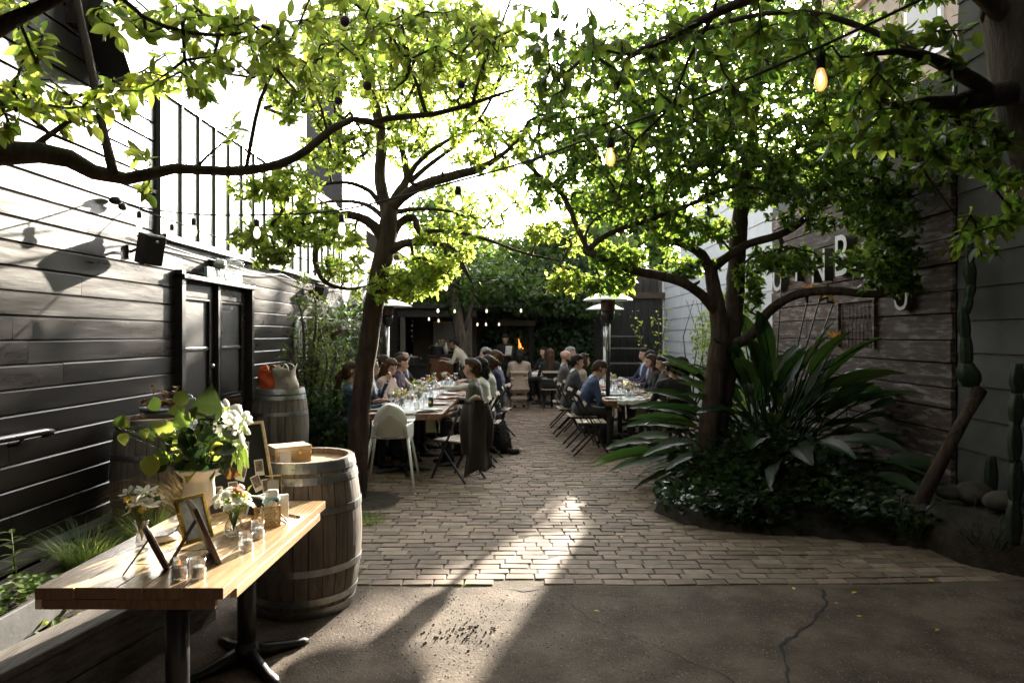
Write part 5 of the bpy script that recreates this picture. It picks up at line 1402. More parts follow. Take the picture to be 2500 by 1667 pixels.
# heaters
def heater(x, y, zh, r, label, polem):
    t = thing('patio_heater', label, 'heater', (x, y, 0), 0, 'patio heaters')
    obj('base', MB().lathe([(.001, .03), (.23, .03), (.24, .02), (.24, .012), (.001, .012)], 26), MT['black_metal'], t)
    obj('tank_housing', MB().lathe([(.06, .04), (.07, .05), (.07, .3), (.04, .36), (.03, .36)], 20), MT['black_metal'], t)
    obj('pole', MB().tube([(0, 0, .04), (0, 0, zh - .35)], .033, 14), polem, t)
    obj('gas_valve', MB().tube([(-.02, -.045, 1.42), (-.02, -.045, 1.78)], .022, 10).tube([(-.03, -.03, 1.8), (-.03, -.03, 1.95)], .012, 8), MT['steel'], t)
    obj('burner', MB().lathe([(.03, zh - .40), (.09, zh - .34), (.10, zh - .27), (.10, zh - .20), (.001, zh - .20)], 20), MT['black_metal'], t)
    obj('emitter', MB().lathe([(.105, zh - .2), (.108, zh - .1), (.105, zh - .01), (.02, zh)], 22), MT['browncard'], t)
    obj('hood', MB().lathe([(.001, zh + .075), (r * .3, zh + .072), (r * .62, zh + .04), (r, zh - .035), (r, zh - .045), (r * .6, zh + .028), (.1, zh + .06), (.001, zh + .06)], 30, (0, 0, 0), 0, False), MT['whitemetal'], t)
    obj('finial', MB().ball((0, 0, zh + .085), (.02, .02, .015), 8, 5), MT['steel'], t)
heater(1.316, 10.25, 2.21, .375, 'black pole patio heater with a white hood, standing between the right tables', MT['black_metal'])
heater(1.76, 14.2, 2.22, .40, 'farther patio heater with a pale pole behind the right tables', MT['whitemetal'])
heater(-2.37, 12.2, 2.20, .44, 'steel pole patio heater with a white hood behind the left tables', MT['steel'])

# empty chairs near the camera and the jacket on one of them
chair(-.70, 7.80, R(54), 'empty folding chair with a dark jacket on its back, by the near left table', 'folding chairs with wood slats')
chair(.97, 9.40, R(-90), 'empty folding chair at the near left corner of the right table', 'folding chairs with wood slats')
t = thing('hung_jacket', 'dark brown jacket with a tan lining hung over the back of an empty chair', 'jacket', (-.525, 7.67, .9), R(54))
def jk(u, v, back=True):
    a = (u - .5) * 2; w = .19 + .05 * v + .02 * math.sin(v * 8); z = .02 - .76 * v - .05 * abs(math.sin(u * 5 + 1)) * v
    y = (-.035 - .05 * v - .025 * math.sin(u * 9 + v * 3)) if back else (.015 + .02 * math.sin(u * 8))
    return Vector((a * w * (1 - .35 * max(0, .25 - v) / .25), y, z))
m = MB(); m.grid(lambda u, v: jk(u, v), 16, 18); obj('back_panel', m, MT['brownjacket'], t, solid=.008)
m = MB(); m.grid(lambda u, v: jk(u, v * .62, False), 16, 12); obj('front_panel', m, MT['brownjacket'], t, solid=.008)
m = MB(); m.tube([(-.1, -.01, .01), (-.05, -.03, .045), (0, -.035, .055), (.05, -.03, .045), (.1, -.01, .01)], [.02, .026, .03, .026, .02], 8); obj('collar', m, MT['taupe'], t)
for s in (-1, 1):
    m = MB(); m.tube([(s * .15, -.03, -.02), (s * .22, -.05, -.25), (s * .2, -.06, -.55)], [.05, .055, .045], 10); obj('sleeve', m, MT['brownjacket'], t)
# ================================================================ PEOPLE
rg = random.Random(44)
def capsule(m, p0, p1, r0, r1, n=10):
    p0, p1 = Vector(p0), Vector(p1); d = p1 - p0
    if d.length < 1e-4: d = Vector((0, 0, 1e-3)); p1 = p0 + d
    t = d.normalized(); pts, rad = [], []
    for a in (80, 50, 20): pts.append(p0 - t * r0 * math.sin(R(a))); rad.append(r0 * math.cos(R(a)))
    for a in (0,): pts.append(p0); rad.append(r0)
    pts.append(p1); rad.append(r1)
    for a in (20, 50, 80): pts.append(p1 + t * r1 * math.sin(R(a))); rad.append(r1 * math.cos(R(a)))
    m.tube(pts, rad, n)
QUEUE = []                                             # meshes waiting for one joint remesh
def queue_remesh(name, caps, voxel, smooth, done):
    m = MB()
    for c in caps: capsule(m, *c[:4])
    o = obj(name, m, MT['skin'])
    r = o.modifiers.new('r', 'REMESH'); r.mode = 'VOXEL'; r.voxel_size = voxel; r.use_smooth_shade = True
    s = o.modifiers.new('s', 'SMOOTH'); s.factor = .5; s.iterations = smooth
    QUEUE.append((o, caps, done))
def flush():
    dg = bpy.context.evaluated_depsgraph_get()
    res = [(bpy.data.meshes.new_from_object(o.evaluated_get(dg)), c, d, o) for o, c, d in QUEUE]
    for me, caps, done, o in res:
        nm = o.name; old = o.data; bpy.data.objects.remove(o); bpy.data.meshes.remove(old)
        me.materials.clear(); done(me, caps)
    QUEUE.clear()
def nearest_tags(me, caps):
    n = len(me.polygons); C = np.empty(n * 3); me.polygons.foreach_get('center', C); C = C.reshape(-1, 3)
    N_ = np.empty(n * 3); me.polygons.foreach_get('normal', N_); N_ = N_.reshape(-1, 3)
    best = np.full(n, 1e9); idx = np.zeros(n, int)
    for i, (p0, p1, r0, r1, tg) in enumerate(caps):
        a, b = np.array(p0), np.array(p1); ab = b - a; L2 = max(ab @ ab, 1e-9)
        t = np.clip(((C - a) @ ab) / L2, 0, 1); d = np.linalg.norm(C - a - t[:, None] * ab, axis=1) - (r0 + (r1 - r0) * t)
        k = d < best; best[k] = d[k]; idx[k] = i
    return C, N_, idx
def ik(S, T, a, b, hint):
    S, T = Vector(S), Vector(T); d = T - S; L = d.length
    if L > (a + b) * .995: T = S + d * ((a + b) * .995 / L); d = T - S; L = d.length
    n = d.normalized(); x = (a * a - b * b + L * L) / (2 * L); h = math.sqrt(max(0, a * a - x * x))
    hv = Vector(hint); hv = hv - n * hv.dot(n)
    if hv.length < 1e-4: hv = Vector((0, 0, -1))
    return S + n * x + hv.normalized() * h, T

HANDS = {}
def build_hands():
    for kind, curl in (('relaxed', .5), ('curled', 1.15)):
        caps = [((-.028, .0, 0), (-.026, .07, 0), .015, .013, 'skin'), ((-.01, .0, 0), (-.009, .075, 0), .016, .014, 'skin'), ((.012, .0, 0), (.010, .075, 0), .016, .014, 'skin'), ((.028, .005, 0), (.026, .066, 0), .014, .012, 'skin'), ((0, -.03, 0), (0, .02, 0), .024, .026, 'skin')]
        for x, L, r in ((-.027, .068, .0085), (-.009, .080, .009), (.010, .074, .0088), (.027, .056, .0078)):
            p = Vector((x, .075 if abs(x) < .02 else .068, 0)); a = 0
            for k, f in enumerate((.45, .32, .23)):
                a += curl * (.35 + .25 * k); q = p + Vector((x * .12 * (k == 0), math.cos(a), -math.sin(a))) * L * f
                caps.append((tuple(p), tuple(q), r * (1 - .1 * k), r * (.95 - .1 * k), 'skin')); p = q
        p = Vector((-.03, .01, -.004)); q = p + Vector((-.028, .03, -.012)); w = q + Vector((-.006, .03, -.012 * curl)); e = w + Vector((.008, .022, -.01))
        caps += [(tuple(p), tuple(q), .014, .0115, 'skin'), (tuple(q), tuple(w), .0108, .0098, 'skin'), (tuple(w), tuple(e), .0095, .008, 'skin')]
        def done(me, caps, kind=kind):
            me.name = 'hand'; HANDS[kind] = me
        queue_remesh('hand', caps, .0085, 2, done)
    flush()
build_hands()
HMESH = {}
def hand(parent, W, dirv, palm_n, kind, skin, left):
    key = (kind, skin, left)
    if key not in HMESH:
        me = HANDS[kind].copy(); me.materials.append(MT[skin])
        if left: me.transform(Matrix.Scale(-1, 4, (1, 0, 0))); me.flip_normals()
        HMESH[key] = me
    y = Vector(dirv).normalized(); z = Vector(palm_n); z = (z - y * z.dot(y)).normalized(); x = y.cross(z)
    M4 = Matrix.Translation(W + y * .03) @ Matrix((x, y, z)).transposed().to_4x4()
    return obj('hand', HMESH[key], None, parent, mat4=M4)

def person(label, x, y, face, top='navy', shirt='shirt', tie=None, bottom='charcoal', skin='skin', hair='short', hairc='hair_black', lean=8, hp=0, hy=0, ht=0, hands=None, stand=False,
           s=1.0, fem=False, suit=True, glasses=False, beard=False, shoe='shoe', skirt=False, sleeve='top', zseat=0.0, kind=('relaxed', 'relaxed'), group=None, chairlabel=None, roll=0, bareleg=False, coat=False):
    """face: compass of the look direction in degrees from +x, counter-clockwise. Local +y is forward. x, y: hips on the ground."""
    t = thing('person', label, 'person', (x, y, .012), R(face - 90), group)
    if s != 1: t.scale = (s, s, s)
    l = R(lean); u = Vector((math.sin(R(roll)), math.sin(l), math.cos(l) * math.cos(R(roll)))).normalized(); fw = Vector((0, math.cos(l), -math.sin(l)))
    Pz = .93 if stand else .555 + zseat
    P = Vector((0, -.02, Pz)); sw = .165 if fem else .19; tw = .88 if fem else 1.0
    caps = []
    A = lambda p0, p1, r0, r1, tg: caps.append((tuple(p0), tuple(p1), r0, r1, tg))
    def ring(h, hw, r, tg='top', off=0.0):
        c = P + u * h + fw * off; A(c - Vector((hw, 0, 0)), c + Vector((hw, 0, 0)), r, r, tg)
    hipt = 'bottom' if not coat else 'top'
    ring(0.0, .10, .118 if not fem else .12, hipt); ring(.05, .085, .113, 'top'); ring(.13, .075 * tw, .108 * tw, 'top'); ring(.22, .082 * tw, .112 * tw, 'top'); ring(.31, .10 * tw, .113 * tw, 'top', .005); ring(.38, .115 * tw, .098, 'top'); ring(.44, .10 * tw, .078, 'top', -.005)
    if fem: A(P + u * .31 + fw * .075 + Vector((-.065, 0, 0)), P + u * .31 + fw * .075 + Vector((.065, 0, 0)), .058, .058, 'top')
    N0 = P + u * .47; hx = Vector((0, math.sin(l * .5), math.cos(l * .5)))
    SH = [P + u * .435 + Vector((sd * sw, 0, 0)) for sd in (-1, 1)]
    for sd in (0, 1): A(N0 + Vector(((-1, 1)[sd] * .06, 0, .0)), SH[sd], .062, .066, 'top')
    if suit: A(N0 + Vector((-.03, -.03, .03)), N0 + Vector((.03, -.03, .03)), .048, .048, 'collar')
    # head
    HC = N0 + hx * .185 + Vector((0, .012, 0)) + Vector((0, .045 * max(0, math.sin(R(hp))), -.04 * max(0, math.sin(R(hp)))))
    HR = Matrix.Rotation(R(hy), 3, 'Z') @ Matrix.Rotation(-R(hp), 3, 'X') @ Matrix.Rotation(R(ht), 3, 'Y')
    H = lambda a, b, c: HC + HR @ (Vector((a, b, c)) * 1.07)
    A(N0 - u * .02, H(0, -.02, -.06), .056 if not fem else .049, .05 if not fem else .045, 'skin')
    A(H(0, -.022, .035), H(0, .018, .035), .078, .078, 'skin'); A(H(0, .03, -.015), H(0, .04, -.07), .058, .038, 'skin'); A(H(-.03, .045, -.02), H(.03, .045, -.02), .038, .038, 'skin')
    A(H(0, .085, .01), H(0, .104, -.022), .011, .015, 'skin'); A(H(-.012, .078, -.055), H(.012, .078, -.055), .014, .014, 'skin')
    for sd in (-1, 1): A(H(sd * .078, -.008, -.016), H(sd * .081, -.016, .018), .012, .016, 'skin')
    # arms
    hands = hands or [(-.16, .40, .76), (.16, .40, .76)]
    wr = []
    for i, sd in enumerate((-1, 1)):
        T = Vector(hands[i]); E, T = ik(SH[i], T, .29, .25, Vector((sd * .6, -.45, -1)))
        A(SH[i], E, .058 if not fem else .049, .046 if not fem else .038, sleeve); A(E, E + (T - E) * .82, .045 if not fem else .036, .034 if not fem else .029, sleeve if sleeve == 'top' else 'skin'); A(E + (T - E) * .80, T, .031 if not fem else .027, .026 if not fem else .022, 'cuff' if suit and sleeve == 'top' else 'skin')
        wr.append((E, T))
    # legs
    lg = 'skin' if bareleg else 'bottom'
    for sd in (-1, 1):
        hip = P + Vector((sd * .09, 0, -.02))
        if stand:
            kn = Vector((sd * .1, .02, .49)); an = Vector((sd * .11, -.02, .09))
        else:
            kn = Vector((sd * .11 + (.03 if sd > 0 else 0), .42, Pz - .035)); an = Vector((sd * .10, .36 + (.05 if sd > 0 else -.05), .09))
        A(hip, kn, .087, .06, 'bottom'); A(kn, an, .058, .04 if lg == 'bottom' else .034, lg)
        if lg == 'bottom': A(an + Vector((0, 0, .03)), an, .043, .045, 'bottom')
        A(an + Vector((0, -.02, -.05)), an + Vector((sd * .015, .14, -.062)), .037, .03, 'shoe')
    if skirt:
        A(P + Vector((-.1, .1, -.06)), P + Vector((.1, .1, -.06)), .1, .1, 'bottom'); A(P + Vector((-.1, .33, -.07)), P + Vector((.1, .33, -.07)), .085, .085, 'bottom')
    if coat: A(P + Vector((-.13, -.04, -.1)), P + Vector((.13, -.04, -.1)), .10, .10, 'top'); A(P + Vector((-.15, -.08, -.3)), P + Vector((.13, -.08, -.3)), .05, .05, 'top')
    pal = dict(top=top, shirt=shirt, collar=shirt, cuff=shirt, tie=tie or shirt, bottom=bottom, skin=skin, shoe=shoe)
    order = ['top', 'shirt', 'tie', 'bottom', 'skin', 'shoe']
    def done(me, caps):
        me.name = 'body'
        for k in order: me.materials.append(MT[pal[k]])
        C, N_, idx = nearest_tags(me, caps)
        tags = [c[4] for c in caps]; lut = np.array([order.index({'collar': 'shirt', 'cuff': 'shirt'}.get(k, k)) for k in tags]); mi = lut[idx]
        if suit:
            rel = C - np.array(P); h = rel @ np.array(u); f = N_ @ np.array(fw); xx = np.abs(rel[:, 0])
            v = (mi == 0) & (f > .25) & (h > .22) & (h < .55) & (xx < .012 + (h - .22) * .26); mi[v] = 1
            if tie: mi[v & (xx < .02)] = 2
        me.polygons.foreach_set('material_index', mi.astype(np.int32)); me.polygons.foreach_set('use_smooth', np.ones(len(me.polygons), bool)); me.update()
        obj('body', me, None, t)
    queue_remesh('body', caps, .0165 if y < 9.5 else (.019 if y < 11.5 else .025), 3 if y < 11.5 else 2, done)
    # hair
    if hair != 'bald':
        hc = [(H(0, -.04, .042), H(0, -.002, .062), .084, .082), (H(0, -.062, .0), H(0, -.06, -.045), .066, .05), (H(-.06, -.02, .03), H(-.062, -.01, -.005), .032, .022), (H(.06, -.02, .03), H(.062, -.01, -.005), .032, .022), (H(-.035, .045, .082), H(.035, .045, .082), .035, .035)]
        if hair in ('bangs',): hc += [(H(-.04, .062, .06), H(.04, .062, .06), .036, .036), (H(-.066, .02, .04), H(-.07, .0, -.03), .03, .026), (H(.066, .02, .04), H(.07, .0, -.03), .03, .026)]
        if hair in ('long',): hc += [(H(0, -.07, -.03), H(0, -.10, -.30), .078, .06), (H(-.068, -.01, .02), H(-.085, .02, -.26), .036, .03), (H(.068, -.01, .02), H(.085, .02, -.26), .036, .03)]
        if hair in ('bob',): hc += [(H(0, -.06, -.03), H(0, -.06, -.12), .082, .07), (H(-.066, .0, .02), H(-.075, .01, -.11), .036, .034), (H(.066, .0, .02), H(.075, .01, -.11), .036, .034)]
        if hair in ('pony',): hc += [(H(0, -.12, -.01), H(0, -.15, -.06), .035, .04), (H(0, -.15, -.06), H(.02, -.13, -.24), .042, .022)]
        if hair in ('bun',): hc += [(H(0, -.12, -.0), H(0, -.125, .02), .048, .046)]
        if hair in ('quiff',): hc += [(H(-.03, .05, .105), H(.03, .05, .105), .03, .03)]
        if hair in ('fringe_bald',): hc = [(H(-.05, -.06, -.0), H(.05, -.06, -.0), .045, .045), (H(-.066, -.02, .0), H(-.068, -.03, .02), .022, .022), (H(.066, -.02, .0), H(.068, -.03, .02), .022, .022)]
        hc = [(tuple(a), tuple(b), c, d, 'h') for a, b, c, d in hc]
        def doneh(me, caps):
            me.name = 'hair'; me.materials.append(MT[hairc])
            co = np.empty(len(me.vertices) * 3); me.vertices.foreach_get('co', co); co = co.reshape(-1, 3); nn = np.empty_like(co.reshape(-1)); me.vertices.foreach_get('normal', nn); nn = nn.reshape(-1, 3)
            q = np.sin(co[:, 0] * 190 + np.sin(co[:, 2] * 22) * 2) * np.sin(co[:, 1] * 170 + co[:, 2] * 15); co += nn * (q * .0055)[:, None]
            me.vertices.foreach_set('co', co.reshape(-1)); me.polygons.foreach_set('use_smooth', np.ones(len(me.polygons), bool)); me.update()
            obj('hair', me, None, t)
        Pl, Dl, Nl, Ll = [], [], [], []
        for a, b, c, d in [q[:4] for q in hc]:
            a, b = Vector(a), Vector(b)
            for _ in range(26):
                f = rg.random(); q = rdir(rg); pp = a.lerp(b, f) + q * (c + (d - c) * f) * .97
                if (HR.transposed() @ (pp - HC)).y > .062: continue
                Pl.append(pp); Dl.append(Vector((0, -.25, -1)) + q * .35 + rdir(rg) * .35); Nl.append(q); Ll.append(rg.uniform(.03, .06) * (1.5 if hair in ('long', 'bob', 'pony') else 1))
        if Pl: obj('hair_locks', leafmesh('hair_locks', MT[hairc], Pl, Dl, Nl, Ll, 'lance'), None, t)
        queue_remesh('hair', hc, .012 if y < 9.5 else .016, 2, doneh)
    if beard:
        m = MB()
        for a, b, c, d in ((H(-.045, .03, -.05), H(-.02, .06, -.085), .026, .03), (H(.045, .03, -.05), H(.02, .06, -.085), .026, .03), (H(0, .062, -.07), H(0, .055, -.11), .036, .028)): capsule(m, a, b, c, d)
        obj('beard', m, MT[hairc], t)
    for sd in (-1, 1):
        m = MB(); m.ball(H(sd * .031, .084, .006), (.011, .006, .0055), 8, 5, 0, HR); obj('eye', m, MT['eye'], t)
        m = MB(); m.tube([H(sd * .016, .091, .026), H(sd * .032, .088, .031), H(sd * .048, .076, .025)], .0035, 5); obj('eyebrow', m, MT[hairc], t)
    m = MB(); m.ball(H(0, .091, -.053), (.021, .005, .0055), 8, 5, 0, HR); obj('mouth', m, MT['lip'], t)
    if glasses:
        m = MB()
        for sd in (-1, 1):
            m.tube([H(sd * .034 + .022 * math.cos(a * .5236), .102, .004 + .017 * math.sin(a * .5236)) for a in range(13)], .0018, 5); m.tube([H(sd * .056, .1, .008), H(sd * .078, .0, .012)], .0018, 5)
        m.tube([H(-.012, .102, .008), H(.012, .102, .008)], .0018, 5); obj('spectacles', m, MT['plastic_black'], t)
    for i, (E, T) in enumerate(wr):
        d = (T - E).normalized(); hand(t, T - d * .012, d + Vector((0, .15, -.05)), Vector((0, 0, 1)) if abs(d.z) < .8 else Vector((0, 1, 0)), kind[i], skin, i == 1)
    if chairlabel and not stand:
        chair(x, y - 0, R(face - 90), chairlabel, 'folding chairs with wood slats')
    return t
tbl = lambda lx, ly=.42: (lx, ly, .77)
GL, GR, GB = 'guests at the left tables', 'guests at the right tables', 'people at the back of the yard'
# left row, wall side (facing the aisle, +x)
person('woman in a dark blue denim jacket with a brown ponytail behind the left trunk', -2.13, 8.42, 12, 'denim', hair='pony', hairc='hair_brown', fem=True, suit=False, lean=6, hy=-8, hp=4, zseat=-.03, hands=[(-.2, .34, .8), (.08, .44, .78)], bottom='black', group=GL, chairlabel='folding chair under the woman in the denim jacket')
person('man in a navy suit and glasses with a hand to his mouth, left table', -2.06, 9.12, 2, 'navy', tie='shirt', glasses=True, hairc='hair_brown', lean=8, hy=-12, hands=[(.08, .30, 1.03), (.12, .42, .77)], kind=('curled', 'relaxed'), group=GL, chairlabel='folding chair under the man in glasses')
person('woman with long blond-tipped hair in a pale blush top looking down at the left table', -1.98, 9.72, -18, 'blush', suit=False, fem=True, hair='long', hairc='hair_auburn', lean=14, hp=26, hy=-20, hands=[(-.1, .40, .77), (.12, .42, .77)], bottom='blush', skirt=True, group=GL, chairlabel='folding chair under the woman in blush')
person('man with short brown hair half hidden by the heater pole at the left table', -2.12, 10.3, 5, 'midgrey', hairc='hair_brown', lean=6, hy=10, group=GL, chairlabel='folding chair behind the heater pole, left row')
person('dark haired woman just behind the blond-tipped woman at the left table', -2.0, 10.75, -5, 'plum', suit=False, fem=True, hair='bun', hairc='hair_brown', lean=14, hp=12, group=GL, chairlabel='folding chair under the woman in plum')
person('woman with black hair and a pale pink top looking across the left table', -2.08, 11.5, 8, 'blush', suit=False, fem=True, hair='bob', hairc='hair_black', lean=6, sleeve='skin', bottom='black', hands=[(-.1, .45, .77), (.15, .47, .79)], group=GL, chairlabel='folding chair under the black haired woman')
person('bald man in a dark suit far along the wall side of the left tables', -2.2, 12.75, 0, 'charcoal', hair='fringe_bald', hairc='hair_brown', lean=4, group=GL, chairlabel='folding chair under the bald man, left row')
# left row, aisle side (facing the wall, -x)
person('man in a grey tweed jacket seated on the aisle side, looking left', -.55, 8.62, 178, 'greysuit', shirt='cream', tie='olive', hair='quiff', hairc='hair_brown', lean=7, hy=-10, hands=[(-.13, .30, .66), (.16, .34, .68)], bottom='black', group=GL, chairlabel='folding chair under the man in grey tweed')
person('dark haired guest in an ivory jacket reaching across the left table', -.47, 9.32, 176, 'ivory', suit=False, hair='bob', hairc='hair_black', lean=10, fem=True, hands=[(-.05, .60, .92), (.15, .42, .77)], bottom='black', group=GL, chairlabel='folding chair under the guest in ivory')
person('woman with pinned dark hair in a sheer white top, aisle side of the left tables', -.42, 10.2, 182, 'ivory', suit=False, fem=True, hair='bun', hairc='hair_brown', lean=8, group=GL, chairlabel='folding chair under the woman in sheer white')
person('man with reddish brown hair in a navy suit, aisle side of the left tables', -.36, 10.95, 170, 'navy', tie='plum', hairc='hair_auburn', lean=5, s=1.04, group=GL, chairlabel='folding chair under the red haired man')
person('man with slick black hair farther along the aisle side of the left tables', -.52, 11.7, 178, 'charcoal', hairc='hair_black', lean=5, s=1.03, group=GL, chairlabel='folding chair under the slick haired man')
person('grey haired man last on the aisle side of the left tables', -.62, 12.6, 182, 'midgrey', hairc='hair_grey', lean=3, s=1.05, group=GL, chairlabel='folding chair under the grey haired man, left row')
# people at the back
person('standing server in black with hair tied back, reading a white sheet', -.38, 17.3, 268, 'black', suit=False, fem=True, hair='bun', hairc='hair_black', stand=True, bottom='black', hp=28, lean=4, s=.98, hands=[(-.02, .26, 1.16), (.14, .26, 1.2)], kind=('curled', 'curled'), group=GB)
t = thing('paper_sheet', 'white sheet of paper held by the server in black', 'paper', (-.30, 16.98, 1.2))
m = MB(); m.grid(lambda u, v: Vector(((u - .5) * .16 + .02 * v, -.06 * v, .24 * v - .06)), 4, 5); obj('sheet', m, MT['paper'], t, solid=.001)
person('standing person in a cream jacket bending over the bar counter', -1.22, 15.75, 170, 'cream', suit=False, hair='short', hairc='hair_black', stand=True, lean=34, hp=25, bottom='black', s=.97, hands=[(-.2, .52, 1.08), (.15, .55, 1.12)], group=GB)
person('person in a long beige coat seated with their back to the camera', -.02, 15.05, 90, 'beige', suit=False, hair='bob', hairc='hair_black', lean=6, hp=10, bottom='beige', coat=True, group=GB, chairlabel='folding chair under the beige coat')
person('woman with long auburn hair in black seated with her back to the camera', .66, 15.0, 96, 'black', suit=False, fem=True, hair='long', hairc='hair_auburn', lean=6, bottom='black', group=GB, chairlabel='folding chair under the auburn haired woman at the back')
person('dark haired woman facing left at the far side of the back table', .62, 17.1, 225, 'black', suit=False, fem=True, hair='bob', hairc='hair_black', lean=6, bottom='black', group=GB, chairlabel='folding chair at the far side of the back table')
# right row, aisle side (facing the wall, +x)
person('man leaning forward in a bright navy suit at the near right table', .90, 10.1, 4, 'blue', shirt='lightblue', hairc='hair_brown', lean=27, hp=38, hands=[(-.1, .30, .62), (.14, .46, .60)], kind=('curled', 'curled'), group=GR, chairlabel='folding chair under the man in the bright navy suit')
person('man in a charcoal suit behind the bright navy suit, aisle side of the right tables', .80, 11.15, 5, 'charcoal', hairc='hair_black', lean=14, hp=8, group=GR, chairlabel='folding chair under the man in dark navy, right row')
person('bald bearded man in a grey suit on the aisle side of the right tables', .78, 12.2, 0, 'greysuit', shirt='lightblue', hair='bald', beard=True, hairc='hair_black', lean=4, s=1.03, group=GR, chairlabel='folding chair under the bald bearded man')
person('woman in gold with dark curls leaning in at the right table', .95, 11.75, 10, 'taupe', suit=False, fem=True, hair='bob', hairc='hair_brown', lean=16, group=GR, chairlabel='folding chair under the woman in gold')
person('grey haired guest far along the aisle side of the right tables', .95, 13.3, -10, 'charcoal', hairc='hair_grey', lean=4, s=1.05, group=GR, chairlabel='folding chair under the far grey haired guest, right row')
# right row, wall side (facing the aisle, -x)
person('man with a black fringe in a plum suit, wall side of the right tables', 2.38, 12.2, 178, 'plum', shirt='lightblue', tie='navy', hair='bangs', hairc='hair_black', lean=5, hp=4, s=1.02, group=GR, chairlabel='folding chair under the man with the black fringe')
person('man in navy beyond the black fringed man, wall side of the right tables', 2.42, 13.1, 184, 'navy', shirt='lightblue', hairc='hair_black', lean=4, s=1.04, group=GR, chairlabel='folding chair under the far man in a pale shirt')
person('woman with long brown hair on the wall side of the right tables', 2.3, 11.35, 185, 'black', suit=False, fem=True, hair='long', hairc='hair_brown', lean=12, hp=10, group=GR, chairlabel='folding chair under the long haired woman, right row')
person('dark haired guest in black behind the large leaves at the right table', 2.32, 10.65, 180, 'black', suit=False, hair='short', hairc='hair_black', lean=10, hp=10, group=GR, chairlabel='folding chair behind the strelitzia leaves')
person('guest in a black jacket with their back to the camera, near right table', 2.06, 9.05, 105, 'black', suit=False, hair='short', hairc='hair_black', lean=10, hp=22, bottom='black', bareleg=False, group=GR, chairlabel='folding chair seen from behind at the near right table')
person('guest in black with bare ankles next to the large leaves at the near right table', 2.42, 9.85, 170, 'black', suit=False, hair='bob', hairc='hair_black', lean=12, bottom='black', fem=True, bareleg=True, group=GR, chairlabel='folding chair under the guest with bare ankles')
# dog
dg_ = thing('dog', 'fluffy black dog with a pale tail tip sitting on the bricks in the aisle', 'dog', (-.27, 9.55, .014), R(14))
caps = [((0, -.06, .13), (0, .05, .30), .135, .115, 'f'), ((0, .05, .30), (0, .12, .40), .11, .085, 'f'), ((-.08, -.03, .08), (-.10, .12, .05), .075, .045, 'f'), ((.08, -.03, .08), (.10, .12, .05), .075, .045, 'f'), ((-.06, .14, .26), (-.06, .17, .03), .05, .03, 'f'), ((.06, .14, .26), (.06, .17, .03), .05, .03, 'f'),
        ((-.06, .17, .03), (-.06, .21, .022), .03, .022, 'f'), ((.06, .17, .03), (.06, .21, .022), .03, .022, 'f'), ((-.10, .12, .04), (-.11, .2, .025), .04, .025, 'f'), ((.10, .12, .04), (.11, .2, .025), .04, .025, 'f'),
        ((0, .13, .43), (0, .17, .46), .078, .072, 'f'), ((0, .22, .44), (0, .29, .42), .042, .028, 'f'), ((-.06, .13, .50), (-.075, .12, .55), .03, .012, 'f'), ((.06, .13, .50), (.075, .12, .55), .03, .012, 'f')]
def doned(me, caps):
    me.name = 'body'; me.materials.append(MT['dogfur']); nv = len(me.vertices)
    co = np.empty(nv * 3); me.vertices.foreach_get('co', co); co = co.reshape(-1, 3); nn = np.empty(nv * 3); me.vertices.foreach_get('normal', nn); nn = nn.reshape(-1, 3)
    q = np.sin(co[:, 0] * 120 + np.sin(co[:, 2] * 30) * 2) * np.sin(co[:, 1] * 110 + co[:, 2] * 60) + .5 * np.sin(co[:, 0] * 260 + co[:, 2] * 200); co += nn * (q * .007)[:, None]
    me.vertices.foreach_set('co', co.reshape(-1)); me.polygons.foreach_set('use_smooth', np.ones(len(me.polygons), bool)); me.update(); obj('body', me, None, dg_)
queue_remesh('dog', caps, .011, 2, doned)
P_, D_, N_2, L_ = [], [], [], []
for k in range(1500):
    c = rg.choice(caps[:6]); f = rg.random(); a, b = Vector(c[0]), Vector(c[1]); q = rdir(rg); r = c[2] + (c[3] - c[2]) * f
    P_.append(a.lerp(b, f) + q * r * .95); D_.append(q * .6 + Vector((rg.uniform(-.3, .3), -.2, -.9))); N_2.append(q); L_.append(rg.uniform(.03, .06))
obj('coat', leafmesh('coat', MT['dogfur'], P_, D_, N_2, L_, 'lance'), None, dg_)
m = MB(); m.tube([(.03, -.15, .06), (.12, -.2, .035), (.2, -.17, .035), (.25, -.13, .04)], [.035, .042, .04, .02], 9, jit=.15, rg=rg); obj('tail', m, MT['dogfur'], dg_)
m = MB(); m.tube([(.2, -.17, .036), (.25, -.135, .04), (.285, -.10, .045)], [.042, .032, .006], 9, jit=.2, rg=rg); obj('tail_tip', m, MT['dogwhite'], dg_)
for sd in (-1, 1):
    m = MB(); m.tube([(sd * .05, .12, .49), (sd * .075, .11, .545), (sd * .085, .115, .565)], [.03, .02, .004], 7); obj('ear', m, MT['dogfur'], dg_)
flush()
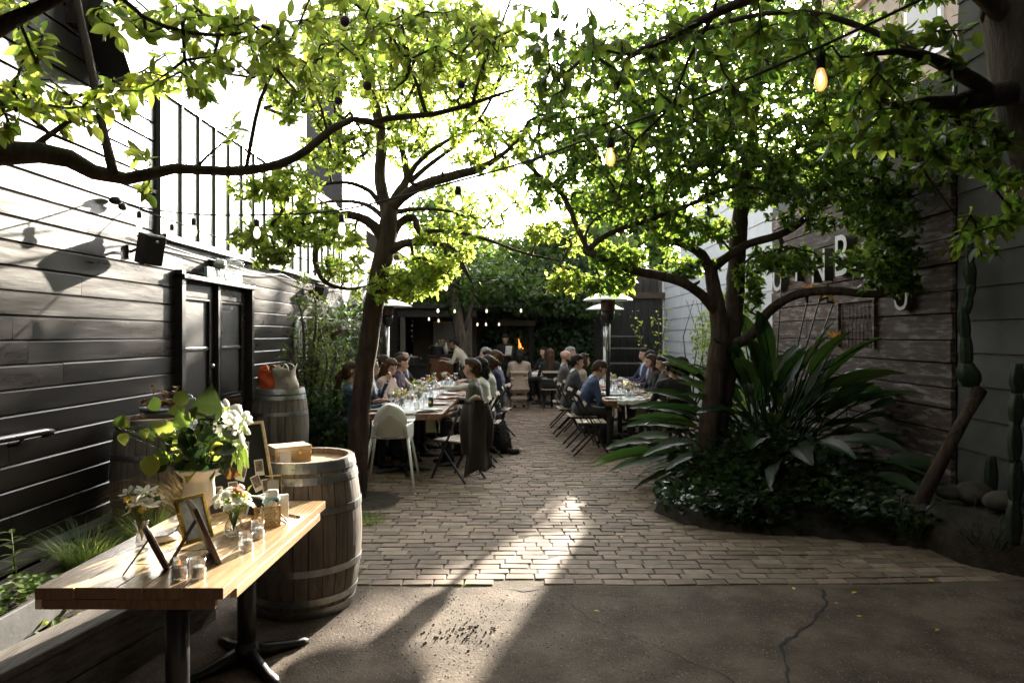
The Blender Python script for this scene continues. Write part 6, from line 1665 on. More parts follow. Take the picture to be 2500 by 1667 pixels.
# ================================================================ TREES AND PLANTS
rg = random.Random(77)
nrg = np.random.default_rng(7)
SV = np.array(SDIR)
def sun_open(P, lo=0.0):
    """True where a leaf would stand in one of the open lanes the low sun takes into the yard (table corner, brick strip, upper boards)."""
    P = np.asarray(P, float)
    G = P - SV * ((P[:, 2:3] - .0) / SV[2])
    x, y = G[:, 0], G[:, 1]
    strip = (x > np.maximum(-1.4, -.02 - .66 * (5.62 - y))) & (x < .60 - (6.15 - y) * .262) & (y > 2.2) & (y < 6.15)
    tab = np.zeros(len(P), bool)
    for zt in (.78, 1.0, 1.2):
        T = P - SV * ((P[:, 2:3] - zt) / SV[2]); tab |= (T[:, 0] > -1.72) & (T[:, 0] < -.85) & (T[:, 1] > 2.2) & (T[:, 1] < 4.6) & (P[:, 1] > 4.6)
    T = P - SV * ((P[:, 2:3] - .45) / SV[2])
    tab |= (T[:, 0] > -3.1) & (T[:, 0] < -1.8) & (T[:, 1] > 2.5) & (T[:, 1] < 5.4) & (P[:, 1] > 5.2) & (np.sin(T[:, 1] * 5 + T[:, 0] * 3) > -.85)
    tab |= (T[:, 0] > -1.12) & (T[:, 0] < -.86) & (T[:, 1] > 3.9) & (T[:, 1] < 4.6) & (P[:, 1] > 4.6)
    t = (P[:, 0] - XL) / SV[0]; Wl = P - SV * t[:, None]
    wall = (Wl[:, 1] > 3.7) & (Wl[:, 1] < 8.2) & (Wl[:, 2] > 1.95 + .12 * np.sin(Wl[:, 1] * 3.1)) & (t > .8)
    return strip | tab, wall

def limb_pts(L):
    """[(Dx, Dy, depth, radius)] -> [(Vector, r)]"""
    return [(dat(a, b, c), r) for a, b, c, r in L]

def make_tree(name, label, base, limbs, clumps, rr, leafmt='leaf', lsize=(.06, .095), barkm='bark', nleaf=(5, 9), shape='plum', fruit=0, top=300, trunk_n=1, group=None, wallgap=.75, twr=.0026, fsz=(.016, .021), spread=.09, keepopen=True, link=.55, dens=1.0, shade_clumps=()):
    t = thing(name, label, 'tree', base, 0, group)
    base_nodes = []
    for i, L in enumerate(limbs):
        pts = sample(L, .07)
        k = 14 if pts[0][1] > .03 else 9
        m = MB(); jit = .07
        m.tube([p for p, r in pts], [r for p, r in pts], k, jit=jit, rg=rr)
        nm = 'trunk' if i < trunk_n else 'branch'
        if i >= trunk_n:
            # stubs and knuckles
            for _ in range(3):
                q, r = rr.choice(pts[len(pts) // 4:]); d = rdir(rr)
                m.tube([q, q + d * (r * 1.5 + .02), q + d * (r * 1.5 + .045) + rdir(rr) * .012], [r * .45, r * .3, r * .12], 6)
        obj(nm, m, MT[barkm], t, True)
        if i >= trunk_n or True:
            for p, r in pts[(len(pts) * 6 // 10 if i < trunk_n else 0):]: base_nodes.append((p, r))
    att = []
    for (cx, cy, d, rx, ry, rd, n) in clumps:
        for _ in range(int(n * dens)):
            for _t in range(20):
                a, b, c = rr.uniform(-1, 1), rr.uniform(-1, 1), rr.uniform(-1, 1)
                if a * a + b * b + c * c <= 1: break
            dd = d + c * rd; p = dat(cx + a * rx, cy + b * ry, dd)
            if p.x < XL + .12 or p.x > 5.5 or p.y < .35: continue
            if p.x > XR - .12 and p.z < 4.4: continue
            att.append(p)
    for (ex, ey, ez, rx, ry, rz, n) in shade_clumps:  # unseen foliage added above view to block sky light
        for _ in range(n): q = rdir(rr) * rr.random() ** .4; att.append(Vector((ex + q.x * rx, ey + q.y * ry, ez + q.z * rz)))
    if keepopen and att:
        s, w = sun_open(np.array(att))
        att = [p for p, a, b in zip(att, s, w) if not (a and rr.random() < .96) and not (b and rr.random() < wallgap)]
    NP = np.array([p for p, r in base_nodes]); nodes = [p for p, r in base_nodes]; par = [-1] * len(nodes); kids = [0] * len(nodes)
    A = np.array(att)
    d0 = np.array([np.min(np.linalg.norm(NP - a, axis=1)) for a in A]); order = np.argsort(d0)
    pts_arr = np.zeros((len(nodes) + 12 * len(att) + 10, 3)); pts_arr[:len(nodes)] = NP; nn = len(nodes); nb = nn
    tips = []
    for oi in order:
        a = A[oi]; dist = np.linalg.norm(pts_arr[:nn] - a, axis=1); dist[nb:] *= .85
        j = int(np.argmin(dist)); q = Vector(pts_arr[j]); tgt = Vector(a); L = (tgt - q).length
        k = max(1, min(8, int(L / .16))); prev = j
        side = rdir(rr) * L * .14; sag = Vector((0, 0, -L * .06))
        for s in range(1, k + 1):
            f = s / k; p = q.lerp(tgt, f) + (side + sag) * math.sin(f * PI) * (1 if k > 1 else 0) + (rdir(rr) * .012 if s < k else Vector())
            pts_arr[nn] = p; nodes.append(p); par.append(prev); kids.append(0); prev = nn; nn += 1
        tips.append(prev)
    cnt = np.zeros(nn, int)
    for ti in tips:
        j = ti
        while j != -1 and j >= 0:
            cnt[j] += 1; j = par[j]
    m = MB()
    for i in range(nb, nn):
        j = par[i]; r1 = min(.016, twr * cnt[i] ** .5); r0 = min(.016, twr * max(cnt[i], cnt[j] if j >= nb else cnt[i]) ** .5)
        m.tube([nodes[j], nodes[i]], [r0, r1], 5 if r0 > .004 else 4, caps=False)
    tag(obj('twig', m, MT['twig'], t, True), kind='stuff')
    P, D, Nn, L = [], [], [], []
    for ti in tips:
        e = nodes[ti]; b = nodes[par[ti]] if par[ti] >= 0 else e; ax = (e - b); ln = ax.length
        ax = ax.normalized() if ln > 1e-5 else rdir(rr)
        for k in range(rr.randint(*nleaf)):
            f = rr.uniform(0, 1); p = e - ax * ln * f * .8 + rdir(rr) * spread * rr.random() * .35
            d = (ax * .5 + rdir(rr) * .9 + Vector((0, 0, -.22))).normalized()
            n = (Vector((0, -.12, .55)) + rdir(rr)).normalized()
            P.append(p); D.append(d); Nn.append(n); L.append(rr.uniform(*lsize) * (1 if rr.random() > .2 else .6))
    P, D, Nn, L = np.array(P), np.array(D), np.array(Nn), np.array(L)
    L = np.where((P[:, 2] > 3.7) & (P[:, 1] < 5.6) & (P[:, 0] > 0), L * 1.7, L)  # high near leaves enlarged so the added canopy shades more
    if keepopen:
        s, w = sun_open(P); keep = ~((s & (nrg.random(len(P)) < .97)) | (w & (nrg.random(len(P)) < wallgap)))
        P, D, Nn, L = P[keep], D[keep], Nn[keep], L[keep]
    for b in (dat(1889, 168, 2.45), dat(1406, 355, 3.05)):
        b = np.array(b); f = np.clip(P[:, 1] / b[1], 0, 1); ln = np.array([0, 0, HCAM]) + (b - np.array([0, 0, HCAM])) * f[:, None]
        ok = (np.linalg.norm(P - ln, axis=1) > .085 * f + .03) | (P[:, 1] > b[1] + .05); P, D, Nn, L = P[ok], D[ok], Nn[ok], L[ok]
    camd = L / np.maximum(P[:, 1], .3); px = VX + P[:, 0] / np.maximum(P[:, 1], .2) * FPX; py = VY - (P[:, 2] - HCAM) / np.maximum(P[:, 1], .2) * FPX
    inv = (px > 0) & (px < 2500) & (py > 0) & (py < 1667)
    sc = np.where(inv, camd, 0); idx = np.argsort(-sc)[:top]; big = np.zeros(len(P), bool); big[idx] = True
    bo = np.array(t.location)
    for i in idx: leafobj('leaf', MT[leafmt], P[i] - bo, D[i], Nn[i], L[i], shape, t, rr.uniform(.72, 1.18))
    r_ = ~big
    if r_.sum(): tag(obj('foliage', leafmesh('foliage', MT[leafmt], P[r_] - bo, D[r_], Nn[r_], L[r_], shape, L[r_] * nrg.uniform(.72, 1.18, int(r_.sum()))), None, t), kind='stuff')
    vis_t = [ti for ti in tips if nodes[ti].y > .5]
    for _ in range(fruit):
        e = nodes[rr.choice(vis_t)]; q = e + Vector((rr.uniform(-.03, .03), rr.uniform(-.03, .03), -.05)) - t.location; r = rr.uniform(*fsz)
        mm = MB(); mm.ball((0, 0, 0), (r, r, r * 1.06), 10, 7); mm.tube([(0, 0, r), (0, 0, r + .025)], .0015, 4); o = obj('plum', mm, MT['plum'], t); o.location = q
    return t, len(P)

# ---- the tree left of the tables
d = 6.9
TL = [
    [(812, 1160, 6.85, .125), (820, 1060, 6.85, .108), (826, 950, 6.87, .10), (840, 830, 6.9, .098), (856, 720, 6.9, .098), (872, 630, 6.9, .10), (887, 560, 6.9, .098), (893, 500, 6.9, .085), (897, 470, 6.9, .07)],
    [(896, 520, 6.9, .07), (882, 460, 6.95, .062), (872, 400, 7.0, .058), (876, 320, 7.05, .052), (858, 230, 7.1, .05), (836, 165, 7.15, .044), (808, 110, 7.2, .034), (785, 40, 7.2, .024), (770, -40, 7.2, .015)],
    [(884, 560, 6.9, .06), (860, 520, 6.85, .05), (822, 498, 6.8, .043), (780, 495, 6.75, .038), (745, 530, 6.7, .032), (724, 580, 6.65, .03), (730, 620, 6.65, .026), (750, 650, 6.65, .022), (800, 664, 6.7, .014), (850, 655, 6.75, .007)],
    [(888, 580, 6.9, .058), (925, 560, 6.85, .042), (985, 556, 6.8, .036), (1040, 575, 6.75, .03), (1068, 620, 6.7, .022), (1085, 650, 6.7, .008)],
    [(899, 480, 6.9, .052), (935, 445, 6.8, .05), (985, 420, 6.7, .05), (1050, 402, 6.6, .046), (1105, 386, 6.5, .036), (1160, 350, 6.4, .02), (1210, 300, 6.3, .008)],
    [(897, 480, 6.9, .055), (918, 440, 6.95, .05), (935, 410, 7.0, .038), (925, 350, 7.1, .03), (905, 290, 7.2, .024), (880, 220, 7.3, .015), (860, 150, 7.3, .006)],
    [(935, 415, 7.0, .036), (955, 380, 7.0, .026), (1000, 340, 6.9, .022), (1070, 305, 6.8, .016), (1150, 300, 6.7, .006)],
    [(940, 420, 7.0, .03), (985, 380, 7.0, .024), (1050, 330, 7.0, .02), (1110, 260, 7.0, .016), (1160, 160, 7.0, .008)],
    [(893, 565, 6.95, .055), (915, 515, 7.05, .045), (950, 500, 7.1, .04), (965, 535, 7.0, .03), (1010, 530, 6.9, .022), (1100, 545, 6.8, .018), (1200, 580, 6.7, .012), (1290, 600, 6.6, .006)],
    [(900, 490, 7.0, .03), (960, 480, 7.1, .02), (1050, 490, 7.2, .014), (1120, 530, 7.3, .008)],
    [(872, 470, 6.95, .03), (850, 440, 6.9, .024), (800, 420, 6.85, .018), (740, 425, 6.8, .013), (660, 445, 6.7, .006)],
    [(890, 300, 7.0, .022), (960, 180, 7.0, .016), (990, 60, 7.0, .008)],
    [(882, 500, 7.0, .03), (840, 470, 7.1, .022), (770, 462, 7.2, .016), (690, 480, 7.2, .010), (600, 520, 7.2, .005)],
]
CL = [(830, 120, 7.1, 180, 120, .8, 105), (970, 210, 7.0, 150, 130, .8, 105), (1090, 140, 6.9, 140, 130, .8, 95), (690, 190, 5.9, 110, 100, .4, 60), (1120, 330, 6.7, 110, 80, .6, 50), (770, 330, 6.4, 100, 80, .5, 50), (920, 330, 7.1, 90, 60, .6, 30),
      (650, 430, 5.8, 90, 50, .3, 34), (710, 520, 6.0, 100, 50, .3, 50), (570, 540, 5.6, 60, 30, .2, 16), (960, 640, 6.9, 100, 50, .5, 90), (1070, 615, 6.8, 110, 55, .5, 110), (1180, 635, 6.6, 100, 40, .5, 90), (1280, 640, 6.5, 70, 36, .4, 50), (1100, 470, 7.4, 120, 60, .5, 30), (1290, 540, 7.0, 80, 50, .4, 26),
      (1010, 540, 6.9, 90, 40, .5, 18), (1210, 560, 6.6, 80, 40, .4, 14), (790, 570, 6.7, 60, 50, .4, 18), (620, 590, 5.7, 60, 24, .2, 10), (950, 60, 7.0, 200, 90, .8, 60), (780, 620, 6.7, 60, 30, .3, 10), (870, 660, 6.9, 60, 40, .4, 16), (560, 430, 5.6, 40, 30, .2, 6), (760, 80, 6.6, 120, 80, .6, 40), (1000, 130, 7.4, 220, 150, .6, 80)]
t1, n1 = make_tree('plum_tree', 'leaning plum tree left of the tables, its trunk dark below and brown above', dat(812, 1160, 6.85) * 1 - Vector((0, 0, dat(812, 1160, 6.85).z)), [limb_pts(L) for L in TL], CL, random.Random(101), barkm='bark2', lsize=(.05, .085), nleaf=(8, 12), dens=2.4, fruit=14, group='plum trees over the yard', wallgap=.95)
# ---- the two-stemmed tree on the right
TR = [
    [(1612, 1150, 7.2, .125), (1622, 1060, 7.2, .112), (1634, 940, 7.2, .108), (1646, 840, 7.2, .105), (1654, 770, 7.2, .10), (1648, 710, 7.2, .085), (1637, 650, 7.2, .072), (1632, 600, 7.2, .06)],
    [(1650, 1000, 7.3, .08), (1668, 880, 7.35, .095), (1682, 760, 7.4, .10), (1690, 640, 7.45, .098), (1696, 540, 7.5, .09), (1708, 440, 7.55, .075), (1722, 350, 7.6, .06), (1735, 250, 7.6, .045), (1742, 150, 7.6, .03), (1748, 20, 7.6, .016)],
    [(1648, 720, 7.2, .06), (1615, 680, 7.1, .052), (1570, 650, 7.0, .048), (1510, 632, 6.95, .047), (1460, 622, 6.9, .046), (1400, 600, 6.85, .042), (1362, 584, 6.8, .04), (1340, 576, 6.8, .026)],
    [(1350, 578, 6.8, .032), (1375, 552, 6.8, .028), (1420, 528, 6.8, .026), (1500, 502, 6.85, .024), (1590, 468, 6.9, .022), (1650, 438, 6.9, .022), (1700, 428, 6.9, .02), (1800, 440, 6.9, .012), (1860, 430, 6.9, .006)],
    [(1632, 620, 7.2, .058), (1612, 585, 7.2, .052), (1570, 560, 7.2, .045), (1520, 548, 7.25, .038), (1490, 520, 7.3, .03), (1470, 460, 7.3, .02), (1455, 380, 7.3, .01)],
    [(1632, 620, 7.2, .055), (1668, 592, 7.15, .045), (1720, 560, 7.1, .042), (1790, 540, 7.0, .038), (1845, 505, 7.0, .034), (1880, 450, 7.0, .028), (1895, 390, 7.0, .022), (1930, 310, 7.0, .014), (1980, 220, 7.0, .006)],
    [(1690, 790, 7.3, .06), (1725, 770, 7.2, .054), (1762, 720, 7.1, .05), (1800, 690, 7.0, .048), (1850, 672, 6.9, .046), (1920, 668, 6.8, .044), (2000, 676, 6.7, .036), (2060, 668, 6.6, .028), (2110, 648, 6.6, .012)],
    [(1350, 575, 6.8, .028), (1325, 520, 6.85, .026), (1290, 445, 6.9, .026), (1240, 405, 6.95, .024), (1180, 345, 7.0, .022), (1120, 290, 7.0, .018), (1080, 250, 7.0, .008)],
    [(1350, 580, 6.8, .02), (1345, 540, 6.8, .014), (1370, 500, 6.75, .010), (1440, 470, 6.7, .006)],
    [(1706, 470, 7.55, .04), (1740, 420, 7.5, .03), (1790, 370, 7.4, .024), (1860, 300, 7.3, .014), (1910, 200, 7.2, .006)],
    [(1718, 380, 7.6, .035), (1680, 310, 7.6, .026), (1640, 230, 7.6, .018), (1600, 130, 7.6, .008)],
    [(1490, 525, 7.3, .02), (1530, 470, 7.35, .016), (1560, 380, 7.4, .010), (1570, 280, 7.4, .005)],
    [(1895, 400, 7.0, .02), (1960, 400, 6.9, .014), (2040, 420, 6.8, .008), (2100, 470, 6.8, .004)],
]
CR = [(1390, 200, 7.2, 190, 150, .9, 110), (1590, 180, 7.3, 200, 160, .9, 125), (1800, 220, 7.2, 200, 170, .9, 125), (2000, 320, 7.0, 190, 150, .8, 120), (1490, 350, 7.1, 190, 110, .8, 100), (1700, 370, 7.2, 180, 110, .8, 100), (1900, 450, 7.0, 180, 90, .7, 80),
      (2080, 500, 6.8, 150, 80, .6, 66), (1300, 330, 7.0, 110, 100, .7, 46), (1440, 470, 7.0, 140, 50, .6, 40), (1580, 525, 7.1, 110, 45, .5, 36), (1255, 440, 6.9, 70, 50, .5, 16), (2230, 420, 6.7, 110, 110, .6, 50), (1400, 650, 6.9, 80, 24, .3, 18), (1420, 590, 7.0, 70, 30, .4, 22),
      (1800, 600, 7.1, 90, 36, .4, 26), (2030, 590, 6.7, 120, 45, .5, 44), (1580, 610, 7.2, 70, 30, .3, 14), (1700, 60, 7.4, 300, 80, .9, 70), (1720, 660, 7.3, 40, 60, .3, 14), (2060, 650, 6.6, 80, 24, .3, 18), (1950, 120, 7.1, 200, 100, .8, 60), (1500, 330, 8.0, 220, 140, .6, 70), (1780, 150, 8.2, 260, 150, .6, 90), (1650, 420, 8.0, 160, 70, .5, 46), (2200, 300, 6.4, 160, 160, .5, 70), (2280, 520, 6.2, 110, 80, .4, 40)]
t2, n2 = make_tree('plum_tree', 'two stemmed plum tree at the edge of the right planting bed', dat(1612, 1150, 7.2) - Vector((0, 0, dat(1612, 1150, 7.2).z)), [limb_pts(L) for L in TR], CR, random.Random(202), leafmt='leafmid', barkm='bark2', lsize=(.052, .09), nleaf=(9, 14), dens=3.6, shade_clumps=[(x_, y_, z_, 1.0, 1.1, .5, 70) for x_, y_, z_ in ((1.9, 6.2, 5.7), (3.1, 6.4, 5.6), (2.6, 7.8, 5.9), (3.4, 8.8, 5.8), (1.7, 8.6, 6.0), (3.2, 5.0, 5.2), (2.2, 5.0, 5.4), (3.3, 4.0, 4.9))], trunk_n=2, fruit=16, group='plum trees over the yard')  # upper crown clumps out of view, added to shade the right bed
# ---- the near tree whose limb reaches in from the left
TN = [
    [(-1900, 700, 1.9, 0.1120), (-900, 420, 2.15, 0.0840), (-300, 352, 2.4, 0.0595), (0, 352, 2.55, 0.0448), (90, 352, 2.6, 0.0392), (160, 365, 2.66, 0.0350), (215, 396, 2.7, 0.0322), (290, 411, 2.75, 0.0266), (400, 387, 2.85, 0.0217), (480, 392, 2.92, 0.0203), (560, 392, 3.0, 0.0210), (640, 378, 3.06, 0.0196), (705, 345, 3.12, 0.0182), (760, 298, 3.2, 0.0175), (810, 274, 3.26, 0.0154), (850, 280, 3.3, 0.0161), (884, 297, 3.32, 0.0085)],
    [(858, 282, 3.3, 0.0153), (890, 272, 3.3, 0.0153), (940, 268, 3.32, 0.0153), (1000, 262, 3.36, 0.0136), (1080, 240, 3.42, 0.0110), (1140, 220, 3.46, 0.0085), (1185, 204, 3.5, 0.0043)],
    [(262, 402, 2.72, 0.0210), (240, 310, 2.74, 0.0154), (222, 220, 2.76, 0.0147), (200, 110, 2.78, 0.0170), (180, 20, 2.8, 0.0153), (168, -80, 2.8, 0.0127)],
    [(-300, 250, 1.7, 0.0420), (-40, 85, 1.8, 0.0238), (30, 45, 1.85, 0.0196), (90, 18, 1.9, 0.0154), (170, -20, 1.95, 0.0136), (300, -60, 2.0, 0.0085)],
    [(70, 345, 2.6, 0.0136), (100, 320, 2.62, 0.0119), (140, 292, 2.64, 0.0102), (175, 268, 2.65, 0.0068), (215, 250, 2.66, 0.0026)],
    [(565, 390, 3.0, 0.0102), (578, 320, 2.98, 0.0085), (598, 230, 2.96, 0.0076), (640, 140, 2.94, 0.0068), (690, 50, 2.92, 0.0051), (720, -30, 2.9, 0.0034)],
    [(445, 392, 2.9, 0.0085), (475, 360, 2.9, 0.0059), (510, 330, 2.88, 0.0043), (545, 318, 2.86, 0.0017)],
    [(0, 215, 2.4, 0.0102), (60, 260, 2.45, 0.0093), (110, 305, 2.5, 0.0076), (180, 335, 2.55, 0.0043), (240, 362, 2.6, 0.0017)],
    [(760, 340, 3.2, 0.0068), (735, 240, 3.15, 0.0051), (690, 150, 3.1, 0.0043), (650, 120, 3.05, 0.0026)],
    [(980, 265, 3.35, 0.0102), (960, 200, 3.3, 0.0085), (930, 110, 3.25, 0.0068), (925, 20, 3.2, 0.0043)],
    [(250, -30, 2.2, 0.0085), (330, 40, 2.3, 0.0076), (430, 75, 2.4, 0.0068), (540, 80, 2.5, 0.0051), (600, 60, 2.55, 0.0026)],
    [(1085, 240, 3.42, 0.0085), (1110, 150, 3.4, 0.0076), (1150, 60, 3.38, 0.0059), (1180, -20, 3.35, 0.0043)],
]
CN = [(90, 225, 2.45, 110, 50, .3, 24), (60, 120, 2.2, 70, 50, .2, 8), (290, 215, 2.5, 70, 45, .3, 12), (150, 270, 2.6, 90, 30, .2, 9), (420, 165, 2.6, 110, 70, .4, 26), (590, 110, 2.8, 140, 85, .4, 40), (790, 60, 3.0, 170, 80, .4, 46), (980, 70, 3.1, 170, 90, .4, 42), (1150, 60, 3.2, 130, 70, .4, 26),
      (350, 430, 2.85, 32, 22, .1, 4), (330, 355, 2.8, 28, 16, .1, 3), (300, 40, 2.4, 110, 50, .3, 12), (480, 40, 2.6, 140, 50, .3, 20), (880, 170, 3.2, 130, 55, .3, 22), (700, 170, 3.0, 90, 60, .3, 16), (1060, 170, 3.35, 90, 50, .3, 14), (30, 300, 2.4, 40, 40, .2, 4), (520, 300, 2.95, 60, 36, .2, 3), (20, 30, 2.1, 60, 40, .2, 5)]
t3, n3 = make_tree('plum_tree', 'near plum tree whose thick wavy limb reaches across from the left edge', (-2.75, 1.1, 0), [limb_pts(L) for L in TN], CN, random.Random(303), lsize=(.045, .074), nleaf=(5, 9), dens=1.1, fruit=9, twr=.0018, group='plum trees over the yard', spread=.06, wallgap=.5, top=300, shape='plumfine')
# its trunk stands just outside the picture on the left
m = MB(); m.tube([p for p, r in sample([(Vector((-2.75, 1.1, 0)), .2), (Vector((-2.72, 1.2, .8)), .16), (Vector((-2.78, 1.4, 1.5)), .15), (dat(-1900, 700, 1.9), .14)], .1)], .15, 12, jit=.06, rg=rg); obj('trunk', m, MT['bark'], t3, True)
# ---- the near tree in the top right corner
TT = [
    [(2700, 1900, 2.95, .2), (2560, 900, 2.95, .17), (2440, 420, 2.92, .15), (2380, 260, 2.9, .14), (2352, 120, 2.9, .13), (2330, 20, 2.9, .12), (2310, -120, 2.9, .1), (2280, -300, 2.9, .08)],
    [(2370, 225, 2.9, .07), (2310, 215, 2.85, .05), (2250, 225, 2.8, .044), (2190, 238, 2.75, .032), (2130, 235, 2.7, .024), (2070, 246, 2.65, .016), (2020, 228, 2.6, .008)],
    [(2290, 225, 2.85, .034), (2240, 190, 2.75, .03), (2180, 155, 2.65, .026), (2120, 128, 2.6, .020), (2060, 118, 2.55, .012), (1960, 130, 2.5, .006)],
    [(2330, 60, 2.9, .05), (2290, 20, 2.85, .04), (2240, -20, 2.8, .03), (2150, -60, 2.7, .02)],
    [(1452, 126, 2.75, .008), (1480, 112, 2.72, .012), (1560, 75, 2.68, .015), (1640, 32, 2.62, .017), (1740, -10, 2.55, .02), (1900, -80, 2.45, .028)],
    [(1440, 140, 2.85, .004), (1500, 105, 2.82, .006), (1600, 75, 2.8, .008), (1720, 38, 2.78, .01), (1850, 28, 2.75, .011), (1950, 52, 2.72, .012), (2030, 84, 2.7, .012), (2110, 124, 2.66, .014)],
    [(2180, 240, 2.75, .014), (2210, 300, 2.8, .010), (2250, 370, 2.85, .007), (2290, 440, 2.9, .004)],
    [(1640, 32, 2.62, .010), (1580, 140, 2.7, .006), (1550, 230, 2.75, .003)],
    [(2120, 240, 2.7, .010), (2090, 330, 2.75, .007), (2140, 420, 2.8, .005), (2200, 500, 2.85, .003)],
]
CT = [(1290, 90, 2.9, 120, 80, .3, 12), (1450, 150, 2.8, 130, 90, .3, 14), (1640, 90, 2.7, 150, 80, .3, 16), (1660, 230, 2.8, 130, 80, .3, 10), (1860, 120, 2.7, 150, 110, .3, 26), (2030, 230, 2.65, 130, 110, .3, 24), (2190, 330, 2.8, 120, 110, .3, 24), (2300, 460, 2.9, 90, 110, .3, 18),
      (2140, 100, 2.7, 120, 80, .3, 18), (1400, 330, 2.9, 70, 60, .2, 8), (1250, 200, 2.95, 60, 60, .2, 8), (2260, 300, 2.8, 90, 80, .3, 14), (1960, 300, 2.7, 90, 70, .2, 8), (2230, 560, 2.9, 60, 40, .2, 6)]
t4, n4 = make_tree('plum_tree', 'near plum tree with a thick dark trunk in the top right corner', (4.0 - .55, 2.9, 0), [limb_pts(L) for L in TT], CT, random.Random(404), leafmt='leafmid', lsize=(.048, .08), nleaf=(6, 9), dens=1.4, fruit=12, twr=.0018, fsz=(.017, .023), group='plum trees over the yard', spread=.06, top=300, shape='plumfine', shade_clumps=[(x_, y_, z_, 1.0, 1.0, .45, 300) for x_, y_, z_ in ((.8, 3.6, 4.9), (3.0, 2.4, 4.0), (2.2, 2.2, 4.1), (3.2, 3.8, 4.4), (1.8, 2.8, 4.5), (1.2, 2.4, 4.3), (2.6, 4.6, 4.7), (3.3, 5.2, 4.7))])  # overhead clumps are unseen, added to darken the right foreground
print('leaves', n1, n2, n3, n4)

# ---- trees beyond the back wall
def far_tree(name, label, x, y, h, crown, n, mt, ls, group, rr, thr=None, openw=True):
    t = thing(name, label, 'tree', (x, y, 0), 0, group)
    pts = sample([(Vector((x, y, 0)), .2), (Vector((x + .1, y, h * .35)), .16), (Vector((x - .1, y, h * .6)), .1), (Vector((x, y, h * .85)), .04)], .4)
    m = MB(); m.tube([p for p, r in pts], [r for p, r in pts], 8, jit=.05, rg=rr)
    obj('trunk', m, MT['bark'], t, True)
    for k in range(7):
        q, r = rr.choice(pts[3:]); d = rdir(rr, .4); mm = MB(); mm.tube([q, q + d * .7, q + d * 1.5 + Vector((0, 0, .2))], [r * .5, r * .3, .012], 6); obj('branch', mm, MT['bark'], t, True)
    P = []
    tot = sum(c[3] * c[4] * c[5] for c in crown) or 1
    for (cx, cy, cz, rx, ry, rz) in crown:
        k = int(n * (rx * ry * rz) / tot)
        q = nrg.normal(size=(k, 3)); q /= np.linalg.norm(q, axis=1, keepdims=True); rad = nrg.random(k) ** .45
        lump = 1 + .22 * np.sin(q[:, 0] * 5 + cx) * np.sin(q[:, 1] * 6 + 1) + .2 * np.sin(q[:, 2] * 7 + cz)
        P.append(np.array([cx, cy, cz]) + q * (rad * lump)[:, None] * np.array([rx, ry, rz]))
    P = np.concatenate(P); k = len(P)
    # gather into sprays
    cell = np.floor(P / (ls * 3.2)).astype(int); hsh = (cell[:, 0] * 73856093 ^ cell[:, 1] * 19349663 ^ cell[:, 2] * 83492791) % 100
    P = P[hsh < 74]
    if openw:
        s, w = sun_open(P); P = P[~((s & (nrg.random(len(P)) < .985)) | (w & (nrg.random(len(P)) < .985)))]
    k = len(P)
    D = nrg.normal(size=(k, 3)); D[:, 2] -= .3; Nn = nrg.normal(size=(k, 3)); Nn[:, 2] += .9; L = ls * nrg.uniform(.6, 1.25, k)
    tag(obj('crown', leafmesh('crown', MT[mt], P - np.array(t.location), D, Nn, L, 'ivy'), None, t), kind='stuff')
    return t
MT['farleaf'] = leafmat('far_tree_leaf', (.035, .07, .018), (.06, .11, .026), (.24, .36, .06), mixf=.4, rough=.5)
GF = 'trees beyond the back wall'
rr = random.Random(9)
far_tree('broadleaf_tree', 'tall full tree beyond the back wall, right of the sky gap', 4.0, 26, 9, [(3.9, 26, 6.6, 1.7, 1.6, 2.3), (4.3, 26, 4.4, 1.6, 1.6, 2.0), (3.4, 25.6, 4.6, 1.4, 1.4, 2.0), (5.7, 26.3, 5.8, 1.5, 1.4, 2.0), (3.2, 26.2, 5.9, 1.6, 1.3, 2.3)], 11000, 'farleaf', .26, GF, rr)
far_tree('broadleaf_tree', 'lower broad tree beyond the back wall behind the sided wall end', 7.6, 25.5, 6, [(7.2, 25.5, 3.9, 2.2, 1.6, 1.9), (9.5, 25.5, 4.2, 2.2, 1.6, 2.0)], 5000, 'farleaf', .24, GF, rr)
far_tree('broadleaf_tree', 'rounded pale green tree beyond the back wall in the middle of the sky gap', .6, 27, 6, [(.4, 27, 4.0, 1.7, 1.5, 1.5), (-1.2, 27, 4.4, 1.5, 1.4, 1.6)], 5000, 'farleaf', .19, GF, rr)
far_tree('broadleaf_tree', 'hazy green tree behind the left tree trunk, beyond the back wall', -2.6, 25, 8, [(-2.7, 25, 5.6, 1.6, 1.5, 1.9), (-2.2, 25, 3.8, 1.7, 1.5, 1.7)], 6000, 'farleaf', .2, GF, rr)
far_tree('broadleaf_tree', 'tall dense tree beyond the right end of the back wall', 11.5, 25, 10, [(11.5, 25, 6.0, 2.6, 2.0, 3.4), (13.8, 24, 5.5, 2.4, 2.0, 3.2)], 7000, 'farleaf', .24, GF, rr)
# trunk with creeper in front of the bar
far_tree('creeper_tree', 'dark creeper clad tree before the bar shelter at the far end', -1.5, 16.35, 4.4, [(-1.4, 16.6, 3.0, 1.5, 1.0, .75), (-.2, 17.3, 2.9, 1.4, .9, .6), (-1.5, 16.4, 1.5, .22, .22, .9)], 3000, 'leafdark', .13, None, rr, openw=False)

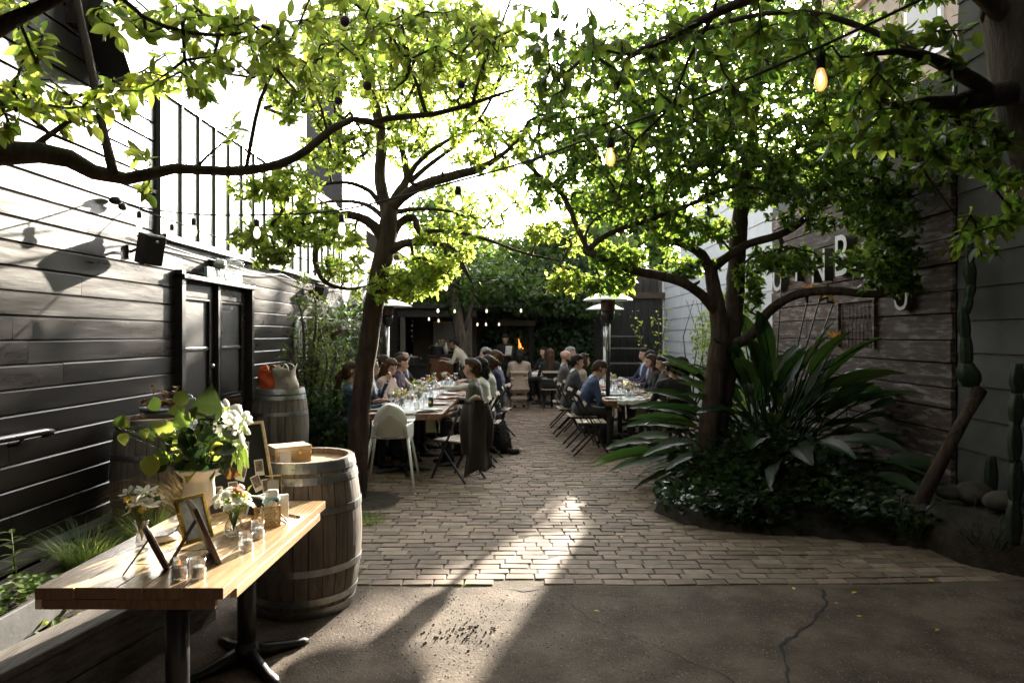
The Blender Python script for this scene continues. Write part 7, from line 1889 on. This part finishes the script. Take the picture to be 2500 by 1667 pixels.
# ---- ivy on the back wall, hedge mound and climbers
def ivy(name, label, cat, loc, boxes, n, mt, ls, shape='ivy', nrmv=(0, -1, .4), stem=None, lump=.5):
    t = thing(name, label, cat, loc)
    P = []
    vol = sum((b[1] - b[0]) * (b[5] - b[4]) for b in boxes)
    for x0, x1, y0, y1, z0, z1 in boxes:
        k = int(n * (x1 - x0) * (z1 - z0) / vol); q = nrg.random((k, 3))
        b = .5 + .5 * np.sin(q[:, 0] * (x1 - x0) * 3.1 + 1) * np.sin(q[:, 2] * (z1 - z0) * 3.7)
        P.append(np.stack([x0 + (x1 - x0) * q[:, 0], y0 + (y1 - y0) * np.clip(q[:, 1] * (1 - lump * b) + 0 * b, 0, 1), z0 + (z1 - z0) * q[:, 2]], 1))
    P = np.concatenate(P); k = len(P)
    s, w = sun_open(P); P = P[~s]; k = len(P)
    D = nrg.normal(size=(k, 3)) * .7; D[:, 2] -= .7; Nn = nrg.normal(size=(k, 3)) * .5 + np.array(nrmv); L = ls * nrg.uniform(.6, 1.3, k)
    tag(obj('foliage', leafmesh('foliage', MT[mt], P - np.array(loc), D, Nn, L, shape), None, t), kind='stuff')
    m = MB()
    for b in boxes:
        for _ in range(4):
            xx = rg.uniform(b[0], b[1]); pth = [Vector((xx + rg.uniform(-.2, .2) * f, b[3] - .01, b[4] + (b[5] - b[4]) * f)) for f in (0, .3, .6, .95)]; m.tube(pth, [.02, .015, .01, .005], 5)
    obj('stem', m, MT['twig'], t, True)
    return t
ivy('wall_ivy', 'dark ivy covering the back wall between the bar and the gate', 'ivy', (.6, 19.1, 0), [(-1.05, 2.0, 18.5, 19.16, .2, 3.7), (-.9, 1.9, 18.2, 18.9, 2.3, 3.6), (.4, 1.9, 18.4, 18.9, .1, 2.4)], 8000, 'ivy', .13)
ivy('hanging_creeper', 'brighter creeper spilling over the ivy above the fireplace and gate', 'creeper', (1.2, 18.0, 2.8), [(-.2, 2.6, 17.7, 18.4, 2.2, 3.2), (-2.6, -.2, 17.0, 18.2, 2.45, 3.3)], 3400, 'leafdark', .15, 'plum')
ivy('hedge_mound', 'brownish leafy mound topping the back wall under the sky gap', 'hedge', (1.2, 19.3, 3.5), [(-.6, 3.2, 18.9, 20.2, 3.2, 4.4), (.2, 2.4, 18.9, 20.0, 4.2, 4.75)], 4200, 'farleaf', .14)
ivy('wall_climber', 'light green climber on the pale siding behind the right tables', 'climber', (3.8, 13.2, 0), [(3.55, 3.95, 11.6, 14.6, .3, 2.5)], 2600, 'leaf', .085, 'plum', (-1, 0, .4))
ivy('garden_climber', 'mixed climber on the dark boards beyond the hanging fern', 'climber', (-2.85, 11.3, 0), [(-2.97, -2.55, 9.9, 13.2, .3, 2.2)], 1500, 'leafdark', .09, 'plum', (1, 0, .4))
ivy('low_shrub', 'dark leafy shrub with pale flecks beside the barrel with the bags', 'shrub', (-2.4, 8.7, .2), [(-2.75, -2.1, 8.0, 9.6, .2, 1.0)], 1700, 'ivy', .07, 'ivy', (.3, -.6, .6))
t = thing('sapling', 'thin young tree with sparse leaves in front of the black gate', 'sapling', (2.75, 13.9, 0))
for (a, b) in ((0, .25), (.15, -.1), (-.1, -.3)):
    pts = [Vector((2.75 + a, 13.9, 0)), Vector((2.75 + a + b * .3, 13.9, 1.0)), Vector((2.75 + a + b, 13.95, 2.15))]
    m = MB(); m.tube(pts, [.022, .015, .005], 7); obj('trunk', m, MT['twig'], t, True)
    P, D, Nn, L = [], [], [], []
    for k in range(46):
        f = rg.uniform(.35, 1); p = pts[1].lerp(pts[2], (f - .35) / .65) + rdir(rg) * .13; P.append(p - t.location); D.append(rdir(rg, -.2)); Nn.append(rdir(rg, .8)); L.append(rg.uniform(.05, .1))
    obj('foliage', leafmesh('foliage', MT['leaf'], P, D, Nn, L, 'plum'), None, t)['kind'] = 'stuff'

# ---- juniper, hanging fern, arched mirror by the left wall
t = thing('juniper_shrub', 'loose yellow green juniper shrub against the boards behind the barrel with bags', 'shrub', (-2.62, 8.6, .25))
stems = [(-.1, -.3, 1.9), (.05, .1, 1.6), (.15, .5, 1.3), (-.05, .3, 1.75), (.2, -.1, 1.2), (-.12, -.5, 1.25), (.2, .7, 1.0), (.05, -.15, 2.05)]
P, D, Nn, L = [], [], [], []
for a, b, h in stems:
    pts = [Vector((0, 0, 0)), Vector((a * .4, b * .5, h * .45)), Vector((a * .8 + .05, b * .9, h * .8)), Vector((a, b, h))]
    S = sample([(p, .028 * (1 - i * .24)) for i, p in enumerate(pts)], .08); m = MB(); m.tube([p for p, r in S], [r for p, r in S], 6, jit=.1, rg=rg); obj('stem', m, MT['twig'], t)
    for p, r in S[len(S) // 4:]:
        for _ in range(4):
            d = rdir(rg, .35); ln = rg.uniform(.08, .22); tip = p + d * ln
            if tip.x < -.33: tip.x = -.33
            for q in range(rg.randint(9, 17)):
                c = p.lerp(tip, rg.uniform(.3, 1)); P.append(c); D.append(d * .7 + rdir(rg) * .8); Nn.append(rdir(rg)); L.append(rg.uniform(.03, .06))
tag(obj('foliage', leafmesh('foliage', MT['needle'], P, D, Nn, L, 'lance', np.array(L) * 1.3), None, t), kind='stuff')
t = thing('arched_mirror', 'small arched mirror with a pale metal grille on the boarded wall behind the juniper', 'mirror', (XL + .03, 9.25, 1.62))
def arch(r, w=.2, h=.25): return [Vector((0, -r, -h))] + [Vector((0, -r * math.cos(R(a)), r * 1.15 * math.sin(R(a)))) for a in range(0, 181, 15)] + [Vector((0, r, -h))]
m = MB(); m.tube(arch(.24) + [Vector((0, -.24, -.25))], .02, 7); obj('frame', m, MT['whitemetal'], t)
m = MB(); pa = arch(.23); m.add([tuple(p + Vector((-.004, 0, 0))) for p in pa], [tuple(range(len(pa)))]); obj('pane', m, MT['steel'], t)
m = MB()
for yy in (-.11, 0, .11): m.tube([(0.01, yy, -.25), (.01, yy, .1 if yy else .26)], .008, 5)
m.tube([Vector((.01, p.y * .5, p.z * .5)) for p in arch(.24)], .007, 5); obj('grille', m, MT['whitemetal'], t)
t = thing('hanging_fern', 'spider plant in a hanging coir basket on the dark boards', 'hanging plant', (-2.62, 9.55, 1.75))
obj('basket', MB().lathe([(.001, -.17), (.09, -.15), (.15, -.06), (.165, .02), (.155, .02), (.001, .0)], 18), MT['browncard'], t)
m = MB()
for k in range(3): a = k * 2.094; m.tube([(.16 * math.cos(a), .16 * math.sin(a), .02), (0, 0, .55)], .003, 4)
m.tube([(0, 0, .55), (-.36, 0, .6)], .006, 5); obj('hanger', m, MT['black_metal'], t)
def blades(parent, nm, mt, n, rad, l0, l1, w, up, rr, droop=1.0, dirbias=Vector((0, 0, 0)), seg=5, kind='stuff', base=.06):
    m = MB()
    for _ in range(n):
        a = rr.uniform(0, 2 * PI); b = base * math.sqrt(rr.random()); p = Vector((b * math.cos(a), b * math.sin(a), 0)); a2 = a + rr.uniform(-.7, .7)
        L = rr.uniform(l0, l1); d = (Vector((math.cos(a2) * rad, math.sin(a2) * rad, up * rr.uniform(.7, 1.3))) + dirbias).normalized(); wv = Vector((-math.sin(a2), math.cos(a2), 0)) * w
        vs = []; q = p.copy(); dd = d.copy()
        for s in range(seg + 1):
            f = s / seg; ww = wv * (1 - f ** 1.5) * (1 if s < seg else .05); vs += [q - ww, q + ww]; q = q + dd * (L / seg); dd = (dd + Vector((0, 0, -droop * .28))).normalized()
        m.add(vs, [(2 * i, 2 * i + 1, 2 * i + 3, 2 * i + 2) for i in range(seg)], 0, True)
    return tag(obj(nm, m, MT[mt], parent), kind=kind)
blades(t, 'foliage', 'fern', 130, .8, .25, .5, .009, .8, rg, 1.5)
for k in range(7):
    b = rg.uniform(0, 6.28); e = Vector((.22 * math.cos(b), .22 * math.sin(b), -rg.uniform(.2, .42))); m = MB(); m.tube([(0, 0, 0), (e.x * .8, e.y * .8, .08), e], .003, 4); r_ = obj('runner', m, MT['fern'], t)
    P = [e] * 9; D = [rdir(rg, -.2) for _ in range(9)]; obj('plantlet', leafmesh('plantlet', MT['fern'], P, D, [rdir(rg, 1) for _ in range(9)], [.1] * 9, 'lance'), None, r_)

# ---- grasses and small plants in the raised bed
def tuft(name, label, cat, loc, mt, n, l0, l1, rr=rg, **k):
    t = thing(name, label, cat, loc); blades(t, 'blades', mt, n, k.pop('rad', .6), l0, l1, k.pop('w', .0022), k.pop('up', 1.1), rr, **k); return t
tuft('grass_tuft', 'bright green grass tuft in the raised bed left of the plank table', 'grass', (-2.53, 3.98, .29), 'grass', 520, .18, .42, droop=.9, base=.10)
tuft('grass_tuft', 'wispy green grass tuft behind the white posy', 'grass', (-2.42, 4.5, .28), 'grass', 480, .2, .46, droop=.9, base=.11)
tuft('grass_tuft', 'low grass tuft between the posy and the urn', 'grass', (-2.2, 4.45, .27), 'grass', 300, .14, .3, droop=.9, base=.09)
tuft('dry_grass_plume', 'arching plume of golden dry grass behind the white urn', 'grass', (-2.22, 4.62, .28), 'drygrass', 420, .5, .85, rad=.25, up=1.3, droop=1.25, dirbias=Vector((-.28, -.05, .3)), seg=8, w=.0016, base=.05)
def herb(name, label, cat, loc, h, n, mt, ls, shape='lance', stems=1):
    t = thing(name, label, cat, loc)
    for s in range(stems):
        o = Vector((rg.uniform(-.06, .06), rg.uniform(-.06, .06), 0)) * (stems > 1); hh = h * rg.uniform(.6, 1) if stems > 1 else h
        tip = o + Vector((rg.uniform(-.04, .04), rg.uniform(-.04, .04), hh)); m = MB(); m.tube([o, o.lerp(tip, .5) + rdir(rg) * .01, tip], [.005, .004, .002], 6); st = obj('stem', m, MT[mt], t)
        for k in range(n):
            f = .25 + .75 * k / n; a = k * 2.4; p = o.lerp(tip, f); leafobj('leaf', MT[mt], p, (math.cos(a), math.sin(a), .6 - .2 * f), (-math.cos(a) * .4, -math.sin(a) * .4, 1), ls * rg.uniform(.7, 1.15), shape, st, 1.3)
    return t
herb('leafy_weed', 'upright pale green weed with ragged leaves near the left edge', 'weed', (-2.66, 3.62, .3), .33, 16, 'grass', .1)
herb('slender_weed', 'slender young weed behind the leafy one by the grey trough', 'weed', (-2.55, 3.86, .3), .22, 8, 'grass', .07, stems=3)
# grey trough
t = thing('grey_trough', 'grey timber trough with soil and succulents in the lower left corner', 'planter', (-2.36, 3.1, .3))
m = MB(); m.box((.14, 0, .07), (.02, .62, .15)); m.box((-.14, 0, .07), (.02, .62, .15)); m.box((0, .30, .07), (.26, .02, .15)); m.box((0, -.30, .07), (.26, .02, .15)); obj('box', m, MT['planter'], t, bevel=.003)
m = MB(); m.grid(lambda u, v: Vector(((u - .5) * .26, (v - .5) * .58, .12 + .015 * math.sin(u * 9 + v * 14))), 8, 14); obj('soil', m, MT['soil'], t)
P, D, Nn, L = [], [], [], []
for k in range(60):
    c = Vector((rg.uniform(-.12, .12), rg.uniform(-.26, .28), .13 + rg.uniform(0, .05)))
    for q in range(9):
        b = q * 2.4; dd = Vector((math.cos(b), math.sin(b), .5)); P.append(c); D.append(dd); Nn.append((0, 0, 1)); L.append(rg.uniform(.02, .04))
tag(obj('foliage', leafmesh('foliage', MT['grass'], P, D, Nn, L, 'round'), None, t), kind='stuff')
P, D, Nn, L = [], [], [], []
for k in range(1500):
    x_, y_ = rg.uniform(-2.9, -2.0), rg.uniform(2.9, 5.6)
    if x_ > -2.0 - (4 - min(y_, 4)) * .2 or math.sin(x_ * 9) * math.sin(y_ * 7) < -.1: continue
    P.append((x_, y_, .28 + rg.uniform(0, .05))); D.append(rdir(rg, .2)); Nn.append(rdir(rg, 1)); L.append(rg.uniform(.015, .04))
tag(obj('ground_cover', leafmesh('ground_cover', MT['grass'], P, D, Nn, L, 'round'), None), 'small leafy weeds scattered over the raised bed', kind='stuff')
tuft('grass_tuft', 'small mossy grass patch in the tree pit by the large barrel', 'grass', (-1.38, 6.05, .01), 'grass', 520, .03, .08, w=.0025, base=.2, droop=.6)
m = MB()
for k in range(240):
    b = rg.choice([q for q in near]) ; 
    x_, y_ = b[0] + rg.uniform(-.1, .1), b[1] - b[3] / 2 - .005
    if math.sin(x_ * 4.1 + 2) * math.sin(y_ * 3.3) < .25: continue
    for _ in range(5):
        q = Vector((x_ + rg.uniform(-.02, .02), y_ + rg.uniform(-.006, .006), .004)); dd = Vector((rg.uniform(-.5, .5), rg.uniform(-.5, .5), 1)) * rg.uniform(.01, .025); wv = Vector((.0016, .0008, 0))
        m.add([q - wv, q + wv, q + dd], [(0, 1, 2)])
tag(obj('joint_grass', m, MT['grass']), 'sparse grass sprouting from the brick joints', kind='stuff')

# ---- right bed: ground cover, shrub mass, strelitzia, cactus, rocks
def cover(name, label, n, place, mt, ls, shape='round', stem=True, top=0):
    t = thing(name, label, 'ground cover', (2.2, 6.5, .05)); P, D, Nn, L = [], [], [], []
    for _ in range(n):
        p, out = place(); d = Vector(out) * .8 + rdir(rg) * .6; P.append(Vector(p) - t.location); D.append(d); Nn.append(Vector((0, -.2, 1)) + rdir(rg) * .55); L.append(rg.uniform(*ls))
    P, D, Nn, L = map(np.array, (P, D, Nn, L))
    wp = P + np.array(t.location); s, w = sun_open(wp); k_ = ~s; P, D, Nn, L = P[k_], D[k_], Nn[k_], L[k_]
    sc = L / (P[:, 1] + t.location.y); idx = np.argsort(-sc)[:top]; big = np.zeros(len(P), bool); big[idx] = True
    for i in idx: leafobj('leaf', MT[mt], P[i], D[i], Nn[i], L[i], shape, t)
    tag(obj('foliage', leafmesh('foliage', MT[mt], P[~big], D[~big], Nn[~big], L[~big], shape), None, t), kind='stuff')
    return t
def place_edge():
    while True:
        x_, y_ = rg.uniform(1.22, 2.1), rg.uniform(5.62, 6.9)
        if inside(x_, y_, BEDR): break
    h = .05 + .24 * (1 - abs(x_ - 1.6) / .6) * (.4 + .6 * math.sin((y_ - 5.6) * 2.3)) ; return (x_, y_, max(.04, rg.uniform(.3, 1) * h + .03)), (x_ - 1.75, y_ - 6.4, .3)
cover('groundcover_plant', 'glossy round leaved groundcover at the left tip of the right bed', 900, place_edge, 'cover', (.04, .075), 'round', top=300)
def place_mid():
    while True:
        x_, y_ = rg.uniform(1.6, 3.95), rg.uniform(4.75, 8.3)
        if inside(x_, y_, BEDR): break
    h = .2 + .5 * math.exp(-((x_ - 2.5) ** 2) / .7 - ((y_ - 7.2) ** 2) / 1.2); return (x_, y_, .05 + h * rg.random() ** .6), (x_ - 2.5, y_ - 7.2, .5)
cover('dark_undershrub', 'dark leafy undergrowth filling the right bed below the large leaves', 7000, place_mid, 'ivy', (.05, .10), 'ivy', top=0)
t = thing('strelitzia', 'large strelitzia clump of long paddle leaves with orange crane flowers, right bed', 'plant', (2.78, 7.6, .1))
MT['deadleaf'] = leafmat('dead_leaf', (.10, .065, .035), (.18, .12, .065), (.2, .12, .05), mixf=.2, rough=.8, spec=.2)
def paddle(base, tip_dir, plen, llen, wid, twist, dead=False):
    d = Vector(tip_dir).normalized(); base = Vector(base); end = base + d * plen + Vector((0, 0, -.06 * plen)); m = MB()
    m.tube([base, base.lerp(end, .5) + Vector((0, 0, .08 * plen)), end], [.014, .011, .008], 6); lf_dir = (d + Vector((d.x * .5, d.y * .5, -.15 - .2 * rg.random()))).normalized()
    side = lf_dir.cross(Vector((0, 0, 1))).normalized(); up = side.cross(lf_dir); tw = Matrix.Rotation(twist, 3, lf_dir); side = tw @ side; up = tw @ up
    N, K = 10, 2; vs = []
    for i in range(N + 1):
        f = i / N; c = end + lf_dir * llen * f + Vector((0, 0, -.22 * llen * f * f)); w = wid * (math.sin(PI * min(1, f * .93 + .07) ** .8) ** .75) if f < 1 else 0
        for s in (-1, -.5, 0, .5, 1): vs.append(c + side * w * s + up * (abs(s) ** 1.3 * w * .38 + .006 * math.sin(f * 22 + s * 3) * abs(s)))
    fs = [(i * 5 + j, i * 5 + j + 1, (i + 1) * 5 + j + 1, (i + 1) * 5 + j) for i in range(N) for j in range(4)]
    lf = MB(); lf.add(vs, fs, 0, True); lf.tube([end + lf_dir * llen * f + Vector((0, 0, -.22 * llen * f * f - .004)) for f in (0, .3, .6, .95)], [.007, .006, .004, .002], 5, mat=0)
    o = obj('leaf', lf, MT['deadleaf' if dead else 'strel'], t); obj('petiole', m, MT['deadleaf' if dead else 'strel'], o)
specs = []
for k in range(120):
    a = rg.uniform(0, 2 * PI); el = rg.uniform(.05, 1.2) if k > 40 else rg.uniform(.95, 1.4)
    specs.append(((rg.gauss(0, .13), rg.gauss(0, .13), .05), (math.cos(a) * math.cos(el), math.sin(a) * math.cos(el), math.sin(el)), rg.uniform(.75, 1.35), rg.uniform(.5, .85), rg.uniform(.06, .105), rg.uniform(-.7, .7)))
for dx, dy, el, pl_, ll in ((-1, -.3, .75, 1.05, .66), (-1, -.12, .58, 1.0, .7), (-1, -.42, .45, .95, .66), (-1, -.25, .32, .95, .62), (-1, -.1, .85, 1.05, .66), (-1, -.5, .2, .9, .6), (-1, -.35, .62, 1.0, .7), (-.9, .1, .7, 1.05, .66), (-1, -.2, .12, .9, .6), (1, -.2, .7, 1.0, .8), (1, -.1, .5, 1.0, .8), (1, -.4, .9, 1.0, .75), (.6, -.6, 1.0, 1.05, .75), (.5, -.4, 1.15, 1.2, .8), (.25, -.5, 1.2, 1.25, .8), (-.3, -.5, 1.2, 1.2, .75), (1, .1, .3, 1.0, .75)):
    n_ = math.hypot(dx, dy); specs.append(((dx * .15, dy * .15, .05), (dx / n_ * math.cos(el), dy / n_ * math.cos(el), math.sin(el)), pl_, ll, rg.uniform(.075, .1), rg.uniform(-.5, .5)))
for s in specs: paddle(*s)
for k in range(14):
    a = rg.uniform(0, 2 * PI); paddle((rg.gauss(0, .15), rg.gauss(0, .15), .3), (math.cos(a), math.sin(a) - .4, rg.uniform(-.1, .5)), rg.uniform(.3, .7), rg.uniform(.4, .6), rg.uniform(.03, .06), rg.uniform(-.9, .9), True)
for fx, fy, fz, a in ((1975, 698, 7.9, 20), (2000, 716, 7.7, -40), (2035, 722, 7.6, 120), (2040, 815, 7.0, 60), (1805, 740, 7.9, 170), (1908, 665, 8.3, 10)):
    p = at(fx, fy + 18, fz) - t.location; m = MB(); m.tube([(rg.uniform(-.1, .1), rg.uniform(-.1, .1), .1), p * .6, p], [.012, .009, .009], 6)
    m.tube([p, p + Vector((.07 * math.cos(R(a)), .07 * math.sin(R(a)), .03)), p + Vector((.15 * math.cos(R(a)), .15 * math.sin(R(a)), .05))], [.014, .012, .002], 7); st = obj('flower_stalk', m, MT['strel'], t)
    P = [p] * 6; D = [Vector((math.cos(R(a) + q) * .7, math.sin(R(a) + q) * .7, 1.2)) for q in (-1.2, -.6, -.1, .4, .9, 1.6)]
    obj('flower', leafmesh('flower', MT['strelflower'], P, D, [rdir(rg) for _ in P], [rg.uniform(.12, .17) for _ in P], 'lance', [.16] * 6), None, st)
def cactus(label, joints, parent_trunk=None):
    t = thing('cactus', label, 'cactus', joints[0][0]); o0 = Vector(joints[0][0])
    for (p, r, h, ang) in joints:
        m = MB(); n, K = 16, 8; d = Vector((math.sin(ang), 0, math.cos(ang)))
        vs = []
        for i in range(K + 1):
            f = i / K; rr_ = r * max(.3, math.sin(PI * min(.97, max(.03, f)))) ** .36
            for k in range(n):
                a = 2 * PI * k / n; q = rr_ * (.88 + .2 * math.cos(a * 5)); vs.append(Vector(p) - o0 + d * h * f + Vector((q * math.cos(a), q * math.sin(a) * .8, 0)))
        m.add(vs, [(i * n + k, i * n + (k + 1) % n, (i + 1) * n + (k + 1) % n, (i + 1) * n + k) for i in range(K) for k in range(n)] + [tuple(range(n - 1, -1, -1)), tuple(range(K * n, K * n + n))], 0, True); obj('joint', m, MT['cactus'], t)
    return t
def cpx(X, Y, d=5.7): return at(X, Y, d)
jl = []
for (X0, Y0), (X1, Y1), r in (((2372, 945), (2362, 900), .1), ((2362, 905), (2358, 830), .055), ((2358, 835), (2352, 770), .052), ((2355, 775), (2365, 730), .045), ((2364, 735), (2372, 695), .045), ((2371, 698), (2366, 645), .055), ((2367, 650), (2366, 605), .045)):
    a, b = cpx(X0, Y0), cpx(X1, Y1); jl.append((a, r, (b - a).length * 1.28, math.atan2(b.x - a.x, b.z - a.z)))
tc_ = cactus('tall jointed climbing cactus against the grey siding beside the plank wall', jl)
a, b = cpx(2325, 1075, 5.5), cpx(2392, 952, 5.65); m = MB(); m.tube([at(2215, 1290, 5.6), at(2270, 1180, 5.55), a, a.lerp(b, .5), b], [.06, .055, .05, .046, .055], 12, jit=.08, rg=rg); m.shift(tc_.location); obj('trunk', m, MT['bark2'], tc_)
cactus('short upright cactus near the right edge of the frame', [(at(2476, 1330, 4.6), .055, .3, 0), (at(2478, 1235, 4.6), .055, .31, .03), (at(2478, 1130, 4.6), .05, .28, 0), (at(2480, 1035, 4.6), .055, .2, .05), (at(2484, 960, 4.6), .055, .2, 0)])
cactus('small blunt cactus behind the rocks in the right bed', [(at(2420, 1215, 5.5), .055, .34, 0)])
def rock(X, Y, d, r, label):
    p = at(X, Y, d); m = MB(); m.ball((0, 0, 0), (r, r * .8, r * .62), 18, 12); m.v = [tuple(Vector(q) * (1 + .10 * math.sin(q[0] * 9 / r * .3 + X) + .08 * math.sin(q[1] * 14 / r * .3 + q[2] * 9))) for q in m.v]; o = obj('rock', m, MT['stone']); o.location = p; return tag(o, label, 'rock', 'rocks in the right bed')
rock(2385, 1205, 5.5, .15, 'large pale rounded rock below the cactus'); rock(2318, 1203, 5.55, .1, 'smaller flat rock left of the large pale one'); rock(2455, 1225, 5.2, .14, 'dark rock at the right edge of the bed'); rock(2010, 1285, 5.75, .07, 'small rock at the front edge of the bed')
for q_, (sx_, sy_) in enumerate(((3.35, 5.0), (3.0, 5.35))): tuft('strap_grass', ('fine' if q_ else 'coarse') + ' strap leaved grass clump by the rocks in the right bed', 'grass', (sx_, sy_, .08), 'cover', 90 + 60 * q_, .25, .5, w=.004, base=.14, droop=.8)
tuft('strap_grass', 'thin strap leaved grass clump in the lower right of the bed', 'grass', (at(2420, 1330, 4.9).x, 4.9, .06), 'cover', 60, .3, .55, w=.006, base=.12, droop=.8)
t = thing('terracotta_pot', 'terracotta pot half hidden in the undergrowth of the right bed', 'pot', (3.05, 7.0, .1))
obj('body', MB().lathe([(.001, 0), (.09, 0), (.13, .2), (.14, .2), (.14, .24), (.125, .24), (.11, .2), (.001, .18)], 22), MT['terracotta'], t)
P, D, Nn, L = [], [], [], []
for k in range(55):
    x_, y_ = rg.uniform(.2, 3.6), rg.uniform(3.6, 7.0)
    if inside(x_, y_, BEDR): continue
    P.append((x_, y_, .024)); D.append(Vector((rg.uniform(-1, 1), rg.uniform(-1, 1), .1))); Nn.append(rdir(rg, 3)); L.append(rg.uniform(.025, .05))
tag(obj('fallen_leaves', leafmesh('fallen_leaves', MT['yellow'], P[:12], D[:12], Nn[:12], L[:12], 'plum'), None), 'few yellow fallen leaves on the bricks and concrete', kind='stuff')

# ================================================================ STRING LIGHTS
def bulb(parent, p, s, lit, white):
    ht = .03; p = Vector(p) - parent.location
    m = MB(); m.tube([p, p + Vector((0, 0, -ht))], .003, 5); m.lathe([(.001, -ht), (.012, -ht), (.016, -ht - .008), (.0165, -ht - .045), (.014, -ht - .05), (.001, -ht - .05)], 12, p); k = obj('socket', m, MT['cable'], parent)
    m = MB(); z0 = -ht - .05; m.lathe([(.011, z0), (.016, z0 - .015), (.0215, z0 - .035), (.0225, z0 - .05), (.019, z0 - .066), (.010, z0 - .077), (.001, z0 - .08)], 14, p); obj('bulb', m, MT['bulbwhite'] if white else MT['amberglass'], k)
    if lit:
        m = MB(); m.tube([p + Vector((0, 0, z0)), p + Vector((-.006, 0, z0 - .03)), p + Vector((0, 0, z0 - .05)), p + Vector((.006, 0, z0 - .03)), p + Vector((.002, 0, z0))], .0022, 5); obj('filament', m, MT['filament'], k)
def string(label, pts, bulbs, r=.0055, white=False, amber=2):
    t = thing('string_light', label, 'string lights', pts[0], 0, 'string lights over the yard'); S = sample([(Vector(p), r) for p in pts], .12)
    m = MB(); m.tube([p for p, _ in S], r, 6); m.shift(t.location); obj('cable', m, MT['cable'], t)
    arr = [p for p, _ in S]
    for ib, b in enumerate(bulbs):
        white = ib >= amber
        b = Vector(b); q = min(arr, key=lambda p: (p - b).length); bulb(t, q, 1, not white, white)
    return t
string('string of amber bulbs running from the near top right to the left wall', [dat(2260, -70, 2.1), dat(2115, 0, 2.25), dat(1885, 108, 2.45), dat(1640, 212, 2.75), dat(1402, 300, 3.05), dat(1225, 366, 3.4), dat(1052, 416, 3.75), dat(785, 482, 4.25), dat(590, 494, 4.6), dat(445, 492, 4.82), dat(320, 476, 4.95), (XL + .05, 4.98, 2.64)],
       [dat(1888, 106, 2.45), dat(1406, 298, 3.05), dat(1053, 414, 3.75), dat(785, 480, 4.25), dat(590, 494, 4.6), dat(445, 492, 4.82), dat(315, 475, 4.95)])
string('string of pale bulbs from the left wall across to the right siding', [(XL + .05, 5.3, 2.62), dat(395, 507, 5.5), dat(500, 545, 5.9), dat(622, 578, 6.4), dat(850, 622, 7.4), dat(1100, 640, 8.6), dat(1338, 628, 9.6), dat(1480, 610, 10.6), (XR - .05, 12.2, 3.0)], [dat(395, 507, 5.5), dat(622, 578, 6.4), dat(1028, 637, 8.3), dat(1338, 628, 9.6), dat(1500, 607, 10.8)], amber=0)
string('string of warm bulbs sagging across the far end above the bar', [(XL + .1, 13.5, 2.75), at(1037, 738, 14.2), at(1110, 746, 14.6), at(1188, 746, 14.8), at(1272, 745, 15.0), at(1400, 725, 15.2), (XR - .05, 15.6, 3.1)], [at(X, 742, 14.7) for X in (1037, 1047, 1110, 1188, 1272)], .004, amber=0)
string('lower string of warm bulbs under the bar shelter eave', [(-2.9, 16.4, 2.3), at(1037, 765, 16.4), at(1129, 779, 16.8), at(1196, 780, 17.2), at(1240, 778, 17.4), at(1300, 760, 17.6)], [at(X, 775, 17.0) for X in (1037, 1056, 1129, 1161, 1196, 1229)], .004, amber=0)
